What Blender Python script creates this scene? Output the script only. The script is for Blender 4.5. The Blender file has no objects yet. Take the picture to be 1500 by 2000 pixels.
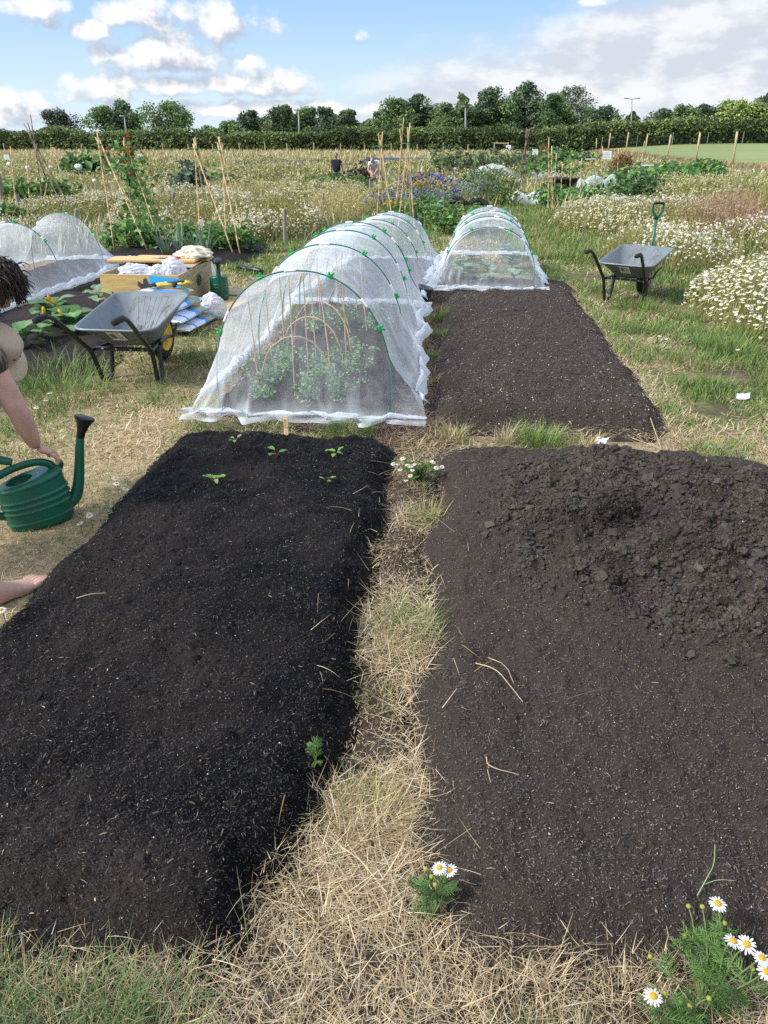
import bpy, bmesh, math, random
import numpy as np
from mathutils import Vector, Matrix
R = np.random.RandomState(7)
random.seed(7)
PI = math.pi
SC = bpy.context.scene
EXPOSURE = 1.75
COL = SC.collection

# ------------------------------------------------------------------ camera geometry (used to lay positions out on the ground)
FPX, CAMH = 1400.0, 1.6
PITCH = math.atan(724/1400.0)
YAW = math.radians(5.5)

# ------------------------------------------------------------------ noise
_T = np.random.RandomState(3).rand(8, 256, 256)
def vnoise(x, y, s=0):
    t = _T[s % 8]
    x = np.asarray(x, float) + 37.3*s; y = np.asarray(y, float) + 91.7*s
    xi = np.floor(x).astype(int); yi = np.floor(y).astype(int)
    fx = x - xi; fy = y - yi
    fx = fx*fx*(3-2*fx); fy = fy*fy*(3-2*fy)
    x0 = xi & 255; x1 = (xi+1) & 255; y0 = yi & 255; y1 = (yi+1) & 255
    return (t[x0, y0]*(1-fx)+t[x1, y0]*fx)*(1-fy) + (t[x0, y1]*(1-fx)+t[x1, y1]*fx)*fy
def fbm(x, y, o=4, s=0, g=0.5):
    a, r, n = 1.0, 0.0, 0.0
    for i in range(o):
        r = r + a*vnoise(x*2**i, y*2**i, s+i); n += a; a *= g
    return r/n
def sstep(a, b, x):
    t = np.clip((np.asarray(x, float)-a)/(b-a), 0, 1)
    return t*t*(3-2*t)

# ------------------------------------------------------------------ materials
def new_mat(name):
    m = bpy.data.materials.new(name); m.use_nodes = True
    nt = m.node_tree
    for n in list(nt.nodes): nt.nodes.remove(n)
    out = nt.nodes.new('ShaderNodeOutputMaterial')
    return m, nt, out
def mat(name, col=(.5, .5, .5), rough=.8, metal=0.0, spec=.3, attr=False, var=0.0, scale=8.0, bump=0.0, bscale=60.0,
        trans=0.0, col2=None, stretch=None, coat=0.0):
    m, nt, out = new_mat(name)
    N, L = nt.nodes, nt.links
    b = N.new('ShaderNodeBsdfPrincipled')
    b.inputs['Roughness'].default_value = rough
    b.inputs['Metallic'].default_value = metal
    b.inputs['Specular IOR Level'].default_value = spec
    b.inputs['Coat Weight'].default_value = coat
    tc = N.new('ShaderNodeTexCoord'); co = tc.outputs['Object']
    if stretch:
        mp = N.new('ShaderNodeMapping'); mp.inputs['Scale'].default_value = stretch
        L.new(co, mp.inputs['Vector']); co = mp.outputs['Vector']
    if attr:
        a = N.new('ShaderNodeAttribute'); a.attribute_name = 'Col'; c = a.outputs['Color']
    else:
        rgb = N.new('ShaderNodeRGB'); rgb.outputs[0].default_value = (*col, 1); c = rgb.outputs[0]
    if var > 0 or col2:
        nz = N.new('ShaderNodeTexNoise'); nz.inputs['Scale'].default_value = scale; nz.inputs['Detail'].default_value = 6
        nz.inputs['Roughness'].default_value = .65
        L.new(co, nz.inputs['Vector'])
        mx = N.new('ShaderNodeMix'); mx.data_type = 'RGBA'
        cr = N.new('ShaderNodeMapRange'); cr.inputs['From Min'].default_value = .35; cr.inputs['From Max'].default_value = .65
        L.new(nz.outputs['Fac'], cr.inputs['Value']); L.new(cr.outputs[0], mx.inputs['Factor'])
        if col2:
            L.new(c, mx.inputs['A']); mx.inputs['B'].default_value = (*col2, 1)
        else:
            for k, s in (('A', 1-var), ('B', 1+var)):
                mu = N.new('ShaderNodeMix'); mu.data_type = 'RGBA'; mu.blend_type = 'MULTIPLY'; mu.inputs['Factor'].default_value = 1
                L.new(c, mu.inputs['A']); mu.inputs['B'].default_value = (s, s, s, 1)
                L.new(mu.outputs['Result'], mx.inputs[k])
        c = mx.outputs['Result']
    L.new(c, b.inputs['Base Color'])
    if bump > 0:
        n2 = N.new('ShaderNodeTexNoise'); n2.inputs['Scale'].default_value = bscale; n2.inputs['Detail'].default_value = 5
        L.new(co, n2.inputs['Vector'])
        bp = N.new('ShaderNodeBump'); bp.inputs['Strength'].default_value = 1.0; bp.inputs['Distance'].default_value = bump
        L.new(n2.outputs['Fac'], bp.inputs['Height']); L.new(bp.outputs['Normal'], b.inputs['Normal'])
    sh = b.outputs[0]
    if trans > 0:
        tr = N.new('ShaderNodeBsdfTranslucent'); L.new(c, tr.inputs['Color'])
        ms = N.new('ShaderNodeMixShader'); ms.inputs[0].default_value = trans
        L.new(sh, ms.inputs[1]); L.new(tr.outputs[0], ms.inputs[2]); sh = ms.outputs[0]
    L.new(sh, out.inputs['Surface'])
    return m
def net_mat(name, col, base, power=1.0):
    """fine woven mesh: threads scatter, holes let through; a gathered hem (vertex attribute 'dens') has more layers"""
    m, nt, out = new_mat(name)
    N, L = nt.nodes, nt.links
    d = N.new('ShaderNodeBsdfDiffuse'); d.inputs['Color'].default_value = (*col, 1)
    t = N.new('ShaderNodeBsdfTranslucent'); t.inputs['Color'].default_value = (*col, 1)
    ms = N.new('ShaderNodeMixShader'); ms.inputs[0].default_value = .4
    L.new(d.outputs[0], ms.inputs[1]); L.new(t.outputs[0], ms.inputs[2])
    tp = N.new('ShaderNodeBsdfTransparent')
    a = N.new('ShaderNodeAttribute'); a.attribute_name = 'dens'
    tc = N.new('ShaderNodeTexCoord')
    mp = N.new('ShaderNodeMapping'); mp.inputs['Scale'].default_value = (7, 7, 2.2)
    L.new(tc.outputs['Object'], mp.inputs['Vector'])
    nz = N.new('ShaderNodeTexNoise'); nz.inputs['Scale'].default_value = 1.6; nz.inputs['Detail'].default_value = 4; nz.inputs['Distortion'].default_value = 1.2
    L.new(mp.outputs[0], nz.inputs['Vector'])
    mr = N.new('ShaderNodeMapRange'); mr.inputs['From Min'].default_value = .42; mr.inputs['From Max'].default_value = .68
    mr.inputs['To Min'].default_value = base*.72; mr.inputs['To Max'].default_value = base*1.45
    L.new(nz.outputs['Fac'], mr.inputs['Value'])
    ad = N.new('ShaderNodeMath'); ad.operation = 'ADD'; ad.use_clamp = True
    L.new(mr.outputs[0], ad.inputs[0]); L.new(a.outputs['Fac'], ad.inputs[1])
    # a slanting view passes more threads: 1-(1-a)^(1/cos)
    lw = N.new('ShaderNodeLayerWeight'); lw.inputs['Blend'].default_value = .5
    def mth(op, a, b):
        q = N.new('ShaderNodeMath'); q.operation = op
        for i, v in enumerate((a, b)):
            if isinstance(v, (int, float)): q.inputs[i].default_value = v
            else: L.new(v, q.inputs[i])
        return q.outputs[0]
    cs = mth('MAXIMUM', mth('SUBTRACT', 1.0, lw.outputs['Facing']), .22)
    op_ = mth('SUBTRACT', 1.0, mth('POWER', mth('SUBTRACT', 1.0, ad.outputs[0]), mth('DIVIDE', 1.0, cs)))
    mn = N.new('ShaderNodeMath'); mn.operation = 'MINIMUM'; mn.inputs[1].default_value = .93
    L.new(op_, mn.inputs[0])
    mx = N.new('ShaderNodeMixShader'); L.new(mn.outputs[0], mx.inputs[0])
    L.new(tp.outputs[0], mx.inputs[1]); L.new(ms.outputs[0], mx.inputs[2])
    L.new(mx.outputs[0], out.inputs['Surface'])
    return m

# ------------------------------------------------------------------ object helpers
def tag(o, label=None, cat=None, group=None, kind=None):
    if label: o['label'] = label
    if cat: o['category'] = cat
    if group: o['group'] = group
    if kind: o['kind'] = kind
    return o
def thing(name, label, cat, loc=(0, 0, 0), rz=0.0, group=None):
    o = bpy.data.objects.new(name, None); COL.objects.link(o)
    o.location = loc; o.rotation_euler = (0, 0, rz); o.empty_display_size = .1
    return tag(o, label, cat, group)
def mesh_np(name, V, F, m, col=None, smooth=False, dens=None):
    """V (n,3); F list of integer arrays (k, sides)"""
    V = np.asarray(V, np.float32)
    Fs = [np.asarray(f, np.int32) for f in F if len(f)]
    me = bpy.data.meshes.new(name)
    me.vertices.add(len(V)); me.vertices.foreach_set('co', V.ravel())
    tot = sum(f.size for f in Fs); npoly = sum(len(f) for f in Fs)
    me.loops.add(tot); me.loops.foreach_set('vertex_index', np.concatenate([f.ravel() for f in Fs]))
    me.polygons.add(npoly)
    lt = np.concatenate([np.full(len(f), f.shape[1], np.int32) for f in Fs])
    ls = np.concatenate([[0], np.cumsum(lt)[:-1]]).astype(np.int32)
    me.polygons.foreach_set('loop_start', ls)
    me.polygons.foreach_set('use_smooth', np.full(npoly, smooth, bool))
    if col is not None:
        at = me.attributes.new('Col', 'FLOAT_COLOR', 'POINT')
        c4 = np.ones((len(V), 4), np.float32); c4[:, :3] = col
        at.data.foreach_set('color', c4.ravel())
    if dens is not None:
        at = me.attributes.new('dens', 'FLOAT', 'POINT'); at.data.foreach_set('value', np.asarray(dens, np.float32))
    me.update(calc_edges=True)
    if m is not None: me.materials.append(m)
    o = bpy.data.objects.new(name, me); COL.objects.link(o)
    return o
def ico(sub):
    bm = bmesh.new(); bmesh.ops.create_icosphere(bm, subdivisions=sub, radius=1.0)
    V = np.array([v.co[:] for v in bm.verts]); F = np.array([[v.index for v in f.verts] for f in bm.faces]); bm.free()
    return V, F
ICO1, ICO2, ICO3 = ico(1), ico(2), ico(3)
OCT = (np.array([[1, 0, 0], [-1, 0, 0], [0, 1, 0], [0, -1, 0], [0, 0, 1], [0, 0, -1.0]]), np.array([[0, 2, 4], [2, 1, 4], [1, 3, 4], [3, 0, 4], [2, 0, 5], [1, 2, 5], [3, 1, 5], [0, 3, 5]]))

class MB:
    """collects shapes into one mesh"""
    def __init__(s): s.V, s.F, s.C, s.D, s.n = [], {}, [], [], 0
    def add(s, V, F, col=None, dens=0.0):
        V = np.asarray(V, float).reshape(-1, 3)
        for f in (F if isinstance(F, list) else [F]):
            f = np.asarray(f, int)
            if len(f): s.F.setdefault(f.shape[1], []).append(f + s.n)
        s.V.append(V)
        c = np.ones((len(V), 3))*.5
        if col is not None: c[:] = col
        s.C.append(c)
        d = np.zeros(len(V)); d[:] = dens; s.D.append(d)
        s.n += len(V); return s
    def box(s, c, d, rz=0.0, col=None, rx=0.0, ry=0.0, taper=1.0):
        x, y, z = np.array(d)/2.0
        V = np.array([[-x, -y, -z], [x, -y, -z], [x, y, -z], [-x, y, -z], [-x*taper, -y*taper, z], [x*taper, -y*taper, z], [x*taper, y*taper, z], [-x*taper, y*taper, z]])
        M = np.array(Matrix.Rotation(rz, 3, 'Z') @ Matrix.Rotation(ry, 3, 'Y') @ Matrix.Rotation(rx, 3, 'X'))
        V = V @ M.T + np.array(c)
        return s.add(V, np.array([[0, 3, 2, 1], [4, 5, 6, 7], [0, 1, 5, 4], [1, 2, 6, 5], [2, 3, 7, 6], [3, 0, 4, 7]]), col)
    def rbox(s, c, d, b=.01, rz=0.0, col=None, rx=0.0, ry=0.0, seg=2):
        bm = bmesh.new(); bmesh.ops.create_cube(bm, size=1.0)
        bmesh.ops.scale(bm, vec=d, verts=bm.verts)
        bmesh.ops.bevel(bm, geom=list(bm.edges), offset=b, segments=seg, affect='EDGES', profile=.5)
        M = np.array(Matrix.Rotation(rz, 3, 'Z') @ Matrix.Rotation(ry, 3, 'Y') @ Matrix.Rotation(rx, 3, 'X'))
        bm.verts.index_update()
        V = np.array([v.co[:] for v in bm.verts]) @ M.T + np.array(c)
        F = {}
        for f in bm.faces: F.setdefault(len(f.verts), []).append([v.index for v in f.verts])
        bm.free()
        return s.add(V, [np.array(x) for x in F.values()], col)
    def tube(s, P, r, n=8, col=None, cap=True, closed=False, squash=None):
        P = np.asarray(P, float); k = len(P)
        r = np.ones(k)*r if np.isscalar(r) else np.asarray(r, float)
        T = np.zeros_like(P)
        if closed: T = np.roll(P, -1, 0) - np.roll(P, 1, 0)
        else:
            T[1:-1] = P[2:]-P[:-2]; T[0] = P[1]-P[0]; T[-1] = P[-1]-P[-2]
        T /= np.linalg.norm(T, axis=1)[:, None]+1e-12
        up = np.array([0, 0, 1.0]) if abs(T[0][2]) < .9 else np.array([1.0, 0, 0])
        U = np.zeros_like(P); W = np.zeros_like(P)
        u = np.cross(up, T[0]); u /= np.linalg.norm(u)
        for i in range(k):
            u = u - T[i]*np.dot(u, T[i]); u /= np.linalg.norm(u)+1e-12
            U[i] = u; W[i] = np.cross(T[i], u)
        a = np.arange(n)*2*PI/n
        sq = squash or (1, 1)
        V = P[:, None, :] + r[:, None, None]*(np.cos(a)[None, :, None]*U[:, None, :]*sq[0] + np.sin(a)[None, :, None]*W[:, None, :]*sq[1])
        V = V.reshape(-1, 3)
        i, j = np.meshgrid(np.arange(k if closed else k-1), np.arange(n), indexing='ij')
        i2 = (i+1) % k; j2 = (j+1) % n
        F = [np.stack([i*n+j, i*n+j2, i2*n+j2, i2*n+j], -1).reshape(-1, 4)]
        if cap and not closed:
            F += [np.arange(n)[::-1][None, :], (np.arange(n)+(k-1)*n)[None, :]]
        c = col
        if col is not None and np.ndim(col) == 2: c = np.repeat(np.asarray(col), n, 0)
        return s.add(V, F, c)
    def lathe(s, prof, c=(0, 0, 0), n=20, sx=1.0, sy=1.0, M=None, col=None, cap0=True, cap1=True):
        prof = np.asarray(prof, float); k = len(prof)
        a = np.arange(n)*2*PI/n
        V = np.stack([prof[:, 0][:, None]*np.cos(a)*sx, prof[:, 0][:, None]*np.sin(a)*sy, np.repeat(prof[:, 1][:, None], n, 1)], -1).reshape(-1, 3)
        if M is not None: V = V @ np.array(M).T
        V = V + np.array(c)
        i, j = np.meshgrid(np.arange(k-1), np.arange(n), indexing='ij'); j2 = (j+1) % n
        F = [np.stack([i*n+j, i*n+j2, (i+1)*n+j2, (i+1)*n+j], -1).reshape(-1, 4)]
        if cap0: F.append(np.arange(n)[::-1][None, :])
        if cap1: F.append((np.arange(n)+(k-1)*n)[None, :])
        return s.add(V, F, col)
    def grid(s, P, col=None, dens=0.0, wrap=False):
        """P (a,b,3)"""
        P = np.asarray(P, float); a, b = P.shape[:2]
        i, j = np.meshgrid(np.arange(a-1), np.arange(b if wrap else b-1), indexing='ij'); j2 = (j+1) % b
        F = np.stack([i*b+j, i*b+j2, (i+1)*b+j2, (i+1)*b+j], -1).reshape(-1, 4)
        c = col
        if col is not None and np.ndim(col) == 3: c = np.asarray(col).reshape(-1, 3)
        d = dens if np.isscalar(dens) else np.asarray(dens).reshape(-1)
        return s.add(P.reshape(-1, 3), F, c, d)
    def blob(s, c, r, sub=2, rough=.2, seed=0, col=None):
        V, F = (ICO1, ICO2, ICO3)[sub-1]
        rs = np.random.RandomState(seed)
        k = 1 + rough*(rs.rand(len(V))-.5)*2
        return s.add(V*k[:, None]*np.array(r) + np.array(c), F, col)
    def leaves(s, P, size, N=None, col=None, asp=.5, up=.3, rs=R, fold=.15):
        """rhombic leaf faces at P; N preferred facing"""
        P = np.asarray(P, float); n = len(P)
        if n == 0: return s
        size = np.ones(n)*size if np.isscalar(size) else size
        D = rs.randn(n, 3); D[:, 2] = D[:, 2]*.6 + up
        D /= np.linalg.norm(D, axis=1)[:, None]
        Nn = rs.randn(n, 3)*.6
        Nn[:, 2] += .5
        if N is not None: Nn += N
        B = np.cross(D, Nn); B /= np.linalg.norm(B, axis=1)[:, None]+1e-9
        Q = np.cross(B, D)
        h = size[:, None]*D; w = size[:, None]*B*asp*.5
        V = np.stack([P-h*.5, P+w-h*.02+Q*size[:, None]*fold, P+h*.5, P-w-h*.02+Q*size[:, None]*fold], 1).reshape(-1, 3)
        F = np.arange(n*4).reshape(n, 4)
        c = None if col is None else (np.repeat(np.asarray(col), 4, 0) if np.ndim(col) == 2 else col)
        return s.add(V, F, c)
    def blades(s, P, h, w, az, lean, bend, col, nseg=3, tipcol=None, twist=None):
        """grass blades: P base (n,3), h length, w width, az azimuth, lean start angle from vertical, bend extra angle to the tip"""
        n = len(P)
        if n == 0: return s
        one = np.ones(n); h = one*h; w = one*w; lean = one*lean; bend = one*bend
        ks = np.linspace(0, 1, nseg+1)
        dx, dy = np.cos(az), np.sin(az)
        tw = R.rand(n)*PI*2 if twist is None else twist
        fx, fy = -np.sin(az)*np.cos(tw*0+.0), np.cos(az)
        pos = np.array(P, float).copy()
        rows = []
        for i, k in enumerate(ks):
            ww = w*(1-.92*k**1.5)
            rows.append(pos + np.stack([fx*ww/2, fy*ww/2, np.zeros(n)], 1))
            rows.append(pos - np.stack([fx*ww/2, fy*ww/2, np.zeros(n)], 1))
            if i < nseg:
                a = lean + bend*(k+.5/nseg)
                st = h/nseg
                pos = pos + np.stack([dx*np.sin(a)*st, dy*np.sin(a)*st, np.cos(a)*st], 1)
        V = np.stack(rows, 1)      # n, 2(nseg+1), 3
        m = 2*(nseg+1)
        base = (np.arange(n)*m)[:, None]
        F = np.concatenate([base + np.array([2*i, 2*i+1, 2*i+3, 2*i+2]) for i in range(nseg)], 1).reshape(-1, 4)
        c = np.repeat(np.asarray(col)[:, None, :], m, 1) if np.ndim(col) == 2 else np.tile(np.array(col), (n, m, 1))
        if tipcol is not None:
            t = np.repeat(ks, 2)[None, :, None]
            c = c*(1-t) + np.asarray(tipcol)*t
        return s.add(V.reshape(-1, 3), F, c.reshape(-1, 3))
    def build(s, name, m, parent=None, smooth=False, world=True, label=None, dens=False):
        V = np.concatenate(s.V)
        if parent is not None and world:
            q = parent
            while q is not None: V = V - np.array(q.location); q = q.parent
        F = [np.concatenate(f) for f in s.F.values()]
        o = mesh_np(name, V, F, m, np.concatenate(s.C), smooth, np.concatenate(s.D) if dens else None)
        if parent is not None: o.parent = parent
        if label: o['label'] = label
        return o
def lumps(P, r, variants, sub, seed, flat=.75, rough=.35):
    """many deformed stones/clods -> V,F,repeat count"""
    rs = np.random.RandomState(seed)
    V0, F0 = (OCT, ICO1, ICO2, ICO3)[sub]
    var = []
    for k in range(variants):
        d = 1 + rough*(rs.rand(len(V0))-.5)*2
        var.append(V0*d[:, None])
    var = np.array(var)
    n = len(P); idx = rs.randint(0, variants, n)
    V = var[idx]
    sc = np.stack([r*(.75+.5*rs.rand(n)), r*(.75+.5*rs.rand(n)), r*flat*(.8+.4*rs.rand(n))], 1)
    V = V*sc[:, None, :]
    a = rs.rand(n)*2*PI; ca, sa = np.cos(a)[:, None], np.sin(a)[:, None]
    t = rs.randn(n, 1)*.5; ct, st = np.cos(t), np.sin(t)
    x, y, z = V[..., 0], V[..., 1], V[..., 2]
    y, z = y*ct-z*st, y*st+z*ct
    V = np.stack([x*ca-y*sa, x*sa+y*ca, z], -1) + np.asarray(P)[:, None, :]
    F = (np.arange(n)*len(V0))[:, None, None] + F0[None]
    return V.reshape(-1, 3), F.reshape(-1, F0.shape[1]), len(V0)
def copy_tree(o, parent=None):
    c = o.copy(); COL.objects.link(c)
    if parent is not None: c.parent = parent
    for ch in list(o.children): copy_tree(ch, c)
    return c
def jit(base, n, amt=.15, rs=R):
    """n colour variants around a base"""
    b = np.array(base, float)
    k = 1 + amt*rs.randn(n, 1)
    return np.clip(b*k*(1+min(amt*.4, .05)*rs.randn(n, 3)), .002, .95)
def mixc(cs, n, wts=None, amt=.12, rs=R):
    cs = np.array(cs, float)
    i = rs.choice(len(cs), n, p=None if wts is None else np.array(wts)/np.sum(wts))
    k = 1 + amt*rs.randn(n, 1)
    return np.clip(cs[i]*k, .002, .95)

# ------------------------------------------------------------------ terrain heights
def gz(x, y):
    x = np.asarray(x, float); y = np.asarray(y, float)
    z = (fbm(x*1.3, y*1.3, 3, 1)-.5)*.05*sstep(0, 3, y)
    z = z + (fbm(x*.25, y*.25, 2, 4)-.5)*.25*sstep(14, 24, y)
    z = z - .42*np.exp(-(((x+4.2)/9.0)**2+((y-33)/7.0)**2))
    z = z + 1.25*sstep(5, 30, x-.093*(y-60))*sstep(60, 135, y)
    return z
BEDS = []   # x0,x1,y0,y1,H,edge
def bed(x0, x1, y0, y1, H, edge=.16, s=0): BEDS.append((x0, x1, y0, y1, H, edge, s)); return BEDS[-1]
def bed_z(b, x, y):
    x0, x1, y0, y1, H, e, s = b
    wob = (fbm(x*3, y*3, 3, s)-.5)*.14
    dx = np.minimum(x-x0, x1-x); dy = np.minimum(y-y0, y1-y)
    # rounded corners
    c = .22
    ddx = np.clip(c-dx, 0, None); ddy = np.clip(c-dy, 0, None)
    d = np.where((dx < c) & (dy < c), c-np.sqrt(ddx**2+ddy**2), np.minimum(dx, dy))
    if s == 0: d = np.minimum(d, (-.26-x)*.95+(y-1.33)*.316)      # near corners worn away by the path
    if s == 1: d = np.minimum(d, (x+.07)*.85+(y-1.22)*.52)
    d = d + wob
    z = H*sstep(0, e, d)**.8
    z = z + (fbm(x*1.6, y*1.6, 2, s+2)-.5)*.05*sstep(0, .2, d)
    return np.where(d < .0, -.03 + np.clip(d, -.08, 0)*.6, z), d
BL = bed(-1.62, -.27, .84, 3.90, .13, .17, 0)
BR = bed(-.06, 1.80, .94, 3.86, .11, .16, 1)
BB = bed(-.14, 1.40, 4.25, 9.35, .12, .20, 2)
BT = bed(-1.60, -.32, 4.30, 11.3, .10, .18, 3)
BW = bed(-5.6, -3.1, 10.6, 12.9, .10, .35, 4)     # bean bed
BS = bed(-5.8, -2.78, 4.9, 8.4, .07, .35, 5)      # squash bed
BN = bed(-5.85, -4.55, 6.4, 10.9, .08, .3, 6)       # bed under the left net
def heap_z(x, y):
    g = lambda cx, cy, rx, ry, h: h*np.exp(-(((x-cx)/rx)**2+((y-cy)/ry)**2)**1.3)
    z = g(.86, 2.95, .52, .55, .19) + g(1.08, 2.35, .42, .40, .10) + g(.46, 2.55, .24, .38, .05) + g(1.45, 2.8, .3, .6, .06)
    z = z - g(.72, 2.62, .18, .12, .03) - g(1.22, 3.36, .15, .10, .08) - g(.66, 2.28, .06, .14, .02)
    return z
def bed_rough(b, x, y, d, h=None):
    """clods and dimples of the soil surface"""
    s = b[6]
    n = (fbm(x*14, y*14, 4, s+1)-.5)*.040+(fbm(x*5, y*5, 3, s+4)-.5)*.03 + np.abs(fbm(x*38, y*38, 3, s+3)-.5)*-.03
    n = n*sstep(-.03, .08, d)
    if h is not None: n = n*(1+1.2*sstep(.01, .08, h)) + (fbm(x*9, y*9, 3, 6)-.5)*.07*sstep(.015, .07, h)
    return n
def soil_z(x, y):
    """top of whatever is at x,y"""
    x = np.asarray(x, float); y = np.asarray(y, float)
    z = gz(x, y)
    for b in BEDS:
        zb, d = bed_z(b, x, y)
        hh = heap_z(x, y)*sstep(-.02, .2, d) if b is BR else None
        if b is BR: zb = zb + hh
        zb = zb + bed_rough(b, x, y, d, hh)
        z = np.where(d > 0, np.maximum(z, zb + (gz(x, y)*.0)), z)
    return z
def hz(x, y): return float(soil_z(np.array([x]), np.array([y]))[0])
# ================================================================== world, sun, camera
class S:
    """tiny expression wrapper over math nodes"""
    def __init__(s, nt, sock): s.nt, s.k = nt, sock
    @staticmethod
    def op(nt, o, *a, clamp=False):
        n = nt.nodes.new('ShaderNodeMath'); n.operation = o; n.use_clamp = clamp
        for i, v in enumerate(a):
            if isinstance(v, S): nt.links.new(v.k, n.inputs[i])
            else: n.inputs[i].default_value = v
        return S(nt, n.outputs[0])
    def __add__(s, o): return S.op(s.nt, 'ADD', s, o)
    def __sub__(s, o): return S.op(s.nt, 'SUBTRACT', s, o)
    def __rsub__(s, o): return S.op(s.nt, 'SUBTRACT', o, s)
    def __mul__(s, o): return S.op(s.nt, 'MULTIPLY', s, o)
    __radd__ = __add__; __rmul__ = __mul__
    def max(s, o): return S.op(s.nt, 'MAXIMUM', s, o)
    def step(s, a, b):
        n = s.nt.nodes.new('ShaderNodeMapRange'); n.interpolation_type = 'SMOOTHSTEP'
        s.nt.links.new(s.k, n.inputs['Value']); n.inputs['From Min'].default_value = a; n.inputs['From Max'].default_value = b
        return S(s.nt, n.outputs[0])
SUN_EL, SUN_AZ = math.radians(42), math.radians(-112)     # azimuth from +Y, towards -X: left and a little behind
def build_world():
    w = bpy.data.worlds.new("World"); SC.world = w; w.use_nodes = True
    nt = w.node_tree
    for n in list(nt.nodes): nt.nodes.remove(n)
    N, L = nt.nodes, nt.links
    out = N.new('ShaderNodeOutputWorld'); bg = N.new('ShaderNodeBackground'); L.new(bg.outputs[0], out.inputs[0])
    sky = N.new('ShaderNodeTexSky'); sky.sky_type = 'NISHITA'; sky.sun_disc = False
    sky.sun_elevation = SUN_EL; sky.sun_rotation = SUN_AZ % (2*PI); sky.dust_density = 1.2; sky.air_density = 1.0; sky.ozone_density = 1.6
    bg.inputs['Strength'].default_value = SKY_STRENGTH
    tc = N.new('ShaderNodeTexCoord'); sep = N.new('ShaderNodeSeparateXYZ'); L.new(tc.outputs['Generated'], sep.inputs[0])
    X, Y, Z = (S(nt, sep.outputs[i]) for i in range(3))
    az = S.op(nt, 'ARCTAN2', X, Y); el = S.op(nt, 'ARCSINE', Z)
    def px(x, y):      # a direction in the sky as azimuth, elevation
        u = (x-750)/FPX; v = (1000-y)/FPX
        cp, sp = math.cos(PITCH), math.sin(PITCH)
        d = (u, cp+v*sp, -sp+v*cp); c, s = math.cos(YAW), math.sin(YAW)
        d = (c*d[0]-s*d[1], s*d[0]+c*d[1], d[2]); l = math.sqrt(sum(q*q for q in d))
        return math.atan2(d[0], d[1]), math.asin(d[2]/l)
    def noise(u, v, sc, det, rough=.6, off=0.0):
        cb = N.new('ShaderNodeCombineXYZ'); L.new(u.k, cb.inputs[0]); L.new(v.k, cb.inputs[1]); cb.inputs[2].default_value = off
        n = N.new('ShaderNodeTexNoise'); n.inputs['Scale'].default_value = sc; n.inputs['Detail'].default_value = det; n.inputs['Roughness'].default_value = rough
        L.new(cb.outputs[0], n.inputs['Vector']); return S(nt, n.outputs['Fac'])
    BL_ = [(70, 20, 62, 34), (170, 62, 38, 20), (105, 48, 22, 14), (275, 30, 72, 36), (390, 52, 120, 44), (335, 118, 118, 40), (485, 128, 32, 26), (500, 165, 105, 28),
           (190, 186, 70, 28), (25, 215, 60, 34), (330, 168, 110, 22), (707, 70, 15, 12), (440, 215, 90, 16), (20, 190, 26, 20), (1165, 4, 30, 12), (600, 215, 120, 14)]
    def dens(u, v):
        D = None
        for (x, y, rx, ry) in BL_:
            cu, cv = px(x, y); u1, _ = px(x+rx, y); _, v1 = px(x, y-ry)
            ru, rv = (u1-cu)*1.22, (v1-cv)*1.25
            a = (u-cu)*(1/ru); b = (v-cv)*(1/rv)
            b = b.max(b*-1.5)          # flatter bases
            e = 1.0-(a*a+b*b)
            D = e if D is None else D.max(e)
        n = noise(u, v*1.25, 30, 7, .58)
        n2 = noise(u, v*1.4, 9, 3, .5, 4.0)
        return S.op(nt, 'MAXIMUM', D, -1.2)*.62 + (n-.5)*2.9 + (n2-.5)*.8
    d0 = dens(az, el)
    d1 = dens(az-.012, el+.016)
    alpha = d0.step(-.26, .56)
    lit = (d0-d1)*.75+.50
    # the broad grey-white bank on the right
    ua, va = px(690, 170); ub, vb = px(1080, 20)
    sl = (vb-va)/(ub-ua)
    line = (az-ua)*sl+va - el
    nb = noise(az, el*2.2, 9, 6, .6, 2.0)
    nb1 = noise(az-.02, el*2.2+.05, 9, 6, .6, 2.0)
    bank = (line*14.0 + (nb-.5)*1.6 + .1).step(-.15, .75)
    hor = el.step(math.radians(-.5), math.radians(3.0))
    bank = bank*(hor*.45+.5)
    nf = noise(az, el*3.0, 30, 5, .6, 7.0)
    blit = (nb-nb1)*3.4+.5 + (nf-.5)*.9
    bl = blit.step(0.1, .95)
    def mix(fac, a, b):
        m = N.new('ShaderNodeMix'); m.data_type = 'RGBA'
        if isinstance(fac, S): L.new(fac.k, m.inputs['Factor'])
        else: m.inputs['Factor'].default_value = fac
        for k, v in (('A', a), ('B', b)):
            if isinstance(v, tuple): m.inputs[k].default_value = (*v, 1)
            else: L.new(v, m.inputs[k])
        return m.outputs['Result']
    K = 1.0/SKY_STRENGTH
    sc_ = lambda c, k=1.0: tuple(q*K*k for q in c)
    # aerosol veil that pales the sky towards the horizon
    hz_ = el.step(math.radians(0), math.radians(10))
    base = mix(.88, sky.outputs[0], mix(hz_, sc_(SKY_LOW), sc_(SKY_HIGH)))
    upper = el.step(math.radians(9), math.radians(24))
    base = mix(upper*.75, base, sky.outputs[0])
    c = mix(bank, base, mix(bl, sc_(BANK_DARK), sc_(BANK_LIGHT)))
    c = mix(alpha*.96, c, mix(lit.step(0.15, .95), sc_(CL_DARK), sc_(CL_LIGHT)))
    # high thin overcast away from the view keeps the light soft
    up = el.step(math.radians(14), math.radians(40))
    ov = noise(az, el, 3.0, 4, .5, 9.0).step(.3, .6)
    c = mix(up*ov*.55, c, sc_((.50, .53, .57)))
    L.new(c, bg.inputs['Color'])
SKY_STRENGTH = .10
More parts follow.
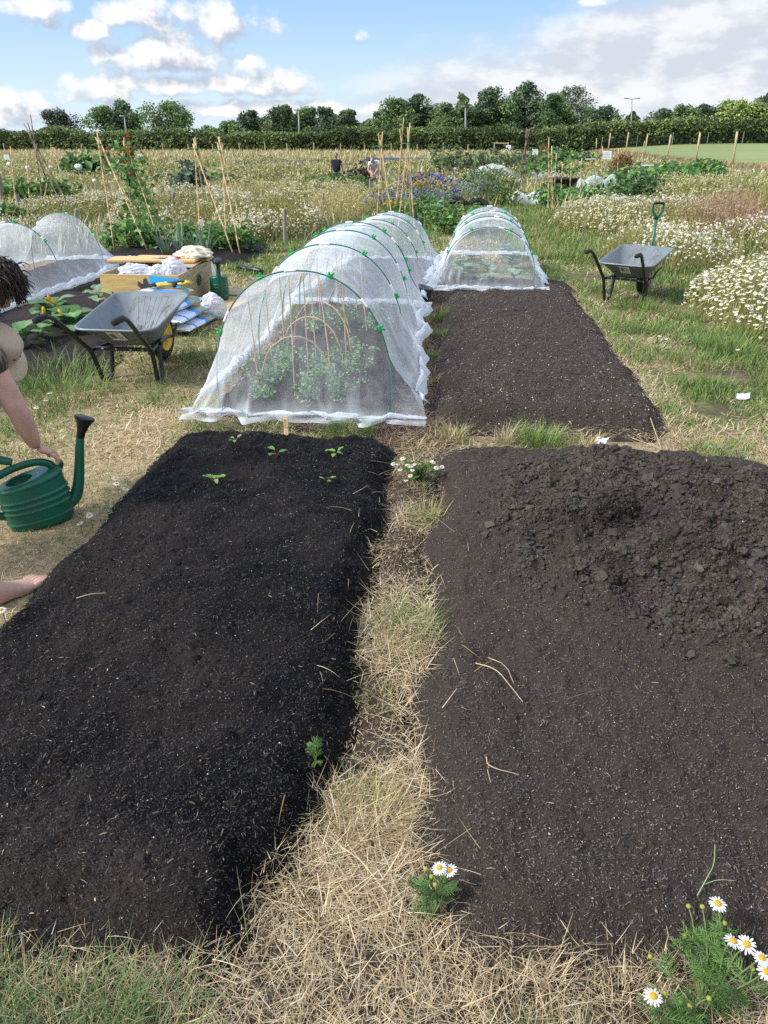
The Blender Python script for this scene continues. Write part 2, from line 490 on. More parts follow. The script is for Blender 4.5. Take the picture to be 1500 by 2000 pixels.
SKY_LOW, SKY_HIGH = (.205, .255, .295), (.098, .168, .270)
BANK_DARK, BANK_LIGHT = (.205, .219, .244), (.280, .285, .293)
CL_DARK, CL_LIGHT = (.152, .168, .205), (.315, .312, .305)
build_world()
sl = bpy.data.lights.new('sun', 'SUN'); so = bpy.data.objects.new('sun', sl); COL.objects.link(so)
sl.energy = 1.5; sl.angle = math.radians(10); sl.color = (1.0, .95, .86)
sd = Vector((math.cos(SUN_EL)*math.sin(SUN_AZ), math.cos(SUN_EL)*math.cos(SUN_AZ), math.sin(SUN_EL)))
so.rotation_euler = sd.to_track_quat('Z', 'Y').to_euler(); so.location = (-6, -4, 12)
cd = bpy.data.cameras.new('camera'); co = bpy.data.objects.new('camera', cd); COL.objects.link(co)
co.location = (0, 0, CAMH); co.rotation_euler = (PI/2-PITCH, 0, YAW)
cd.sensor_fit = 'AUTO'; cd.sensor_width = 36; cd.lens = 36*FPX/2000; cd.clip_end = 3000; cd.clip_start = .05
SC.camera = co
SC.view_settings.view_transform = 'Standard'; SC.view_settings.look = 'None'; SC.view_settings.exposure = EXPOSURE if 'EXPOSURE' in globals() else 0.0
SC.view_settings.gamma = 1; SC.view_settings.use_curve_mapping = False
SC.render.engine = 'CYCLES'
SC.cycles.max_bounces = 6; SC.cycles.diffuse_bounces = 3; SC.cycles.glossy_bounces = 2; SC.cycles.transmission_bounces = 4
SC.cycles.transparent_max_bounces = 24; SC.cycles.use_denoising = False
SC.cycles.caustics_reflective = False; SC.cycles.caustics_refractive = False
# ================================================================== ground and soil
def soil_mat(name, dry, wet, rough=.9, rwet=.45):
    m, nt, out = new_mat(name); N, L = nt.nodes, nt.links
    b = N.new('ShaderNodeBsdfPrincipled'); b.inputs['Specular IOR Level'].default_value = .10
    a = N.new('ShaderNodeAttribute'); a.attribute_name = 'Col'      # r = moisture
    sep = N.new('ShaderNodeSeparateColor'); L.new(a.outputs['Color'], sep.inputs[0])
    tc = N.new('ShaderNodeTexCoord')
    n1 = N.new('ShaderNodeTexNoise'); n1.inputs['Scale'].default_value = 90; n1.inputs['Detail'].default_value = 8; n1.inputs['Roughness'].default_value = .75
    L.new(tc.outputs['Object'], n1.inputs['Vector'])
    mr = N.new('ShaderNodeMapRange'); mr.inputs['From Min'].default_value = .3; mr.inputs['From Max'].default_value = .7; mr.inputs['To Min'].default_value = .55; mr.inputs['To Max'].default_value = 1.5
    L.new(n1.outputs['Fac'], mr.inputs['Value'])
    mx = N.new('ShaderNodeMix'); mx.data_type = 'RGBA'; L.new(sep.outputs[0], mx.inputs['Factor'])
    mx.inputs['A'].default_value = (*dry, 1); mx.inputs['B'].default_value = (*wet, 1)
    mu = N.new('ShaderNodeVectorMath'); mu.operation = 'SCALE'; L.new(mx.outputs['Result'], mu.inputs[0]); L.new(mr.outputs[0], mu.inputs['Scale'])
    L.new(mu.outputs[0], b.inputs['Base Color'])
    rr = N.new('ShaderNodeMapRange'); rr.inputs['To Min'].default_value = rough; rr.inputs['To Max'].default_value = rwet
    L.new(sep.outputs[0], rr.inputs['Value']); L.new(rr.outputs[0], b.inputs['Roughness'])
    n2 = N.new('ShaderNodeTexNoise'); n2.inputs['Scale'].default_value = 160; n2.inputs['Detail'].default_value = 8; n2.inputs['Roughness'].default_value = .7
    L.new(tc.outputs['Object'], n2.inputs['Vector'])
    bp = N.new('ShaderNodeBump'); bp.inputs['Distance'].default_value = .012; L.new(n2.outputs['Fac'], bp.inputs['Height'])
    L.new(bp.outputs[0], b.inputs['Normal'])
    L.new(b.outputs[0], out.inputs['Surface']); return m
DRY, WET = (.057, .0455, .039), (.0047, .0045, .0054)
M_soil = soil_mat('soil', DRY, WET)
M_crumb = mat('soil_crumb', attr=True, rough=.85, spec=.10, var=.25, scale=200)
M_chip = mat('chips', attr=True, rough=.7, spec=.22)
M_blade = mat('grass_blade', attr=True, rough=.65, spec=.25, trans=.25)
M_leaf = mat('leaf', attr=True, rough=.6, spec=.3, trans=.28)
M_far = mat('far_leaf', attr=True, rough=.75, spec=.2, trans=.2)

def axis(a, b, step0, grow, lim):
    v = [a]; s = step0
    while v[-1] < b:
        v.append(v[-1]+s); s = min(s*grow, lim)
    return np.array(v)
def build_ground():
    xp = axis(0, 900, .06, 1.045, 60); xs = np.concatenate([-xp[::-1], xp[1:]])
    ys = np.concatenate([np.array([-30, -8, -3, -1.0]), axis(-.4, 1400, .06, 1.03, 60)])
    Xg, Yg = np.meshgrid(xs, ys, indexing='ij')
    Z = gz(Xg, Yg)
    for b in BEDS:        # the ground under the beds drops so the bed soil lies on top
        zb, d = bed_z(b, Xg, Yg); Z = np.where(d > .04, Z-.10, Z)
    # colour: dry straw turf, green turf, trodden soil
    n1 = fbm(Xg*.9, Yg*.9, 4, 2); n2 = fbm(Xg*3, Yg*3, 3, 5)
    green = np.array([.11, .125, .045]); tan = np.array([.27, .205, .12]); dirt = np.array([.085, .066, .05])
    far = np.array([.16, .145, .065])
    g = sstep(.42, .62, n1)[..., None]
    c = tan*(1-g)+green*g
    di = sstep(.52, .72, n2)[..., None]*.8
    c = c*(1-di)+dirt*di
    lp = (sstep(-3.1, -2.7, Xg)*sstep(-1.3, -1.6, Xg)*sstep(6.0, 4.6, Yg))[..., None]*.85
    c = c*(1-lp)+np.array([.33, .25, .15])*(.8+.4*n2[..., None])*lp
    path = ((Xg > -.40) & (Xg < .05) & (Yg < 4.4)) | ((Xg > -.5) & (Xg < 0) & (Yg < 12))
    c = np.where(path[..., None], dirt*.62*(.7+.6*n2[..., None]), c)
    c = np.where((Yg < 1.2)[..., None], dirt*.6, c)
    fr = sstep(10, 22, Yg)[..., None]
    c = c*(1-fr)+(far*(.7+.6*n1[..., None]))*fr
    mb = MB().grid(np.stack([Xg, Yg, Z], -1), c)
    o = mb.build('ground', mat('turf', attr=True, rough=.95, spec=.1, var=.35, scale=25, bump=.01, bscale=120), smooth=True)
    tag(o, 'dry trodden turf and bare earth running under the allotment plots', 'ground', kind='structure')
build_ground()

def bed_mesh(b, step, name, label, wetf, rough_amp=1.0, heap=False):
    x0, x1, y0, y1, H, e, s = b
    pad = .08
    xs = np.arange(x0-pad, x1+pad, step); ys = np.arange(y0-pad, y1+pad, step)
    X, Y = np.meshgrid(xs, ys, indexing='ij')
    z, d = bed_z(b, X, Y)
    hz_ = 0
    if heap:
        hz_ = heap_z(X, Y)*sstep(-.02, .2, d); z = z+hz_
    z = z + bed_rough(b, X, Y, d, hz_ if heap else None)
    w = np.clip(wetf(X, Y, d), 0, 1)
    mb = MB().grid(np.stack([X, Y, z], -1), np.stack([w, w*0, w*0], -1))
    o = mb.build(name, M_soil, smooth=True)
    tag(o, label, 'soil bed', kind='structure')
    return o
def wet_left(X, Y, d):
    n = fbm(X*4, Y*4, 4, 3)
    w = .86+.95*(n-.5) + .3*sstep(-.75, -.3, X)
    near = sstep(1.35, 1.0, Y+.25*(n-.5))*sstep(-.45, -.65, X+.2*(n-.5))*.75
    return w-near*.6
def wet_right(X, Y, d):
    n = fbm(X*6, Y*6, 4, 2)
    w = .18*(n-.2)
    for cx, cy, rx, ry, k in ((.72, 2.66, .17, .10, 1.2), (.50, 2.62, .16, .07, 1.1), (.66, 2.28, .05, .14, 1.1), (.86, 2.42, .12, .06, .9), (1.25, 3.36, .15, .09, .6)):
        w = w + .6*k*np.exp(-(((X-cx)/rx)**2+((Y-cy)/ry)**2))*(.3+1.2*n)
    return w
bed_mesh(BL, .0065, 'soil_bed', 'freshly watered black soil bed in the left foreground', wet_left)
bed_mesh(BR, .0065, 'soil_bed', 'dry brown soil bed with a clumpy compost heap in the right foreground', wet_right, heap=True)
bed_mesh(BB, .013, 'soil_bed', 'bare brown soil bed running up to the smaller net tunnel', lambda X, Y, d: .12*fbm(X*5, Y*5, 3, 1))
bed_mesh(BT, .02, 'soil_bed', 'grey soil bed under the long central net tunnel', lambda X, Y, d: .22*fbm(X*5, Y*5, 3, 2))
bed_mesh(BW, .035, 'soil_bed', 'dark mounded soil bed under the bean canes', lambda X, Y, d: .55+.3*fbm(X*5, Y*5, 3, 2))
bed_mesh(BS, .03, 'soil_bed', 'dark soil bed of courgette plants left of the wheelbarrow', lambda X, Y, d: .3+.3*fbm(X*5, Y*5, 3, 4))
bed_mesh(BN, .035, 'soil_bed', 'soil bed under the net tunnel at the left edge', lambda X, Y, d: .15+.2*fbm(X*5, Y*5, 3, 5))

def rnd_in(b, n, rs, bias=1.0):
    x0, x1, y0, y1 = b[:4]
    P = np.empty((0, 2))
    while len(P) < n:
        y = y0+(y1-y0)*rs.rand(n*2)**bias; x = x0+(x1-x0)*rs.rand(n*2)
        _, d = bed_z(b, x, y); k = d > .015
        P = np.concatenate([P, np.stack([x[k], y[k]], 1)])
    return P[:n]
def crumbs():
    mb = MB(); rs = np.random.RandomState(11)
    def put(P, r, base, amt, sub, sink=.25, seed=1, flat=.75):
        z = soil_z(P[:, 0], P[:, 1])
        V, F, k = lumps(np.stack([P[:, 0], P[:, 1], z-r*sink], 1), r, 14, sub, seed, flat)
        c = jit(base, len(P), amt, rs)
        mb.add(V, F, np.repeat(c, k, 0))
    blk = (.0074, .0070, .0078); brn = (.054, .045, .040)
    P = rnd_in(BL, 42000, rs, 1.7); put(P, (.0012+.0032*rs.rand(len(P))**3)*(.7+.16*P[:, 1]), blk, .45, 0, seed=1)
    P = rnd_in(BL, 700, rs, 1.2); put(P, .004+.011*rs.rand(len(P))**3, (.018, .016, .015), .3, 2, seed=2)
    P = rnd_in(BR, 52000, rs, 1.6); put(P, (.0012+.0034*rs.rand(len(P))**3)*(.7+.16*P[:, 1]), brn, .42, 0, seed=3)
    P = rnd_in(BB, 16000, rs, 1.4); put(P, .003+.008*rs.rand(len(P))**3, brn, .4, 0, seed=4)
    P = rnd_in(BT, 1500, rs, 1.3); put(P, .005+.010*rs.rand(len(P))**3, brn, .3, 1, seed=5)
    x = rs.uniform(-.45, .05, 16000); y = 1.0+9*rs.rand(16000)**2; k = np.ones(len(x), bool)
    for b_ in BEDS: k &= bed_z(b_, x, y)[1] < .03
    P = np.stack([x[k], y[k]], 1); put(P, (.0018+.006*rs.rand(len(P))**3)*(.8+.1*P[:, 1]), (.060, .047, .036), .35, 0, seed=8)
    x = rs.uniform(-1.2, 1.4, 14000); y = rs.uniform(.45, 1.3, 14000); k = np.ones(len(x), bool)
    for b_ in BEDS: k &= bed_z(b_, x, y)[1] < .03
    P = np.stack([x[k], y[k]], 1); put(P, .0015+.004*rs.rand(len(P))**3, (.055, .043, .033), .35, 0, seed=9)
    tag(mb.build('soil_crumbs', M_crumb, smooth=False), 'loose crumbs of dark earth lying over the beds', 'soil', kind='stuff')
    # the heap's clods
    mb = MB()
    P = rnd_in(BR, 110000, rs)
    h = heap_z(P[:, 0], P[:, 1])
    k = (rs.rand(len(P)) < sstep(.012, .07, np.abs(h))*.95) & (fbm(P[:, 0]*7, P[:, 1]*7, 3, 2) > .26)
    P = P[k][:24000]
    r = .0028+.0065*rs.rand(len(P))**2.2+.018*rs.rand(len(P))**30
    wet = wet_right(P[:, 0], P[:, 1], 0)[:, None]
    wet = np.clip(wet*.8, 0, 1)
    z = soil_z(P[:, 0], P[:, 1])
    c = jit((.062, .0525, .0455), len(P), .2, rs)*(1-wet)+np.array([.007, .006, .0065])*wet
    M_clod = mat('clod', attr=True, rough=.92, spec=.1, var=.4, scale=220, bump=.004, bscale=260)
    for q, rough, sm, nm, lab in ((r < .0085, .36, True, 'compost_crumbs', 'fine crumbly compost heaped on the right bed'), (r >= .0085, .50, False, 'compost_clods', 'larger broken clods of brown compost on the right bed heap')):
        mb = MB(); V, F, kk = lumps(np.stack([P[q, 0], P[q, 1], z[q]+r[q]*.05], 1), r[q], 30, 2, 9, .8, rough)
        mb.add(V, F, np.repeat(c[q], kk, 0)); tag(mb.build(nm, M_clod, smooth=sm), lab, 'compost', kind='stuff')
    # woody fibres, bark flakes, perlite and grit
    mb = MB()
    def chips(b, n, cols, wts, lmin, lmax, wmin, wmax, bias, seed):
        rs = np.random.RandomState(seed)
        P = rnd_in(b, n, rs, bias); z = soil_z(P[:, 0], P[:, 1])
        n = len(P); L_ = lmin+(lmax-lmin)*rs.rand(n)**2.5; W = wmin+(wmax-wmin)*rs.rand(n)**2
        a = rs.rand(n)*2*PI; t = rs.randn(n)*.35
        D = np.stack([np.cos(a)*np.cos(t), np.sin(a)*np.cos(t), np.sin(t)], 1)*L_[:, None]/2
        B = np.stack([-np.sin(a), np.cos(a), rs.randn(n)*.4], 1)*W[:, None]/2
        C = np.stack([P[:, 0], P[:, 1], z+.003+.003*rs.rand(n)], 1)
        U = np.array([0, 0, 1.0])*(W*.35)[:, None]
        V = np.stack([C-D-B*.6, C-D*.9+B*.6, C+U*1.5+D*.05+B, C+D+B*.5, C+D*.8-B*.6, C+U*1.5-B*.8], 1)
        F3 = np.array([[0, 5, 2, 1], [5, 4, 3, 2]])
        F = (np.arange(n)*6)[:, None, None]+F3
        mb.add(V.reshape(-1, 3), F.reshape(-1, 4), np.repeat(mixc(cols, n, wts, .25, rs), 6, 0))
    fib = [(.075, .055, .04), (.16, .115, .075), (.03, .025, .022), (.30, .23, .15), (.10, .09, .085)]
    fl, fr_ = [(.042, .039, .043), (.021, .020, .023), (.085, .069, .058), (.009, .009, .010)], [(.12, .104, .094), (.074, .062, .056), (.17, .138, .11), (.034, .029, .026)]
    chips(BL, 80000, fl, [3, 4, 1.2, 3], .003, .013, .0010, .0030, 1.7, 11)
    chips(BR, 84000, fr_, [3, 4, 1.1, 3], .003, .012, .0010, .0030, 1.6, 12)
    chips(BB, 24000, fr_, [3, 4, 1.2, 3], .006, .020, .002, .006, 1.3, 13)
    chips(BL, 4200, fib, [5, 1.6, 4, .6, 1.4], .004, .022, .0012, .004, 1.5, 1)
    chips(BR, 5200, fib, [5, 1.6, 4, .6, 1.4], .004, .022, .0012, .004, 1.5, 2)
    chips(BB, 2600, fib, [4, 3, 2, 1.6, 1], .008, .035, .003, .009, 1.2, 3)
    chips(BT, 700, fib, [4, 3, 2, 1.5, 1], .008, .035, .003, .009, 1.2, 4)
    tag(mb.build('bark_fibres', M_chip), 'bark fibres and wood chips scattered over the soil beds', 'wood chips', kind='stuff')
    mb = MB()
    gr = [(.36, .33, .30), (.24, .19, .15), (.50, .49, .48), (.26, .13, .08), (.18, .17, .16)]
    for b, n, bias, rmax, seed, w in ((BL, 2300, 1.6, .0026, 5, [3, 2, 2, .6, 3]), (BR, 6000, 1.6, .0027, 6, [3, 2, 2, 1, 3]), (BB, 2600, 1.3, .0058, 7, [3, 2, 3, .8, 3]), (BT, 260, 1.2, .007, 8, [3, 2, 4, 1, 2])):
        rs = np.random.RandomState(seed); P = rnd_in(b, n, rs, bias); r = rmax*(.25+.75*rs.rand(n)**3)
        big = rs.rand(n) < .014; r = np.where(big, r*2.2, r)
        V, F, k = lumps(np.stack([P[:, 0], P[:, 1], soil_z(P[:, 0], P[:, 1])+r*.4+.0015], 1), r, 10, 0, seed)
        mb.add(V, F, np.repeat(mixc(gr, n, w, .2, rs), k, 0))
    tag(mb.build('grit', M_chip), 'pale grit and perlite specks scattered in the soil', 'grit', kind='stuff')
crumbs()
# ================================================================== straw, grass, lawn
STRAW = [(.56, .44, .26), (.66, .55, .36), (.45, .34, .19), (.56, .49, .36), (.36, .25, .14)]
GREEN = [(.125, .21, .05), (.165, .255, .06), (.10, .18, .047), (.22, .285, .085)]
def outside_beds(x, y, m=.03):
    ok = np.ones(len(x), bool)
    for b in BEDS:
        _, d = bed_z(b, x, y); ok &= d < m
    return ok
def lying_straw(mb, x, y, lmin, lmax, wmin, wmax, layer, cols=STRAW, wts=None, rs=R):
    n = len(x); z = soil_z(x, y)+layer*rs.rand(n)**1.3
    l = lmin+(lmax-lmin)*rs.rand(n)**1.6; w = wmin+(wmax-wmin)*rs.rand(n)**2
    az = rs.rand(n)*2*PI
    lean = PI/2 - np.abs(rs.randn(n))*.28-.05; bend = rs.randn(n)*.45+.25
    mb.blades(np.stack([x, y, z], 1), l, w, az, lean, bend, mixc(cols, n, wts, .22, rs), 4)
def tuft(mb, cx, cy, n, rad, h, w, col, spread=.6, rs=R, tip=None, z0=None):
    a = rs.rand(n)*2*PI; r = rad*np.sqrt(rs.rand(n))
    x = cx+r*np.cos(a); y = cy+r*np.sin(a)
    z = soil_z(x, y)-.005 if z0 is None else np.full(n, z0)
    az = a+rs.randn(n)*.7
    mb.blades(np.stack([x, y, z], 1), h*(.45+.7*rs.rand(n)), w*(.6+.7*rs.rand(n)), az, .08+spread*rs.rand(n)*(.4+r/rad*.8), .3+.9*rs.rand(n), mixc(col, n, None, .18, rs), 4, tip)
def foreground_straw():
    rs = np.random.RandomState(21); mb = MB()
    # near verge
    x = rs.uniform(-1.5, 1.7, 40000); y = rs.uniform(.42, 1.50, 40000)
    k = outside_beds(x, y, .02+.05*rs.rand(len(x))) & (fbm(x*7, y*7, 3, 3) > .20+.14*rs.rand(len(x)))
    lying_straw(mb, x[k], y[k], .03, .12, .0006, .0021, .03, rs=rs)
    x = rs.uniform(-1.5, 1.7, 30000); y = rs.uniform(.42, 1.50, 30000)
    k = outside_beds(x, y, .03)
    lying_straw(mb, x[k], y[k], .008, .035, .0008, .0024, .012, STRAW+[(.22, .15, .08)], rs=rs)
    # the strip between the front beds, in mats with bare gaps
    x = rs.uniform(-.42, .02, 16000); y = rs.uniform(1.0, 3.9, 16000)
    dens = fbm(x*5, y*3.3, 3, 6)
    cx = -.17-.02*np.sin(y*3)
    k = outside_beds(x, y, .03) & (dens > .43+.22*rs.rand(len(x))+.12*sstep(2.2, 3.4, y)) & (np.abs(x-cx) < .15+.05*rs.rand(len(x)))
    lying_straw(mb, x[k], y[k], .03, .15, .0012, .0032, .03, rs=rs)
    x = rs.uniform(-.42, .02, 9000)*1.0; y = rs.uniform(1.0, 3.9, 9000); k = outside_beds(x, y, .03)
    lying_straw(mb, x[k], y[k], .008, .035, .001, .003, .008, STRAW+[(.18, .12, .07)], rs=rs)
    # loose stalks across the soil edges
    x = rs.uniform(-.45, .12, 120); y = rs.uniform(1.0, 3.8, 120)
    lying_straw(mb, x, y, .06, .2, .0012, .0028, .02, rs=rs)
    # far strip, chips and straw
    x = rs.uniform(-.42, .0, 5200); y = 3.9+6.5*rs.rand(5200)**1.5
    k = outside_beds(x, y, .05)
    lying_straw(mb, x[k], y[k], .03, .12, .003, .007, .012, [(.20, .13, .08), (.13, .09, .06), (.33, .24, .14)], [3, 3, 1], rs)
    # cross path between front and back beds
    x = rs.uniform(-1.9, 2.2, 6500); y = rs.uniform(3.78, 4.36, 6500)
    k = outside_beds(x, y, .05) & (fbm(x*4, y*6, 3, 2) > .40)
    lying_straw(mb, x[k], y[k], .03, .12, .002, .004, .015, rs=rs)
    # dry fringe along the right of the back bed
    x = 1.35+.35*rs.rand(3600)*rs.rand(3600); y = rs.uniform(3.6, 9.4, 3600)
    k = outside_beds(x, y, .05)
    lying_straw(mb, x[k], y[k], .04, .13, .003, .005, .02, rs=rs)
    tag(mb.build('dry_straw', M_blade), 'dry tan straw matted along the paths and near verge', 'straw', kind='stuff')
    # upright dry and green blades in the verge
    mb = MB()
    for i in range(190):
        cx, cy = rs.uniform(-.8, 1.25), rs.uniform(.45, .97)
        if not outside_beds(np.array([cx]), np.array([cy]), .01)[0]: continue
        tuft(mb, cx, cy, 26, .05, .075, .0020, STRAW[:4], 1.1, rs)
    for i in range(170):       # green at the bottom-left corner
        cx, cy = rs.uniform(-1.25, -.50), rs.uniform(.50, .84)
        tuft(mb, cx, cy, 18, .05, .13, .0030, [(.10, .17, .065), (.13, .20, .075), (.08, .13, .055), (.16, .22, .08), (.30, .27, .12)], .8, rs)
    for i in range(34):       # green by the bottom edge, right of the middle
        cx, cy = rs.uniform(.08, .36), rs.uniform(.60, .82)
        tuft(mb, cx, cy, 10, .05, .085, .0022, [(.12, .17, .045), (.30, .27, .11), (.09, .14, .04)], .7, rs)
    for i in range(30):       # lone seed stalks
        cx, cy = rs.uniform(-.6, 1.1), rs.uniform(.6, .95)
        tuft(mb, cx, cy, 2, .01, .20, .0022, [(.36, .33, .16), (.22, .24, .10)], .25, rs)
    # tufts along the strip
    for (cx, cy, n, rd, h, c) in ((-.17, 1.30, 240, .085, .12, 'y'), (-.13, 1.32, 90, .05, .13, 'y'), (-.12, 2.12, 210, .09, .17, 'g'), (-.17, 2.0, 120, .07, .12, 'y'), (-.16, 1.75, 90, .06, .09, 'y'),
                                  (-.07, 3.02, 110, .06, .14, 'y'), (-.10, 3.0, 70, .05, .09, 'g'), (.03, 4.05, 150, .07, .14, 'y'), (.34, 4.05, 100, .05, .14, 's'), (.56, 4.00, 330, .11, .17, 'g'), (.80, 4.02, 150, .10, .11, 'y'), (.47, 4.03, 200, .07, .18, 'g'),
                                  (-.62, 4.12, 420, .16, .10, 'g'), (-.75, 4.12, 160, .10, .08, 'g'), (-1.15, 4.08, 180, .2, .09, 'g'), (-1.42, 4.05, 160, .12, .08, 'g'), (-.18, 3.86, 120, .09, .07, 'y'), (-.15, 3.35, 50, .05, .06, 'y'),
                                  (-.20, 5.2, 140, .10, .10, 'y'), (-.19, 5.9, 110, .08, .10, 'g'), (-.14, 6.6, 150, .10, .12, 'g'), (-.17, 7.4, 220, .14, .15, 'g'), (-.2, 10.0, 200, .14, .10, 'y'), (-.25, 10.9, 160, .15, .1, 'g'), (1.50, 4.05, 160, .12, .10, 'y')):
        col = {'g': GREEN+[(.20, .24, .09)], 'y': [(.30, .29, .11), (.42, .35, .17), (.18, .22, .07), (.48, .38, .2)], 's': STRAW}[c]
        tuft(mb, cx, cy, n, rd, h, .0026 if cy < 2.6 else .0042, col, .9, rs)
    tag(mb.build('grass_tufts', M_blade), 'green and yellowing grass tufts in the paths between the beds', 'grass', kind='stuff')
foreground_straw()
def lawn():
    rs = np.random.RandomState(31); mb = MB()
    def area(n, x0, x1, y0, y1, hmul=1.0, seed=0, mask=None, wmul=1.0, yb=1.6, gf=1.0):
        y = y0+(y1-y0)*rs.rand(n)**yb; x = rs.uniform(x0, x1, n)
        k = outside_beds(x, y, .03)
        if mask is not None: k &= mask(x, y)
        x, y = x[k], y[k]; n = len(x)
        g = fbm(x*1.7, y*1.3, 4, seed); bare = fbm(x*2.6, y*2.6, 3, seed+3)
        keep = bare < .60+.1*rs.rand(n); x, y, g = x[keep], y[keep], g[keep]; n = len(x)
        isg = rs.rand(n) < np.clip((sstep(.43, .60, g)*.72+.08)*gf, 0, 1)
        c = np.where(isg[:, None], mixc(GREEN+[(.20, .24, .08)], n, None, .2, rs), mixc(STRAW[:4]+[(.33, .29, .12)], n, None, .2, rs))
        h = np.where(isg, .05+.07*rs.rand(n)*sstep(.42, .62, g)+.02*rs.rand(n), .04+.05*rs.rand(n))*hmul
        lean = np.where(isg, .15+.8*rs.rand(n), .7+.8*rs.rand(n))
        w = (.0028+.0007*y)*(.6+.8*rs.rand(n))*wmul
        mb.blades(np.stack([x, y, soil_z(x, y)-.004], 1), h, w, rs.rand(n)*2*PI, lean, .3+.8*rs.rand(n), c, 3)
    left_edge = lambda x, y: (x < -1.45)
    area(24000, -2.9, -1.5, 1.2, 4.6, .55, 0, left_edge, .85, 1.2, .33)
    area(24000, -4.0, -1.5, 3.6, 10.6, .95, 1, left_edge, 1.0, 1.6, .8)
    area(7000, -3.3, -1.5, 8.0, 13, 1.2, 1, left_edge, 1.3, 1.0)
    area(26000, 1.35, 3.4, 3.3, 8.0, 1.05, 2, lambda x, y: x > 1.30, gf=1.9)
    area(18000, 1.0, 3.4, 6.5, 15.0, 1.3, 3, lambda x, y: x > 1.05, gf=1.9)
    area(7000, 1.5, 3.6, 3.2, 4.6, 1.0, 4, None, .9, 1.0)
    area(5000, -2.0, 1.6, 11.2, 14.5, 1.3, 5, None, 1.4, 1.0)
    # taller rank patches
    for (cx, cy, n, rd, h) in ((-2.75, 4.6, 420, .35, .20), (-2.3, 5.5, 300, .3, .16), (-2.9, 5.0, 300, .3, .22), (-1.95, 5.6, 260, .25, .16), (-2.1, 4.5, 120, .2, .10),
                               (2.0, 8.1, 420, .28, .16), (2.35, 7.7, 300, .25, .15), (2.35, 6.3, 420, .25, .20), (2.0, 5.9, 260, .25, .14), (2.5, 5.4, 300, .3, .15), (1.75, 7.0, 260, .25, .13), (1.7, 9.2, 260, .3, .15), (2.2, 4.6, 300, .3, .14), (2.6, 4.4, 300, .3, .15), (1.9, 5.3, 200, .22, .12)):
        tuft(mb, cx, cy, n, rd, h, .0055, GREEN+[(.2, .24, .08)], .7, rs)
    tag(mb.build('mown_grass', M_blade), 'short patchy green and straw coloured grass on the paths', 'grass', kind='stuff')
lawn()
# ================================================================== net tunnels
M_net = net_mat('insect_net', (.80, .86, .93), .118)
M_hoop = mat('hoop_green', (.03, .15, .11), .4)
M_clip = mat('clip_green', (.0, .30, .075), .4, spec=.5)
M_sleeve = mat('white_sleeve', (.75, .77, .78), .35)
M_cane = mat('bamboo', (.52, .37, .19), .6, var=.25, scale=14, stretch=(1, 1, .15))
M_willow = mat('willow_rod', (.40, .27, .15), .6, var=.2, scale=20)
M_oldstick = mat('old_stick', (.17, .13, .10), .8, var=.3, scale=12)
M_post = mat('weathered_post', (.24, .22, .20), .85, var=.25, scale=14, stretch=(1, 1, .2))

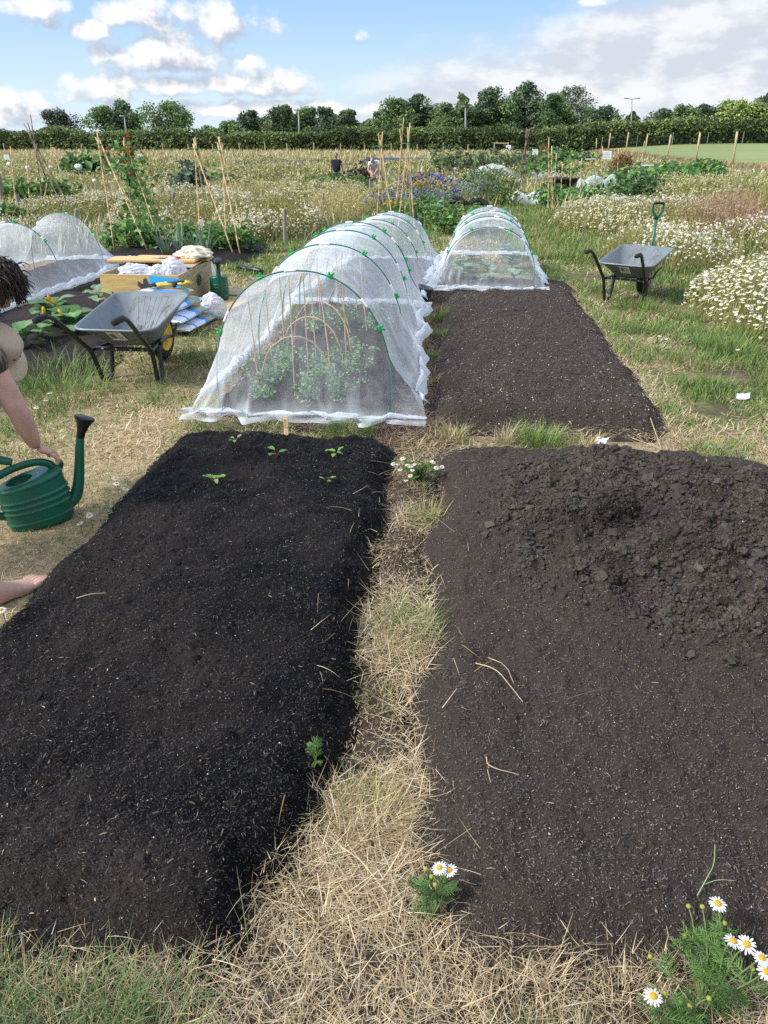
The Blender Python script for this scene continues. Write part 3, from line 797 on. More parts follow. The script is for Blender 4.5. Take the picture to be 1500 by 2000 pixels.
def arch(t, a, H):
    c = np.cos(t); s = np.clip(np.sin(t), 0, 1)
    return -a*np.sign(c)*np.abs(c)**.92, H*s**.82
def tunnel(label, loc, rz, hoops, seed, front=.28, back=.3, skirt=.16, group='insect net tunnels over the vegetable beds', clip_ts=(.16, .36, .64, .84), spread=1.0, sagk=.075, flare_right=0.0):
    """hoops: (y, cx, a, H) in local metres; the net hangs over them, closed at both ends"""
    rs = np.random.RandomState(seed)
    o = thing('net_tunnel', label, 'net tunnel', loc, rz, group)
    mb = MB()
    nt_ = 44
    tt = np.linspace(0, PI, nt_)
    rows, drows = [], []
    def outward(y, x, low):      # how far the loose net stands off the hoops near the soil
        q = low*(.05+.10*vnoise(np.full(len(x), y*2.2), np.sign(x)*3+5.0, seed+1)+.04*vnoise(np.full(len(x), y*11), np.sign(x)*3+5.0, seed+2))*spread
        return np.sign(x)*q+(x > 0)*low**2.5*flare_right*math.exp(-max(y, 0)/.9)
    def row(y, cx, a, H, sag, k):
        x, z = arch(tt, a*(1-.05*sag), H*(1-sagk*sag))
        w = (vnoise(np.full(nt_, y*5.0), tt*3, seed)-.5)*.035*sag
        x = x*(1+w); z = z*(1+w)
        # net stands out towards the ground where it is loose
        low = sstep(.45, .0, z/H)
        x = x+outward(y, x, low)
        P = np.stack([cx+x, np.full(nt_, y)+(vnoise(tt*4, np.full(nt_, y*3), seed+3)-.5)*.03*sag, z], 1)
        d = .10*low + .05*(1-sag)
        # skirt lying gathered on the soil
        sk, dk = [], []
        for side in (0, -1):
            e = P[side]; sg = -1 if side == 0 else 1
            q = []
            for j in range(1, 7):
                u = j/6
                n1 = vnoise(np.array([y*9+j*.7]), np.array([sg*4+9.0]), seed+4)[0]; n2 = vnoise(np.array([y*23+j]), np.array([sg*7+3.0]), seed+5)[0]
                q.append([e[0]+sg*(skirt*u*(.5+.9*n1)-.03*np.sin(u*PI)), e[1]+.03*(n2-.5), .012+.075*n1*np.sin(u*PI)**.8+.05*(n2-.3)*np.sin(u*PI)])
            sk.append(np.array(q)); dk.append(np.full(6, .22))
        P = np.concatenate([sk[0][::-1], P, sk[1]])
        d = np.concatenate([dk[0], d, dk[1]])
        rows.append(P); drows.append(d)
    for i in range(len(hoops)-1):
        y0, c0, a0, H0 = hoops[i]; y1, c1, a1, H1 = hoops[i+1]
        m = max(6, int((y1-y0)/.06))
        for k in range(m):
            u = k/m; sag = np.sin(PI*u)**.7
            row(y0+(y1-y0)*u, c0+(c1-c0)*u, a0+(a1-a0)*u, H0+(H1-H0)*u, sag, k)
    row(*hoops[-1], 0, 0)
    mb.grid(np.array(rows), None, np.array(drows))
    # closed ends: the net drops from the end hoop to the soil
    for (hp, dist, sg) in ((hoops[0], front, -1), (hoops[-1], back, 1)):
        y, cx, a, H = hp
        vs = np.linspace(0, 1, 26); us = np.linspace(.02, PI-.02, 60)
        x, z = arch(us, a, H); x = x+outward(y, x, sstep(.45, .0, z/H))
        G_, D_ = [], []
        for v in vs:
            drop = v
            zz = z*(1-drop)
            flare = dist*v**1.3
            fold = (vnoise(us*3.5+drop*.9, np.full(60, 2.0+v), seed+6)-.5)*.035*sstep(.35, 1, v) + (vnoise(us*11, np.full(60, v*2.0), seed+7)-.5)*.012*sstep(.4, 1, v)
            xx = x*(1+.06*v) + (x > 0)*(x/a)**2*0*(1 if sg < 0 else 0) + (vnoise(us*6, np.full(60, v*2), seed+2)-.5)*.05*v
            yy = y+sg*(flare+fold*2.2*(z/H+.2))
            G_.append(np.stack([cx+xx, yy, np.maximum(zz, .01)+fold*.3*(v > .8)], 1))
            cre = np.clip((vnoise(us*10+v*1.5, np.full(60, 3.0+v*1.8), seed+1)-.78)*1.6, 0, .3)
            D_.append(.04+cre*sstep(.3, .8, v)+.20*sstep(.86, 1, v))
        # hem bunched on the ground
        lo = G_[-1].copy()
        for j in range(1, 9):
            u = j/8
            n1 = vnoise(us*4+j*.5, np.full(60, j*.9), seed+4); n2 = vnoise(us*12+j, np.full(60, j*1.3), seed+5)
            q = lo.copy(); q[:, 1] += sg*(.10*u*(.4+1.3*n1)); q[:, 2] = .010+(.055*n1+.035*(n2-.4))*np.sin(u*PI)**.8
            q[:, 0] += (n2-.5)*.04
            G_.append(q); D_.append(.10+.22*n1)
        mb.grid(np.array(G_), None, np.array(D_))
    mb.build('net', M_net, o, smooth=True, world=False, dens=True)
    for i, (y, cx, a, H) in enumerate(hoops):
        t = np.linspace(0, PI, 49); x, z = arch(t, a, H)
        P = np.stack([cx+x, np.full(49, y), z], 1); P[0, 2] = -.12; P[-1, 2] = -.12
        h = MB().tube(P*[1, 1, 1]+[0, 0, .004], .0048, 7).build('hoop', M_hoop, o, smooth=True, world=False)
        for k in clip_ts:
            kk = np.clip(k+rs.uniform(-.04, .04), .08, .92)
            ci = kk*PI; cxx, czz = arch(np.array([ci]), a, H); cxx, czz = cx+cxx[0], czz[0]+.006
            x2, z2 = arch(np.array([ci+.02]), a, H); ang = math.atan2(z2[0]-czz+.006, cx+x2[0]-cxx)
            c = MB().rbox((cxx, y, czz), (.044, .022, .018), .006, ry=-ang).rbox((cxx+.018*math.cos(ang+1.1), y, czz+.018*math.sin(ang+1.1)), (.030, .016, .014), .005, ry=-ang-1.1)
            c.rbox((cxx+.018*math.cos(ang+2.1), y, czz+.018*math.sin(ang+2.1)), (.024, .016, .012), .005, ry=-ang-2.1)
            c.build('clip', M_clip, h, smooth=True, world=False)
        for k in (.24+rs.uniform(-.05, .05), .52+rs.uniform(-.05, .05), .77+rs.uniform(-.05, .05)):
            ts = np.linspace(k*PI-.055, k*PI+.055, 6); xx, zz = arch(ts, a, H)
            MB().tube(np.stack([cx+xx, np.full(6, y), zz+.005], 1), .0090, 7).build('sleeve', M_sleeve, h, smooth=True, world=False)
    return o
Y0 = 4.46
tunnel('tall front net tunnel of green hoops over pea plants and canes', (-.955, Y0, .07), 0,
       [(0, 0, .58, .83), (1.1, .0, .58, .85), (2.05, -.02, .58, .85), (2.95, -.05, .58, .83)], 1, front=.27, back=.18, skirt=.06, spread=.85, flare_right=.10)
tunnel('low net tunnel behind the tall one, hooped nearer the bean canes', (-.98, 7.95, .06), 0,
       [(0, -.05, .56, .76), (.85, .0, .56, .74), (1.7, .05, .56, .72), (2.6, .08, .56, .68)], 2, front=.12, back=.35, skirt=.09)
tunnel('short net tunnel over cabbage plants at the end of the bare bed', (.40, 8.80, .10), 0,
       [(0, -.02, .54, .63), (.72, .0, .54, .68), (1.4, .02, .53, .69), (2.15, .03, .53, .69)], 3, front=.34, back=.35, skirt=.08)
tunnel('net tunnel sagging between hoops beside the wooden crate', (-5.2, 6.35, .05), math.radians(2),
       [(0, 0, .52, .68), (1.1, 0, .52, .68), (2.25, 0, .52, .70), (3.55, 0, .50, .70)], 4, front=.3, back=.65, skirt=.10, clip_ts=(.2, .5, .8), spread=1.2, sagk=.2)

# ------------------------------------------------------------------ inside the tunnels
def Gp(x, y, z=0.0):      # where the view ray through a photo point meets height z: measuring aid
    u = (x-750)/FPX; v = (1000-y)/FPX
    cp, sp = math.cos(PITCH), math.sin(PITCH)
    d = (u, cp+v*sp, -sp+v*cp); c, s = math.cos(YAW), math.sin(YAW)
    d = (c*d[0]-s*d[1], s*d[0]+c*d[1], d[2]); t = (z-CAMH)/d[2]
    return d[0]*t, d[1]*t
rc = np.random.RandomState(5)
def cane_mesh(base, top, r, name='bamboo_cane', m=None, nodes=True, parent=None, n=7):
    b, t = np.array(base, float), np.array(top, float)
    k = 9 if nodes else 5
    P = b+(t-b)*np.linspace(0, 1, k)[:, None]
    P[1:-1] += rc.randn(k-2, 3)*r*.35
    if nodes:
        P2, r2 = [], []
        for i in range(k):
            P2.append(P[i]); r2.append(r*(1-.25*i/k))
            if 0 < i < k-1:
                d = (P[i+1]-P[i]); d /= np.linalg.norm(d)
                P2.append(P[i]+d*.004); r2.append(r*(1.28-.25*i/k)); P2.append(P[i]+d*.010); r2.append(r*(1-.25*i/k))
        P, rr = np.array(P2), np.array(r2)
    else: rr = r*(1-.3*np.linspace(0, 1, k))
    mb = MB().tube(P, rr, n)
    return mb.build(name, m or M_cane, parent, smooth=True, world=True)
cane_px = [((480, 548), (507, 755)), ((513, 523), (533, 710)), ((543, 507), (558, 695)), ((562, 523), (577, 772)), ((590, 507), (603, 727)), ((603, 497), (618, 700)),
           ((622, 532), (650, 747)), ((668, 512), (678, 723)), ((645, 507), (690, 655)), ((703, 507), (718, 647)), ((617, 480), (628, 640)), ((655, 468), (662, 620)), ((690, 470), (697, 610))]
CANE_LABELS = ['thin bamboo cane standing nearest the left edge of the tall net tunnel', 'bamboo cane second from the left inside the tall net tunnel', 'bamboo cane third from the left inside the tall net tunnel',
    'foremost bamboo cane, rising just left of the nearest willow arch top', 'bamboo cane rising through the middle of the nearest willow arch', 'bamboo cane just right of the one through the nearest arch',
    'leaning bamboo cane at the right foot of the nearest willow arch', 'bamboo cane standing in the right-hand pea clump', 'bamboo cane leaning steeply to the right toward the tunnel side',
    'bamboo cane standing furthest right in the tall net tunnel', 'bamboo cane behind the third willow arch in the tunnel', 'bamboo cane above the pea plant in the middle of the tunnel', 'rearmost bamboo cane before the tunnel\'s back net']
for ((tx, ty), (bx, by)), lab in zip(cane_px, CANE_LABELS):
    gx, gy = Gp(bx, by, .10)
    # height from the top pixel at the same distance
    L_ = min(.90, .62+.2*rc.rand()+.04*(gy-5))
    zt = .06+.80*math.sqrt(max(.05, 1-((gx+1.0)/.66)**2))
    # top point
    ax, ay = Gp(tx, ty, .10)
    best = None
    for zz in np.linspace(.4, 1.0, 60):
        qx, qy = Gp(tx, ty, zz)
        if best is None or abs(qy-gy-.0) < best[0]: best = (abs(qy-gy), qx, qy, zz)
    top = (best[1], best[2], min(best[3], zt))
    o = cane_mesh((gx, gy, .02), top, .0050)
    tag(o, lab, 'cane', 'bamboo canes inside the tall net tunnel')
for (l, r_, ap, lab) in (((512, 760), (648, 758), .40, 'bent willow arch nearest the front of the tall net tunnel'), ((552, 712), (672, 725), .42, 'bent willow arch just behind the nearest one in the tunnel'),
                         ((575, 680), (688, 706), .46, 'third bent willow arch from the front of the tunnel'), ((640, 630), (715, 640), .42, 'rearmost bent willow arch, before the back net')):
    a = np.array([*Gp(*l, .08), .04]); b = np.array([*Gp(*r_, .08), .04])
    t = np.linspace(0, PI, 25)
    P = a+(b-a)*((1-np.cos(t))/2)[:, None]; P[:, 2] += ap*np.sin(t)**.75
    P[1:-1] += rc.randn(23, 3)*.002
    o = MB().tube(P, .0055, 7).build('willow_arch', M_willow, smooth=True)
    tag(o, lab, 'plant support', 'bent willow arches inside the tall net tunnel')
PEA = [(.19, .31, .15), (.24, .37, .18), (.15, .25, .12), (.28, .40, .22)]
def pea(px, py, sx, sy, h, lab):
    gx, gy = Gp(px, py, .1); z = hz(gx, gy)
    o = thing('pea_plant', lab, 'pea plant', (gx, gy, z), 0, 'pea plants inside the tall net tunnel')
    st, lf = MB(), MB(); rs = np.random.RandomState(int(px*3+py))
    for i in range(10):
        a = rs.rand()*2*PI
        b = np.array([gx+rs.randn()*sx*.3, gy+rs.randn()*sy*.5, z-.01])
        P = [b]
        d = np.array([.3*np.cos(a), .3*np.sin(a), 1.0]); k = rs.randint(6, 10)
        for j in range(k):
            d = d+rs.randn(3)*[.35, .35, .15]; d /= np.linalg.norm(d); P.append(P[-1]+d*h*rs.uniform(.7, 1.15)/k)
        P = np.array(P); st.tube(P, np.linspace(.0022, .0012, len(P)), 4, (.10, .17, .06))
        for q in P[1:]:
            n = 5; lf.leaves(q+rs.randn(n, 3)*[.022, .022, .014], .018+.018*rs.rand(n), None, mixc(PEA, n, None, .15, rs), .75, .4, rs)
    st.build('stem', M_leaf, o); lf.build('foliage', M_leaf, o)
for a in ((525, 745, .10, .18, .26, 'pea plant sprawling behind the left foot of the nearest arch'), (560, 715, .10, .2, .24, 'pea plant between the first and second willow arches'),
          (600, 770, .08, .16, .24, 'pea plant in the middle of the tunnel, under the nearest arch'), (630, 722, .08, .2, .24, 'pea plant behind the middle one near the nearest arch'),
          (665, 762, .08, .16, .26, 'pea plant by the right foot of the nearest arch'), (695, 722, .08, .2, .28, 'pea plant climbing near the tunnel\'s right wall'),
          (505, 772, .03, .04, .10, 'small low pea seedling by the leftmost cane'), (612, 645, .08, .2, .22, 'pea plant further back behind the third arch'), (668, 640, .07, .2, .24, 'pea plant further back in the middle of the tunnel'), (722, 640, .07, .2, .28, 'pea plant further back by the tunnel\'s right wall')):
    pea(*a)
def brassica(name, x, y, h, n, size, cols, lab, cat, group, seed, m=None):
    z = hz(x, y); rs = np.random.RandomState(seed)
    o = thing(name, lab, cat, (x, y, z), 0, group)
    st, lf = MB(), MB()
    st.tube([(x, y, z-.03), (x, y, z+h*.6)], .006, 6, (.13, .19, .09))
    for i in range(n):
        a = i*2.4+rs.rand()*.5; zz = z+h*(.15+.6*i/n)
        L_ = size*rs.uniform(.7, 1.15); W = L_*.42
        u = np.linspace(0, 1, 7); v = np.linspace(-1, 1, 5)
        wid = W*np.sin(np.clip(u*.82+.18, 0, 1)*PI)**.6*np.where(u < .25, .22, 1)
        up = .9-.5*i/n*0; el = rs.uniform(.35, .9)
        r = L_*(u*np.cos(el*(1-.4*u))); zc = L_*(u*np.sin(el)-.42*u**2)
        ca, sa = np.cos(a), np.sin(a)
        G_ = np.zeros((7, 5, 3))
        for j, vv in enumerate(v):
            wv = rs.randn(7)*.006+np.abs(vv)*.14*wid
            G_[:, j] = np.stack([x+ca*r-sa*wid*vv, y+sa*r+ca*wid*vv, zz+zc+wv], 1)
        c = jit(cols[rs.randint(len(cols))], 1, .12, rs)[0]
        cc = np.tile(c, (7, 5, 1)); cc[:, 2] *= 1.35
        lf.grid(G_, cc)
    st.build('stem', M_leaf, o); lf.build('foliage', M_leaf, o, smooth=True)
    return o
CAB = [(.14, .24, .16), (.11, .20, .13), (.18, .29, .18)]
k = 0
for (px, py, h, lab) in ((905, 545, .18, 'young cabbage plant front left in the short tunnel'), (955, 552, .10, 'pale low cabbage seedling at the front middle'), (1005, 540, .22, 'tall cabbage plant front right in the short tunnel'),
                    (900, 515, .20, 'cabbage plant in the second row on the left'), (952, 515, .18, 'cabbage plant in the second row in the middle'), (1000, 508, .24, 'cabbage plant in the second row on the right'),
                    (920, 490, .2, 'cabbage plant in the back row, left of the middle'), (985, 488, .24, 'cabbage plant in the back row, right of the middle')):
    x, y = Gp(px, py, .12); k += 1
    brassica('cabbage_plant', x, y, h, 9, .17, CAB, lab, 'cabbage', 'cabbages inside the short net tunnel', k)

# ------------------------------------------------------------------ on the left front bed
def seedling(px, py, n, size, lab, seed, red=True):
    x, y = Gp(px, py, .13); z = hz(x, y); rs = np.random.RandomState(seed)
    o = thing('beet_seedling', lab, 'seedling', (x, y, z), 0, 'seedlings in the wet soil bed')
    st, lf = MB(), MB()
    for i in range(n):
        a = i*2*PI/n+rs.rand()*1.2; h = size*rs.uniform(.5, .9); t = rs.uniform(.2, .7)
        tip = np.array([x+np.cos(a)*h*t, y+np.sin(a)*h*t, z+h*.75])
        st.tube([(x, y, z-.01), ((x*2+tip[0])/3, (y*2+tip[1])/3, z+h*.4), tip], [.0026, .0022, .0018], 5, (.22, .07, .05) if red else (.12, .24, .06))
        L_ = size*rs.uniform(.5, .8); W = L_*.28; el = rs.uniform(-.1, .7)
        u = np.linspace(0, 1, 6); wid = W*np.sin((u*.9+.08)*PI)**.7
        G_ = np.zeros((6, 3, 3))
        for j, vv in enumerate((-1, 0, 1)):
            G_[:, j] = np.stack([tip[0]+np.cos(a)*L_*u*np.cos(el)-np.sin(a)*wid*vv, tip[1]+np.sin(a)*L_*u*np.cos(el)+np.cos(a)*wid*vv, tip[2]+L_*(u*np.sin(el)-.25*u**2)+abs(vv)*.25*wid+rs.randn(6)*.002], 1)
        lf.grid(G_, jit((.16, .33, .075), 1, .12, rs)[0])
    st.build('stem', M_leaf, o); lf.build('leaves', M_leaf, o, smooth=True)
seedling(420, 945, 6, .065, 'many-leaved beet seedling alone at the left of the wet bed', 1)
seedling(540, 893, 3, .075, 'beet seedling leaning left, nearest the wooden plant label', 2)
seedling(655, 884, 5, .062, 'upright beet seedling to the right of the plant label', 3)
seedling(460, 868, 4, .05, 'small beet seedling by the bed\'s far left corner', 4)
seedling(640, 938, 3, .042, 'tiny beet seedling alone on the right half of the wet bed', 5)
pl = thing('plant_label', 'pale wooden plant label stuck upright in the far edge of the bed', 'plant label', (-.915, 3.74, hz(-.915, 3.74)))
z0 = hz(-.915, 3.74)
MB().rbox((-.915, 3.74, z0+.045), (.026, .004, .13), .0015, rx=-.12).build('stick', mat('label_wood', (.62, .45, .26), .6, var=.1, scale=30), pl)
wr = MB(); rs = np.random.RandomState(4)
for i in range(5):
    zz = z0+.092-i*.011
    for k_ in range(2): wr.box((-.919+.007*k_, 3.7300+.0012*i, zz), (.005, .0012, rs.uniform(.0018, .0055)), rx=-.12, ry=rs.uniform(-.4, .4))
wr.build('writing', mat('ink', (.03, .03, .04), .7), pl)
# ================================================================== wheelbarrows, spade
M_galv = mat('galvanised', (.20, .22, .24), .42, .55, .5, var=.12, scale=9, bump=.0015, bscale=40, col2=(.21, .23, .25))
M_black = mat('black_paint', (.012, .012, .013), .38, spec=.5)
M_rubber = mat('black_rubber', (.018, .018, .018), .7)
M_yellow = mat('yellow_rim', (.62, .40, .03), .45, var=.1, scale=30)
M_white = mat('white_paper', (.74, .76, .76), .6)
M_ink = mat('printed_ink', (.06, .06, .065), .6)
M_steel = mat('bright_steel', (.35, .36, .37), .4, .8)
def tray_mat():
    m, nt, out = new_mat('tray_steel'); N, L = nt.nodes, nt.links
    b = N.new('ShaderNodeBsdfPrincipled'); b.inputs['Metallic'].default_value = .3; b.inputs['Roughness'].default_value = .5; b.inputs['Specular IOR Level'].default_value = .3
    tc = N.new('ShaderNodeTexCoord')
    n = N.new('ShaderNodeTexNoise'); n.inputs['Scale'].default_value = 6; n.inputs['Detail'].default_value = 8; n.inputs['Roughness'].default_value = .7; n.inputs['Distortion'].default_value = .6
    mp = N.new('ShaderNodeMapping'); mp.inputs['Scale'].default_value = (1.6, 1, .8)
    L.new(tc.outputs['Object'], mp.inputs[0]); L.new(mp.outputs[0], n.inputs['Vector'])
    a = N.new('ShaderNodeAttribute'); a.attribute_name = 'Col'
    sep = N.new('ShaderNodeSeparateColor'); L.new(a.outputs['Color'], sep.inputs[0])
    mr = N.new('ShaderNodeMapRange'); mr.inputs['From Min'].default_value = .50; mr.inputs['From Max'].default_value = .66
    L.new(n.outputs['Fac'], mr.inputs['Value'])
    mu = N.new('ShaderNodeMath'); mu.operation = 'MULTIPLY'; L.new(mr.outputs[0], mu.inputs[0]); L.new(sep.outputs[0], mu.inputs[1])
    mx = N.new('ShaderNodeMix'); mx.data_type = 'RGBA'; L.new(mu.outputs[0], mx.inputs['Factor'])
    n2 = N.new('ShaderNodeTexNoise'); n2.inputs['Scale'].default_value = 22; n2.inputs['Detail'].default_value = 4; L.new(tc.outputs['Object'], n2.inputs['Vector'])
    m2 = N.new('ShaderNodeMix'); m2.data_type = 'RGBA'; L.new(n2.outputs['Fac'], m2.inputs['Factor'])
    m2.inputs['A'].default_value = (.15, .175, .195, 1); m2.inputs['B'].default_value = (.21, .235, .255, 1)
    L.new(m2.outputs['Result'], mx.inputs['A']); mx.inputs['B'].default_value = (.085, .068, .055, 1)
    L.new(mx.outputs['Result'], b.inputs['Base Color'])
    m3 = N.new('ShaderNodeMapRange'); m3.inputs['To Min'].default_value = .42; m3.inputs['To Max'].default_value = .9
    L.new(mu.outputs[0], m3.inputs['Value']); L.new(m3.outputs[0], b.inputs['Roughness'])
    L.new(b.outputs[0], out.inputs[0]); return m
M_tray = tray_mat()
def rrect(hx, y0, y1, r, n=8):
    P = []
    for cx, cy, a0 in ((hx-r, y1-r, 0), (-hx+r, y1-r, PI/2), (-hx+r, y0+r, PI), (hx-r, y0+r, 1.5*PI)):
        for k in range(n+1):
            a = a0+k*PI/2/n; P.append([cx+r*math.cos(a), cy+r*math.sin(a)])
    return np.array(P)
def wheelbarrow(label, loc, rz):
    """local: +y is the way it rolls, origin on the ground between the feet"""
    o = thing('wheelbarrow', label, 'wheelbarrow', loc, rz, 'galvanised wheelbarrows')
    # tray: rings from the floor pan up to the rolled rim, outside then inside
    def ring(u, inset=0.0):
        hx = .17+.125*u; y0 = .02-.20*u; y1 = .35+.30*u; r = .10+.02*u
        P = rrect(hx-inset, y0+inset, y1-inset, r)
        # the rim climbs towards the front; sides and front are steeper than the back
        k = sstep(y0, y1, P[:, 1])
        z = .275+(.155+.105*k)*u**.92
        return np.concatenate([P, z[:, None]], 1)
    us = [0, .12, .3, .5, .7, .88, 1.0]
    mb = MB(); n = len(ring(0))
    cen = 0
    outer = [ring(u) for u in us]
    rim = ring(1.0); c_ = rim.mean(0)
    def off(P, d, dz):
        q = P.copy(); v = P[:, :2]-c_[:2]; v /= np.linalg.norm(v, axis=1)[:, None]; q[:, :2] += v*d; q[:, 2] += dz; return q
    lip = [off(rim, .006, .006), off(rim, .014, .004), off(rim, .016, -.006), off(rim, .010, -.012), off(rim, .004, -.008)]
    inner = [off(ring(u), -.003, .003) for u in us]
    # pressed ribs on the inside of the front wall
    for q in inner:
        k = sstep(.30, .40, q[:, 1]); q[:, 1] -= 0
    seq = [np.tile([0, .19, .278], (n, 1))] + inner + lip + outer[::-1] + [np.tile([0, .19, .271], (n, 1))]
    dirt = [1.0]+[1.0]*4+[.8, .6, .35]+[.1]*5+[.15]*len(us)+[.3]
    Gd = np.array(seq)
    cc = np.zeros((len(seq), n, 3)); cc[..., 0] = np.array(dirt)[:, None]
    mb.grid(Gd, cc, wrap=True)
    tray = mb.build('tray', M_tray, o, smooth=True, world=False)
    rb = MB()
    for fx in (-.62, -.36, -.12, .12, .36, .62):
        P = []
        for u in np.linspace(.12, .88, 8):
            hx = .17+.125*u; y1 = .35+.30*u
            P.append([fx*(hx-.08), y1-.001, .275+.26*u**.92+.001])
        rb.tube(P, .0050, 6, (0.6, 0, 0))
    for u in (.12, .88):
        hx = .17+.125*u; y1 = .35+.30*u
        rb.tube([[fx*(hx-.08), y1-.001, .275+.26*u**.92+.001] for fx in np.linspace(-.62, .62, 7)], .0050, 6, (0.6, 0, 0))
    rb.build('pressed_rib', M_tray, tray, smooth=True, world=False)
    # label on the back wall
    def backp(x, u, d=.006): return np.array([x, .02-.20*u-d, .275+.155*u**.92-.001])
    st = MB(); st.grid(np.array([[backp(x, u) for x in (.0-.055, .055)] for u in (.30, .85)]) )
    lb = st.build('sticker', M_white, tray, world=False)
    bars = MB(); rs = np.random.RandomState(3); x = -.045
    while x < -.003:
        w = rs.uniform(.0015, .004); bars.grid(np.array([[backp(x, u, .008), backp(x+w, u, .008)] for u in (.42, .74)])); x += w+rs.uniform(.0012, .003)
    for k in range(4): bars.grid(np.array([[backp(.006, .40+.1*k, .008), backp(.006+rs.uniform(.02, .04), .40+.1*k, .008)], [backp(.006, .43+.1*k, .008), backp(.03, .43+.1*k, .008)]]))
    bars.build('barcode', M_ink, lb, world=False)
    # handle tubes bend down into the legs and back up to the chassis
    def smooth(P, it=2):
        P = np.array(P, float)
        for _ in range(it):
            Q = [P[0]]
            for a, b in zip(P[:-1], P[1:]): Q += [a*.75+b*.25, a*.25+b*.75]
            P = np.array(Q+[P[-1]])
        return P
    for s in (-1, 1):
        P = smooth([(s*.262, -.60, .585), (s*.262, -.50, .585), (s*.256, -.42, .56), (s*.235, -.13, .30), (s*.230, -.07, .255), (s*.215, -.015, .05), (s*.212, 0, .005), (s*.200, .10, .005), (s*.196, .13, .05), (s*.185, .155, .255)])
        MB().tube(P, .0165, 10).build('leg', M_black, o, smooth=True, world=False)
        MB().tube([(s*.262, -.63, .585), (s*.262, -.625, .585), (s*.262, -.54, .585), (s*.262, -.505, .585), (s*.262, -.495, .585)], [.016, .0215, .0215, .0215, .018], 12).build('grip', M_rubber, o, smooth=True, world=False)
        P = smooth([(s*.225, -.10, .255), (s*.19, .10, .255), (s*.16, .30, .25), (s*.085, .56, .21), (s*.075, .66, .19)])
        MB().tube(P, .0155, 8).build('chassis_rail', M_black, o, smooth=True, world=False)
        # front stay: flat strap from the tray front down to the axle
        P = smooth([(s*.10, .66, .185), (s*.14, .62, .27), (s*.22, .50, .34), (s*.245, .40, .35)])
        MB().tube(P, .012, 6, squash=(1.3, .45)).build('stay', M_galv, o, smooth=True, world=False)
    for y, z in ((-.03, .258), (.16, .258)):
        MB().box((0, y, z), (.43, .03, .022)).build('cross_bar', M_black, o, world=False)
    bl = MB()
    for x in (-.15, -.05, .06, .15): bl.lathe([(.009, 0), (.009, .004), (.005, .008)], (x, -.046, .26), 10, M=Matrix.Rotation(PI/2, 3, 'X'))
    bl.build('bolt', M_steel, o, world=False)
    w = thing('wheel', None, None, (0, .66, .19)); w.parent = o
    t = np.linspace(0, 2*PI, 33)[:-1]
    MB().tube(np.stack([t*0, .150*np.cos(t), .150*np.sin(t)], 1), .042, 12, closed=True, squash=(1, .95)).build('tyre', M_rubber, w, smooth=True, world=False)
    rm = MB().lathe([(.030, -.045), (.045, -.04), (.09, -.022), (.112, -.038), (.118, -.040), (.118, .040), (.112, .038), (.09, .022), (.045, .04), (.030, .045)], n=28, M=Matrix.Rotation(PI/2, 3, 'Y'))
    rm.build('rim', M_yellow, w, smooth=True, world=False)
    MB().tube([(-.10, 0, 0), (.10, 0, 0)], .010, 8).build('axle', M_steel, w, world=False)
    return o
wheelbarrow('mud-stained grey wheelbarrow parked beside the bean bed, by the compost bags', (-2.37, 4.98, hz(-2.4, 5.0)), math.radians(-1))
wb2 = wheelbarrow('grey wheelbarrow parked by the daisies with a green spade behind it', (1.87, 8.40, hz(1.87, 8.4)), math.radians(-30))
sp = thing('spade', 'green handled spade stuck upright behind the right-hand wheelbarrow', 'spade', (2.30, 9.28, hz(2.30, 9.28)))
M_green = mat('green_plastic', (.0, .085, .052), .33, spec=.5, var=.12, scale=14)
x, y, z = 2.30, 9.28, hz(2.3, 9.28)
MB().tube([(x, y, z+.12), (x, y, z+.3), (x+.005, y, z+.80)], [.019, .018, .0165], 10).build('shaft', M_green, sp, smooth=True)
g = MB().tube([(x+.004, y, z+.79), (x-.012, y, z+.83), (x-.05, y, z+.88), (x-.055, y, z+.955), (x-.05, y, z+.965)], [.017, .016, .013, .012, .012], 8).tube([(x+.006, y, z+.79), (x+.022, y, z+.83), (x+.06, y, z+.88), (x+.065, y, z+.955), (x+.06, y, z+.965)], [.017, .016, .013, .012, .012], 8)
hd = g.build('handle', M_green, sp, smooth=True)
MB().tube([(x-.052, y, z+.962), (x-.03, y, z+.966), (x+.04, y, z+.966), (x+.062, y, z+.962)], [.013, .0155, .0155, .013], 10).build('grip', M_rubber, hd, smooth=True)
bd = MB(); u = np.linspace(-1, 1, 9); v = np.linspace(0, 1, 9)
for d in (0, .003): bd.grid(np.array([[(x+.09*q*(1-.12*k*k), y+d+.012*(1-q*q), z+.17-.30*k) for q in u] for k in v]))
bd.build('blade', M_steel, sp, smooth=True)

# ================================================================== wooden crate and what is in and on it
M_ply = mat('varnished_ply', (.56, .39, .15), .45, var=.16, scale=10, stretch=(.5, .5, 5), bump=.0008, bscale=60, spec=.4)
M_plyside = mat('weathered_ply', (.36, .30, .19), .7, var=.25, scale=9, stretch=(.6, .6, 4))
M_lid = mat('pine_lid', (.60, .38, .16), .5, var=.15, scale=12, stretch=(.5, 4, 4))
cx0, cx1, cy0, cy1, ch = -3.64, -2.80, 7.33, 8.38, .35
zc = hz(-3.0, 8.0)-.01
cr = thing('wooden_crate', 'open yellow plywood crate with black emblem, holding bundled nets', 'crate', (-3.2, 7.85, zc))
t_ = .018
MB().box(((cx0+cx1)/2, cy0+t_/2, zc+ch/2), (cx1-cx0-.006, t_, ch)).build('front_panel', M_ply, cr)
MB().box(((cx0+cx1)/2, cy1-t_/2, zc+ch/2), (cx1-cx0-.006, t_, ch)).build('back_panel', M_plyside, cr)
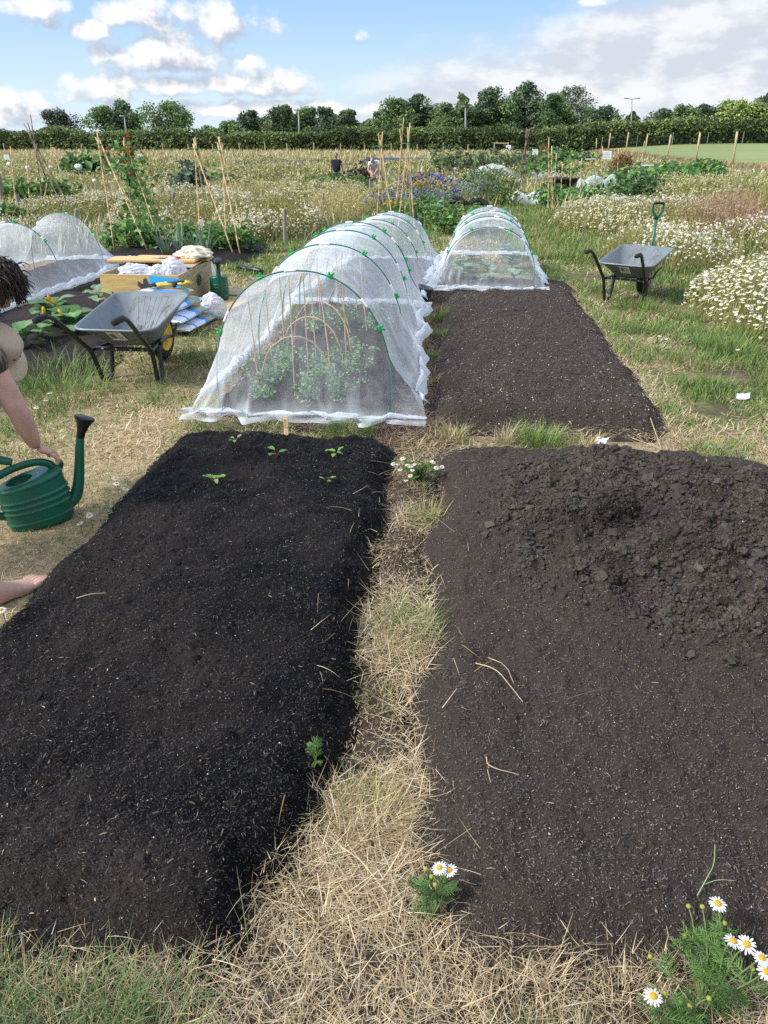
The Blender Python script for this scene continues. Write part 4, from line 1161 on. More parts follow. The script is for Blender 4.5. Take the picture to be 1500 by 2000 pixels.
MB().box((cx0+t_/2, (cy0+cy1)/2, zc+ch/2+.002), (t_, cy1-cy0-.002, ch)).build('side_panel', M_plyside, cr)
MB().box((cx1-t_/2, (cy0+cy1)/2, zc+ch/2+.002), (t_, cy1-cy0-.002, ch)).build('side_panel', M_plyside, cr)
MB().box(((cx0+cx1)/2, (cy0+cy1)/2, zc+.02), (cx1-cx0-.05, cy1-cy0-.05, .018)).build('bottom_panel', M_plyside, cr)
# black emblem: a rounded badge with stubby projections
def flat_shape(pts, c, nrm_y, thick, scale):
    P = np.array(pts, float)*scale; n = len(P)
    a = np.stack([c[0]+P[:, 0], np.full(n, c[1]), c[2]+P[:, 1]], 1); b = a.copy(); b[:, 1] += nrm_y*thick
    ctr = np.vstack([a.mean(0), b.mean(0)])
    V = np.vstack([a, b, ctr]); i = np.arange(n); j = (i+1) % n
    F3 = np.concatenate([np.stack([j+n, i+n, np.full(n, 2*n+1)], 1), np.stack([i, j, np.full(n, 2*n)], 1)])
    return V, [F3, np.stack([i, j, j+n, i+n], 1)]
em = [(-.8, .85), (-.55, .55), (-.25, .6), (-.2, 1.0), (-.1, 1.18), (.12, 1.18), (.2, 1.0), (.3, .62), (.55, .58), (.9, .85), (1.0, .5), (.8, .2), (.85, -.4), (.7, -.9), (.5, -.8), (.3, -.98), (0, -1.05), (-.25, -.98), (-.5, -.75), (-.65, -.9), (-.8, -.5), (-.65, .1), (-.95, .45)]
V, F = flat_shape(em, (cx1-.36, cy0-.001, zc+ch*.60), -1, .003, .092)
MB().add(V, F).add(*flat_shape([(math.cos(a)*.14, math.sin(a)*.14) for a in np.linspace(0, 2*PI, 10)[:-1]], (cx1-.345, cy0-.0041, zc+ch*.62), -1, .002, .092)).build('emblem', M_ink, cr)
ring = MB(); t = np.linspace(0, 2*PI, 13)[:-1]
ring.tube(np.stack([np.full(12, cx1+.006), 7.9+.055*np.cos(t), zc+ch*.62+.05*np.sin(t)], 1), .010, 6, closed=True).box((cx1+.004, 7.9, zc+ch*.62), (.006, .012, .08))
ring.build('side_mark', M_ink, cr)
# lid planks laid across the back
ld = thing('crate_lid', 'orange pine lid lying across the back half of the crate', 'lid', (-3.25, 8.2, zc+ch))
MB().rbox((-3.34, 8.08, zc+ch+.045), (.98, .26, .028), .006, rz=.05, rx=.02).build('board', M_lid, ld)
MB().rbox((-3.22, 8.32, zc+ch+.030), (.88, .24, .022), .006, rz=-.02).build('board', M_lid, ld)
MB().rbox((-2.93, 7.98, zc+ch+.014), (.22, .45, .014), .004, rz=.1).build('batten', M_plyside, ld)
# blue sheet folded over the front corner
M_blue = mat('blue_sheet', (.035, .36, .74), .45, bump=.004, bscale=7, var=.06, scale=5)
bs = MB(); us = np.linspace(0, 1, 14); vs = np.linspace(0, 1, 10)
bs.grid(np.array([[(cx1-.30+.32*u, cy0-.030-.014*math.sin(u*5+v*2)*v-.018*v, zc+ch+.004-.035*u-(.30-.02*u)*v) for u in us] for v in vs]))
bs.grid(np.array([[(cx1-.30+.32*u, cy0-.026-.014*math.sin(u*5+v*2)*v-.018*v, zc+ch+.004-.035*u-(.30-.02*u)*v) for u in us] for v in vs]))
o = bs.build('blue_sheet', M_blue, smooth=True); tag(o, 'bright blue plastic sheet hanging over the crate\'s front corner', 'plastic sheet')
M_bag = net_mat('net_bundle', (.82, .84, .92), .42)
def crumple(c, r, seed, amp=.35, sub=3, fr=3.0, flat=0):
    V, F = ICO3 if sub == 3 else ICO2
    bm = bmesh.new(); bmesh.ops.create_icosphere(bm, subdivisions=5, radius=1.0)
    V = np.array([v.co[:] for v in bm.verts]); F = np.array([[v.index for v in f.verts] for f in bm.faces]); bm.free()
    d = fbm(V[:, 0]*fr+V[:, 2]*fr*.7+5, V[:, 1]*fr-V[:, 2]*fr*.6+9, 4, seed)
    rid = np.abs(fbm(V[:, 0]*fr*1.3-V[:, 1]*fr+3, V[:, 2]*fr*1.3+V[:, 1]*fr*.5, 4, seed+2)-.5)*2
    k = 1+amp*(d-.5)*2-amp*.7*(.35-rid).clip(0)*2
    P = V*k[:, None]*np.array(r)+np.array(c)
    if flat: P[:, 2] = np.maximum(P[:, 2], flat)
    return P, F, rid
for i, (c, r, lab) in enumerate((((-3.38, 7.58, zc+ch-.03), (.19, .15, .10), 'bundle of white netting at the left end of the crate'), ((-3.13, 7.60, zc+ch-.03), (.13, .13, .09), 'small bundle of white netting in the middle of the crate'),
                                 ((-2.96, 7.64, zc+ch-.01), (.14, .19, .13), 'tall bundle of white netting at the right end of the crate'))):
    P, F, rid = crumple(c, r, i+1, .34, fr=1.7)
    mb = MB().add(P, F, None, .12*(rid < .2))
    o = mb.build('net_bundle', M_bag, smooth=True, dens=True); tag(o, lab, 'netting', 'bundled nets inside the crate')
P, F, rid = crumple((-2.93, 8.22, zc+ch+.075), (.21, .17, .10), 8, .36, fr=1.5, flat=zc+ch+.06)
o = MB().add(P, F).build('cloth_bag', mat('cream_cloth', (.62, .56, .45), .85, var=.12, scale=10), smooth=True); tag(o, 'crumpled cream cloth bag lying on the crate lid', 'bag')
sc_ = thing('secateurs', 'red handled secateurs lying on the crate lid', 'secateurs', (-3.15, 8.05, zc+ch+.06))
zz = zc+ch+.066
M_red = mat('red_plastic', (.55, .04, .03), .4)
for s in (-1, 1):
    MB().tube([(-3.20, 8.05+s*.004, zz), (-3.14, 8.05+s*.026, zz+.004), (-3.04, 8.05+s*.03, zz+.002)], [.010, .013, .011], 8).build('handle', M_red, sc_, smooth=True)
    MB().tube([(-3.20, 8.05, zz), (-3.27, 8.05+s*.008, zz), (-3.34, 8.05+s*.012, zz)], [.014, .016, .003], 6, squash=(1, .4)).build('blade', M_steel, sc_, smooth=True)

# ================================================================== compost bags, gloves, board, jug, can
M_bagp = mat('bag_film', attr=True, rough=.3, spec=.5, bump=.004, bscale=18)
def compost_bag(label, c, rz, L_, W, h, seed, text=False):
    o = thing('compost_bag', label, 'compost bag', (c[0], c[1], c[2]), rz, 'stacked bags of compost')
    nu, nv = 41, 29; us = np.linspace(-1, 1, nu); vs = np.linspace(-1, 1, nv); rs = np.random.RandomState(seed)
    body = MB()
    for top in (1, 0):
        Q = np.zeros((nv, nu, 3)); C = np.zeros((nv, nu, 3))
        for i, v in enumerate(vs):
            for j, u in enumerate(us):
                pil = ((1-abs(u)**5)*(1-abs(v)**4))**.5
                n = fbm(np.array([u*2.4+seed]), np.array([v*2.4]), 3, seed % 5)[0]
                z = h*.5+(h*.5 if top else -h*.5)*pil*(.86+.3*(n-.5))
                wr = .004*math.sin(u*22+n*9)*(abs(u) > .75)+.012*(n-.5)
                Q[i, j] = (W/2*v*(1-.06*abs(u)**3*0), L_/2*u, z+wr*(1 if top else 0))
                # printed film: white ends, two blue bands, pale lilac middle and a tan/green block
                k = -u
                if abs(u) > .90: cc = (.74, .77, .82)
                elif .52 < k <= .62: cc = (.03, .25, .62)
                elif -.05 < k <= .52: cc = (.60, .66, .86)
                elif -.30 < k <= -.05: cc = (.03, .27, .66) if v > -.2 else (.62, .68, .85)
                elif -.55 < k <= -.30: cc = (.38, .28, .17)
                elif -.80 < k <= -.55: cc = (.10, .33, .22)
                else: cc = (.72, .75, .80)
                if not top: cc = (.70, .72, .74)
                C[i, j] = cc
        body.grid(Q, C)
    b = body.build('bag', M_bagp, o, smooth=True, world=False)
    if text:
        cu = bpy.data.curves.new('writing', 'FONT'); cu.body = 'ning'; cu.size = .15; cu.extrude = .0012; cu.align_x = 'CENTER'
        to = bpy.data.objects.new('writing', cu); COL.objects.link(to); to.parent = o; to.location = (-.06, -.20, h+.012); to.rotation_euler = (.12, 0, 0)
        cu.materials.append(mat('print_blue', (.02, .05, .12), .5))
        bpy.context.view_layer.update(); me = bpy.data.meshes.new_from_object(to.evaluated_get(bpy.context.evaluated_depsgraph_get()))
        t2 = bpy.data.objects.new('lettering', me); COL.objects.link(t2); t2.parent = o; t2.location = to.location; t2.rotation_euler = to.rotation_euler; bpy.data.objects.remove(to)
    return o
zb = hz(-2.6, 6.8)
for i, (dx, dy, rz, tx, lab) in enumerate(((.06, .12, -6, 0, 'bottom compost bag of the stack, lying on the grass'), (.0, .04, -3, 0, 'second compost bag up from the grass in the stack'),
                                       (-.07, .04, -8, 0, 'second compost bag from the top of the stack'), (-.13, -.02, -4, 1, 'topmost compost bag, with lettering, under the yellow gloves'))):
    compost_bag(lab, (-2.68+dx, 6.72+dy, zb+.088*i), math.radians(rz), .72, .46, .094, i+2, tx)
P, F, rid = crumple((-2.42, 7.20, zb+.12), (.14, .12, .12), 3, .4, fr=1.8)
o = MB().add(P, F, None, .15).build('plastic_bag', net_mat('clear_film', (.8, .8, .84), .45), smooth=True, dens=True); tag(o, 'crumpled clear plastic bag beside the compost stack', 'plastic bag')
gl = thing('garden_gloves', 'yellow and black work gloves on top of the compost bags', 'gloves', (-2.83, 6.92, zb+.36))
def glove(c, rz, m1, m2, seed):
    ca, sa = math.cos(rz), math.sin(rz)
    T = lambda p: (c[0]+p[0]*ca-p[1]*sa, c[1]+p[0]*sa+p[1]*ca, c[2]+p[2])
    mb = MB().tube([T((0, -.11, .02)), T((0, -.05, .025)), T((0, .0, .026)), T((0, .05, .022))], [.035, .034, .046, .042], 10, squash=(1.15, .5))
    g = mb.build('palm', m1, gl, smooth=True)
    fb = MB()
    for k, (fx, l) in enumerate(((-.034, .07), (-.012, .085), (.012, .08), (.034, .06))):
        fb.tube([T((fx, .04, .022)), T((fx*1.15, .04+l*.5, .032)), T((fx*1.2, .04+l, .016))], [.013, .0125, .009], 8)
    fb.tube([T((.04, -.01, .022)), T((.068, .02, .028)), T((.075, .055, .018))], [.014, .013, .009], 8)
    fb.build('fingers', m2, g, smooth=True)
    cb = MB().tube([T((0, -.135, .02)), T((0, -.10, .022))], [.042, .037], 10, squash=(1.1, .55)); cb.build('cuff', m2, g, smooth=True)
M_gy = mat('glove_yellow', (.55, .40, .05), .8, var=.2, scale=60)
glove((-2.80, 6.86, zb+.36), 1.9, M_gy, M_rubber, 1); glove((-2.66, 6.95, zb+.365), -1.2, M_rubber, M_gy, 2)
bo = thing('plywood_board', 'flat plywood board on the grass under the green watering can', 'board', (-2.5, 8.0, hz(-2.5, 8)))
zbo = hz(-2.5, 8.0)+.035
MB().box((-2.52, 7.98, zbo), (.52, 1.15, .018), -.12).build('sheet', mat('plywood', (.50, .32, .14), .6, var=.2, scale=8, stretch=(4, .6, 1)), bo)
MB().box((-2.44, 8.30, zbo+.02), (.42, .36, .012), -.2).build('top_piece', M_plyside, bo)
jg = thing('water_jug', 'clear plastic water jug standing behind the small watering can', 'water jug', (-2.93, 8.62, hz(-2.93, 8.62)))
mj, nt, out = new_mat('clear_jug'); b = nt.nodes.new('ShaderNodeBsdfPrincipled'); b.inputs['Base Color'].default_value = (.70, .78, .84, 1); b.inputs['Roughness'].default_value = .2; b.inputs['Alpha'].default_value = .62; nt.links.new(b.outputs[0], out.inputs[0])
zj = hz(-2.93, 8.62)
MB().lathe([(.085, 0), (.092, .01), (.092, .08), (.088, .09), (.092, .10), (.092, .17), (.088, .18), (.092, .19), (.090, .26), (.070, .33), (.035, .375), (.024, .385), (.024, .40)], (-2.93, 8.62, zj), 22).build('bottle', mj, jg, smooth=True)
MB().lathe([(.029, 0), (.029, .028), (.024, .032)], (-2.93, 8.62, zj+.395), 14).build('cap', M_white, jg, smooth=True)
MB().tube([(-2.90, 8.55, zj+.33), (-2.875, 8.52, zj+.30), (-2.87, 8.52, zj+.24), (-2.885, 8.545, zj+.20)], .012, 8).build('handle', mj, jg, smooth=True)

M_rose = mat('black_plastic', (.012, .012, .014), .35, spec=.5)
M_can = mat('can_green', (.0, .105, .060), .38, spec=.45, scale=7, col2=(.012, .085, .052), bump=.0006, bscale=90)
def smoothp(P, it=2):
    P = np.array(P, float)
    for _ in range(it):
        Q = [P[0]]
        for a, b in zip(P[:-1], P[1:]): Q += [a*.75+b*.25, a*.25+b*.75]
        P = np.array(Q+[P[-1]])
    return P
def watering_can(label, loc, rot, s=1.0, group='green plastic watering cans', spout_len=1.0, rose=True):
    """local: +y towards the spout, base on z=0"""
    o = thing('watering_can', label, 'watering can', loc, 0, group); o.rotation_euler = rot; o.scale = (s, s, s)
    a = np.linspace(0, 2*PI, 41)[:-1]
    def ringp(sx, sy, z, cy=0.0, tilt=0.0):
        x = sx*np.sign(np.cos(a))*np.abs(np.cos(a))**.86; y = sy*np.sign(np.sin(a))*np.abs(np.sin(a))**.86
        return np.stack([x, y+cy, z+tilt*y], 1)
    prof = [(.0, 0), (.088, 0), (.094, .006), (.095, .02)]
    rings = [ringp(.001, .001, .0), ringp(.090, .142, 0), ringp(.097, .150, .008)]
    zs = np.linspace(.02, .225, 42)
    for z in zs:
        bulge = .100+.004*math.sin((z-.02)/.205*PI)
        for zz in (.045, .105, .135, .165):
            d = abs(z-zz); bulge += .0045*math.exp(-(d/.005)**2)
        rings.append(ringp(bulge, bulge*1.53, z, 0, .10*(z/.225)**2))
    rings += [ringp(.103, .158, .232, 0, .10), ringp(.098, .150, .244, 0, .12), ringp(.088, .135, .250, 0, .14)]
    # top deck with a round filling hole at the rear
    rim = rings[-1]
    hole = np.stack([.066*np.cos(a), -.045+.062*np.sin(a), np.full(40, .250)+.14*(-.045+.062*np.sin(a))], 1)
    rings += [rim*.5+hole*.5+[0, 0, .004], hole+[0, 0, .003], hole+[0, 0, -.004]]
    inn = hole.copy(); inn[:, 2] = .18; rings.append(inn*[.98, .98, 1]+[0, 0, 0])
    inn2 = inn.copy(); inn2[:, :2] = [0, -.045]; inn2[:, 2] = .17; rings.append(inn2)
    MB().grid(np.array(rings), wrap=True).build('body', M_can, o, smooth=True, world=False)
    sp = smoothp([(0, .125, .06), (0, .175, .075), (0, .205, .13), (0, .235, .22), (0, .265, .33*spout_len), (0, .285, .385*spout_len)])
    MB().tube(sp, np.linspace(.036, .0165, len(sp)), 14).build('spout', M_can, o, smooth=True, world=False)
    d = Vector((0, .03, .06)).normalized(); M_ = d.to_track_quat('Z', 'Y').to_matrix() @ Matrix.Rotation(0, 3, 'Z')
    e = Vector(sp[-1])
    rz_ = MB().lathe([(.016, -.012), (.019, -.01), (.021, .02), (.030, .055), (.046, .085), (.049, .088), (.049, .096), (.046, .099), (.0, .104)], e, 22, M=M_)
    if rose: rz_.build('rose', M_rose, o, smooth=True, world=False)
    hd = smoothp([(0, .125, .235), (0, .115, .285), (0, .06, .315), (0, -.03, .315), (0, -.13, .295), (0, -.20, .25), (0, -.225, .18), (0, -.20, .11), (0, -.145, .075)], 3)
    MB().tube(hd, .0155, 12, squash=(1.25, .9)).build('handle', M_can, o, smooth=True, world=False)
    MB().rbox((0, .135, .255), (.05, .035, .035), .01).tube([(0, .15, .25), (0, .163, .272), (0, .160, .292)], [.012, .010, .008], 8).build('spout_clip', M_can, o, smooth=True, world=False)
    return o
# ================================================================== the gardener, cans in use
CAN_A = (-1.90, 2.84, hz(-1.9, 2.84))
watering_can('green watering can being filled on the grass, held by the gardener', CAN_A, (math.radians(4), math.radians(-3), math.radians(-52)), .94)
from mathutils import Euler
eul = Euler((math.radians(-88), 0, math.radians(-72)))
org = Vector((-1.955, 2.80, .315)) - eul.to_matrix() @ Vector((0, .285, .385))
watering_can('green watering can tipped over to pour into the one on the grass', org, eul, 1.0, rose=False)
watering_can('small green watering can standing on the plywood board by the jug', (-2.60, 7.98, zbo+.012), (0, 0, math.radians(200)), .95)

M_skin = mat('skin', (.54, .33, .26), .55, spec=.3, var=.14, scale=11, bump=.0012, bscale=160)
def camo():
    m, nt, out = new_mat('leaf_print_cloth'); N, L = nt.nodes, nt.links
    b = N.new('ShaderNodeBsdfPrincipled'); b.inputs['Roughness'].default_value = .9
    tc = N.new('ShaderNodeTexCoord'); n = N.new('ShaderNodeTexVoronoi'); n.inputs['Scale'].default_value = 20
    mp = N.new('ShaderNodeMapping'); mp.inputs['Scale'].default_value = (1, 2.4, .8); mp.inputs['Rotation'].default_value = (.4, .2, .6)
    ns = N.new('ShaderNodeTexNoise'); ns.inputs['Scale'].default_value = 9; ns.inputs['Detail'].default_value = 3
    L.new(tc.outputs['Object'], mp.inputs[0]); L.new(mp.outputs[0], n.inputs['Vector']); L.new(tc.outputs['Object'], ns.inputs['Vector'])
    cr = N.new('ShaderNodeValToRGB'); e = cr.color_ramp.elements
    e[0].position = .0; e[0].color = (.012, .014, .018, 1); e[1].position = .62; e[1].color = (.20, .17, .10, 1)
    k = cr.color_ramp.elements.new(.42); k.color = (.035, .04, .028, 1); k = cr.color_ramp.elements.new(.5); k.color = (.12, .11, .065, 1)
    mx = N.new('ShaderNodeMath'); mx.operation = 'ADD'; ml = N.new('ShaderNodeMath'); ml.operation = 'MULTIPLY'; ml.inputs[1].default_value = .5
    L.new(n.outputs['Distance'], ml.inputs[0]); L.new(ml.outputs[0], mx.inputs[0]); L.new(ns.outputs['Fac'], mx.inputs[1])
    s2 = N.new('ShaderNodeMath'); s2.operation = 'SUBTRACT'; s2.inputs[1].default_value = .2; L.new(mx.outputs[0], s2.inputs[0])
    L.new(s2.outputs[0], cr.inputs[0]); L.new(cr.outputs[0], b.inputs['Base Color']); L.new(b.outputs[0], out.inputs[0]); return m
def skinned(name, verts, edges, radii, m, parent, sub=2, root=0):
    me = bpy.data.meshes.new(name); me.from_pydata([tuple(v) for v in verts], edges, []); me.update()
    o = bpy.data.objects.new(name, me); COL.objects.link(o)
    sk = o.modifiers.new('skin', 'SKIN'); sk.use_smooth_shade = True
    lay = me.skin_vertices[0] if me.skin_vertices else None
    if lay is None:
        bpy.context.view_layer.objects.active = o; bpy.ops.mesh.customdata_skin_add(); lay = me.skin_vertices[0]
    for i, r in enumerate(radii):
        lay.data[i].radius = r if isinstance(r, tuple) else (r, r)
        lay.data[i].use_root = (i == root)
    if sub: ss = o.modifiers.new('sub', 'SUBSURF'); ss.levels = sub; ss.render_levels = sub
    dg = bpy.context.evaluated_depsgraph_get(); ev = o.evaluated_get(dg)
    nm = bpy.data.meshes.new_from_object(ev); o.modifiers.clear(); o.data = nm; bpy.data.meshes.remove(me)
    nm.name = name; nm.polygons.foreach_set('use_smooth', np.ones(len(nm.polygons), bool)); nm.materials.clear(); nm.materials.append(m)
    if parent is not None: o.parent = parent; o.matrix_parent_inverse = Matrix.Translation(-parent.location)
    return o
def A(*v): return np.array(v, float)
HIP = A(-2.60, 2.20, .80); CHEST = A(-2.27, 2.70, .98); NECK = A(-2.08, 2.92, 1.02); HEAD = A(-1.985, 3.02, 1.06)
f_ = A(.63, .775, 0); side = A(.775, -.63, 0)       # facing, own right
RSH = A(-1.965, 2.80, .83); RELB = A(-1.875, 2.815, .555); RWR = A(-1.870, 2.875, .358)
LSH = A(-2.32, 3.00, .90); LELB = A(-2.33, 3.08, .62); LWR = A(-2.10, 2.72, .34)
gp = HIP+side*.11; gl_ = HIP-side*.11
RKN = A(-2.50, 2.02, .46); RAN = A(-2.62, 1.92, .085)
LKN = A(-2.16, 2.34, .46); LAN = A(-1.725, 2.135, .105)
LKN = A(-1.88, 2.17, .48)
person = thing('person', 'barefoot gardener in a leaf-print shirt bending to hold the watering can', 'person', (-2.3, 2.3, 0))
verts = [HIP, (HIP+CHEST)/2, CHEST, NECK, (NECK*.5+HEAD*.5)]
rad = [(.155, .12), (.15, .11), (.165, .12), .062, .056]
edges = [(0, 1), (1, 2), (2, 3), (3, 4)]
def chain(start, pts):
    p = start
    for q, r in pts:
        verts.append(q); rad.append(r); edges.append((p, len(verts)-1)); p = len(verts)-1
    return p
chain(2, [(RSH, .066), (RSH*.5+RELB*.5, .056), (RELB, .049), (RELB*.5+RWR*.5, .046), (RWR, (.030, .027))])
chain(2, [(LSH, .062), (LSH*.5+LELB*.5, .050), (LELB, .043), (LELB*.5+LWR*.5, .039), (LWR, (.027, .024))])
def foot(an, d):
    d = np.array(d)/np.linalg.norm(d); w = np.array([d[1], -d[0], 0])
    return d
chain(0, [(gp, .105), (gp*.5+RKN*.5, .080), (RKN, .060), (RKN*.55+RAN*.45, .056), (RAN, .042), (RAN+A(.03, .06, -.035), (.042, .034)), (RAN+A(.07, .15, -.058), (.042, .020))])
chain(0, [(gl_, .105), (gl_*.5+LKN*.5, .080), (LKN, .060), (LKN*.55+LAN*.45, .058), (LAN, .041), (LAN+A(.004, .008, -.045), .038)])
body = skinned('body', verts, edges, rad, M_skin, person)
# heel and toes of the near foot, joined into the body mesh
def join_into(o, others):
    bm = bmesh.new(); bm.from_mesh(o.data)
    for q in others:
        me = q.data.copy(); me.transform(Matrix.Translation(-Vector(person.location)) if False else Matrix()); bm.from_mesh(me); bpy.data.meshes.remove(me); bpy.data.objects.remove(q)
    bm.to_mesh(o.data); bm.free(); o.data.polygons.foreach_set('use_smooth', np.ones(len(o.data.polygons), bool))
extra = []
fd = A(.085, .165, 0); fd /= np.linalg.norm(fd); fw = A(fd[1], -fd[0], 0)
tb = LAN+fd*.176+A(0, 0, -.088)
for k, (off, l, r) in enumerate(((.032, .062, .0165), (.008, .064, .0115), (-.011, .056, .0105), (-.028, .047, .010), (-.043, .036, .0095))):
    b0 = tb+fw*off
    extra.append(skinned('toe', [b0-fd*.02, b0+fd*l*.45+A(0, 0, .006), b0+fd*l+A(0, 0, -.004)], [(0, 1), (1, 2)], [r*1.05, r, r*.92], M_skin, None, 2))
hb = LAN+A(0, 0, 0)
rg = []
for s_, w_, tp, z0_ in ((-.068, .004, .034, .028), (-.064, .020, .052, .012), (-.050, .029, .072, .002), (-.025, .034, .098, 0), (.0, .036, .112, .002), (.03, .037, .100, .006), (.07, .041, .078, .006), (.11, .046, .058, .001), (.145, .049, .043, 0), (.172, .047, .033, 0), (.186, .036, .026, .004), (.190, .006, .018, .012)):
    t = np.linspace(0, 2*PI, 21)[:-1]; zz = np.sin(t); hh = (tp-z0_)/2
    z_ = z0_+hh+hh*np.sign(zz)*np.abs(zz)**np.where(zz < 0, .45, .95); wx = w_*np.sign(np.cos(t))*np.abs(np.cos(t))**np.where(zz < 0, .7, .9)
    rg.append(A(hb[0], hb[1], hb[2]-.105)+fd*s_+fw[None, :]*wx[:, None]+A(0, 0, 1)*z_[:, None])
extra.append(MB().grid(np.array(rg), wrap=True).build('heel', M_skin, None, smooth=True))
# hands: palm, four fingers and a thumb each
def hand(wr, d, pn, curl, seed, thumb_side=1):
    """wr wrist, d along the hand, pn palm-facing direction"""
    d = d/np.linalg.norm(d); pn = pn-d*np.dot(pn, d); pn /= np.linalg.norm(pn); w = np.cross(d, pn)*thumb_side
    extra.append(skinned('palm', [wr, wr+d*.035, wr+d*.075], [(0, 1), (1, 2)], [(.026, .022), (.036, .018), (.040, .016)], M_skin, None, 2))
    for k, (o_, l, cu) in enumerate(((.029, .070, .9), (.010, .078, 1.0), (-.010, .073, 1.05), (-.028, .058, 1.15))):
        p = wr+d*.078+w*o_; V = [p-d*.02]; ang = .15
        for j, f in enumerate((.45, .32, .23)):
            ang += curl*cu*(.55 if j == 0 else .8)
            p = p+(d*math.cos(ang)+pn*math.sin(ang))*l*f; V.append(p)
        extra.append(skinned('finger', V, [(0, 1), (1, 2), (2, 3)], [.0095, .0090, .0082, .0070], M_skin, None, 2))
    b0 = wr+d*.025+w*.026
    extra.append(skinned('thumb', [b0-w*.01, b0+w*.022+d*.022+pn*.012, b0+w*.026+d*.045+pn*.03, b0+w*.018+d*.062+pn*.045], [(0, 1), (1, 2), (2, 3)], [.014, .0115, .0098, .0078], M_skin, None, 2))
hand(RWR, A(.55, .50, -.45), A(.0, .15, -1), .75, 1, 1)
hand(LWR, A(.40, .05, -.8), A(.5, .2, .4), .6, 2, -1)
# head with a face; the hair is its own piece
bm = bmesh.new(); bmesh.ops.create_uvsphere(bm, u_segments=28, v_segments=20, radius=1.0)
hv = np.array([v.co[:] for v in bm.verts]); hf = [[v.index for v in f.verts] for f in bm.faces]; bm.free()
L0 = hv.copy()      # local: +y face, +z crown
sx, sy, sz = .073, .094, .112
P = hv*[sx, sy, sz]
jaw = sstep(.1, -.9, hv[:, 2]); P[:, 0] *= 1-.30*jaw; P[:, 1] -= .02*jaw*(hv[:, 1] < 0); P[:, 1] += .012*jaw*(hv[:, 1] > 0)
gauss = lambda cx, cz, r, q: np.exp(-(((hv[:, 0]-cx)/r)**2+((hv[:, 2]-cz)/q)**2))*(hv[:, 1] > 0)
P[:, 1] += .024*gauss(0, -.18, .16, .22)-.012*gauss(.38, .02, .2, .14)-.012*gauss(-.38, .02, .2, .14)+.008*gauss(0, -.56, .3, .07)-.006*gauss(0, -.48, .3, .04)+.006*gauss(0, .2, .6, .1)
head_q = Matrix(((f_[1]*1, f_[0], 0), (-f_[0]*1, f_[1], 0), (0, 0, 1))) @ Matrix.Rotation(math.radians(-58), 3, 'X')
Hm = np.array(head_q)
mbh = MB().add(P @ Hm.T + HEAD, [np.array([f for f in hf if len(f) == 4]), np.array([f for f in hf if len(f) == 3])])
for s in (-1, 1):
    E_ = ICO2[0]*[.010, .022, .032]+[s*.074, -.012, -.01]; mbh.add(E_ @ Hm.T+HEAD, ICO2[1])
ho = mbh.build('head', M_skin, None, smooth=True); extra.append(ho)
bm = bmesh.new()
for q in extra:
    me = q.data.copy(); me.transform(Matrix.Translation(person.location) @ Matrix.Translation(-person.location)); bm.from_mesh(me)
me0 = body.data.copy(); bm.from_mesh(me0)
bm.to_mesh(body.data); bm.free()
for q in extra: bpy.data.objects.remove(q)
body.data.polygons.foreach_set('use_smooth', np.ones(len(body.data.polygons), bool)); body.data.materials.clear(); body.data.materials.append(M_skin)
eyes = MB()
for s in (-1, 1): eyes.add((ICO2[0]*.0115+[s*.029, .083, .002]) @ Hm.T+HEAD, ICO2[1])
eyes.build('eyes', mat('eye', (.6, .58, .55), .2), person, smooth=True)
# hair: wavy dark locks
rs = np.random.RandomState(8); hb_ = MB()
cap = hv[(hv[:, 2] > -.25) & (hv[:, 1] < .55)]
V, F = ICO3; capv = V*[sx*1.10, sy*1.10, sz*1.08]
capv = np.where((V[:, 1:2] > .45) & (V[:, 2:3] < .45), capv*.86, capv); capv[:, 2] = np.maximum(capv[:, 2], -.055)
hb_.add(capv @ Hm.T+HEAD, F, (.022, .014, .011))
for i in range(2000):
    while True:
        v = rs.randn(3); v /= np.linalg.norm(v)
        if v[1] < .35 or v[2] > .35: break
    p = (v*[sx*1.06, sy*1.06, sz*1.06]) @ Hm.T+HEAD
    out_ = (v*[1, 1, 1]) @ Hm.T
    n = 8; l = rs.uniform(.04, .085); Q = [p]; d = out_*.5+A(.1, .0, -.3)+rs.randn(3)*.5
    tang = np.cross(out_, rs.randn(3)); d = out_*.35+tang/np.linalg.norm(tang)*.9; ph = rs.rand()*6
    for j in range(n):
        d = d+A(0, 0, -.42)+out_*(.16*math.sin(ph+j*1.7))+rs.randn(3)*.22; d /= np.linalg.norm(d); Q.append(Q[-1]+d*l/n)
    hb_.tube(Q, np.linspace(.0042, .0012, n+1), 5, jit((.030, .019, .014), 1, .3, rs)[0])
hb_.build('hair', mat('hair', attr=True, rough=.5, spec=.4), person, smooth=True)
# shirt: over torso and down to mid upper arm
M_shirt = camo()
sv = [HIP*1.02-CHEST*.02+A(0, 0, -.01), (HIP+CHEST)/2, CHEST, NECK*.75+CHEST*.25, RSH, RSH*.45+RELB*.55+A(0, 0, .01), LSH, LSH*.45+LELB*.55]
skinned('shirt', sv, [(0, 1), (1, 2), (2, 3), (2, 4), (4, 5), (2, 6), (6, 7)], [(.188, .155), (.182, .145), (.21, .160), .086, .094, .088, .094, .088], M_shirt, person)
skinned('shorts', [HIP*.9+CHEST*.1, HIP, gp, gp*.42+RKN*.58, gl_, gl_*.42+LKN*.58], [(0, 1), (1, 2), (2, 3), (1, 4), (4, 5)], [(.185, .15), (.185, .15), .14, .118, .14, .118], mat('shorts_cloth', (.05, .055, .07), .9), person, root=1)
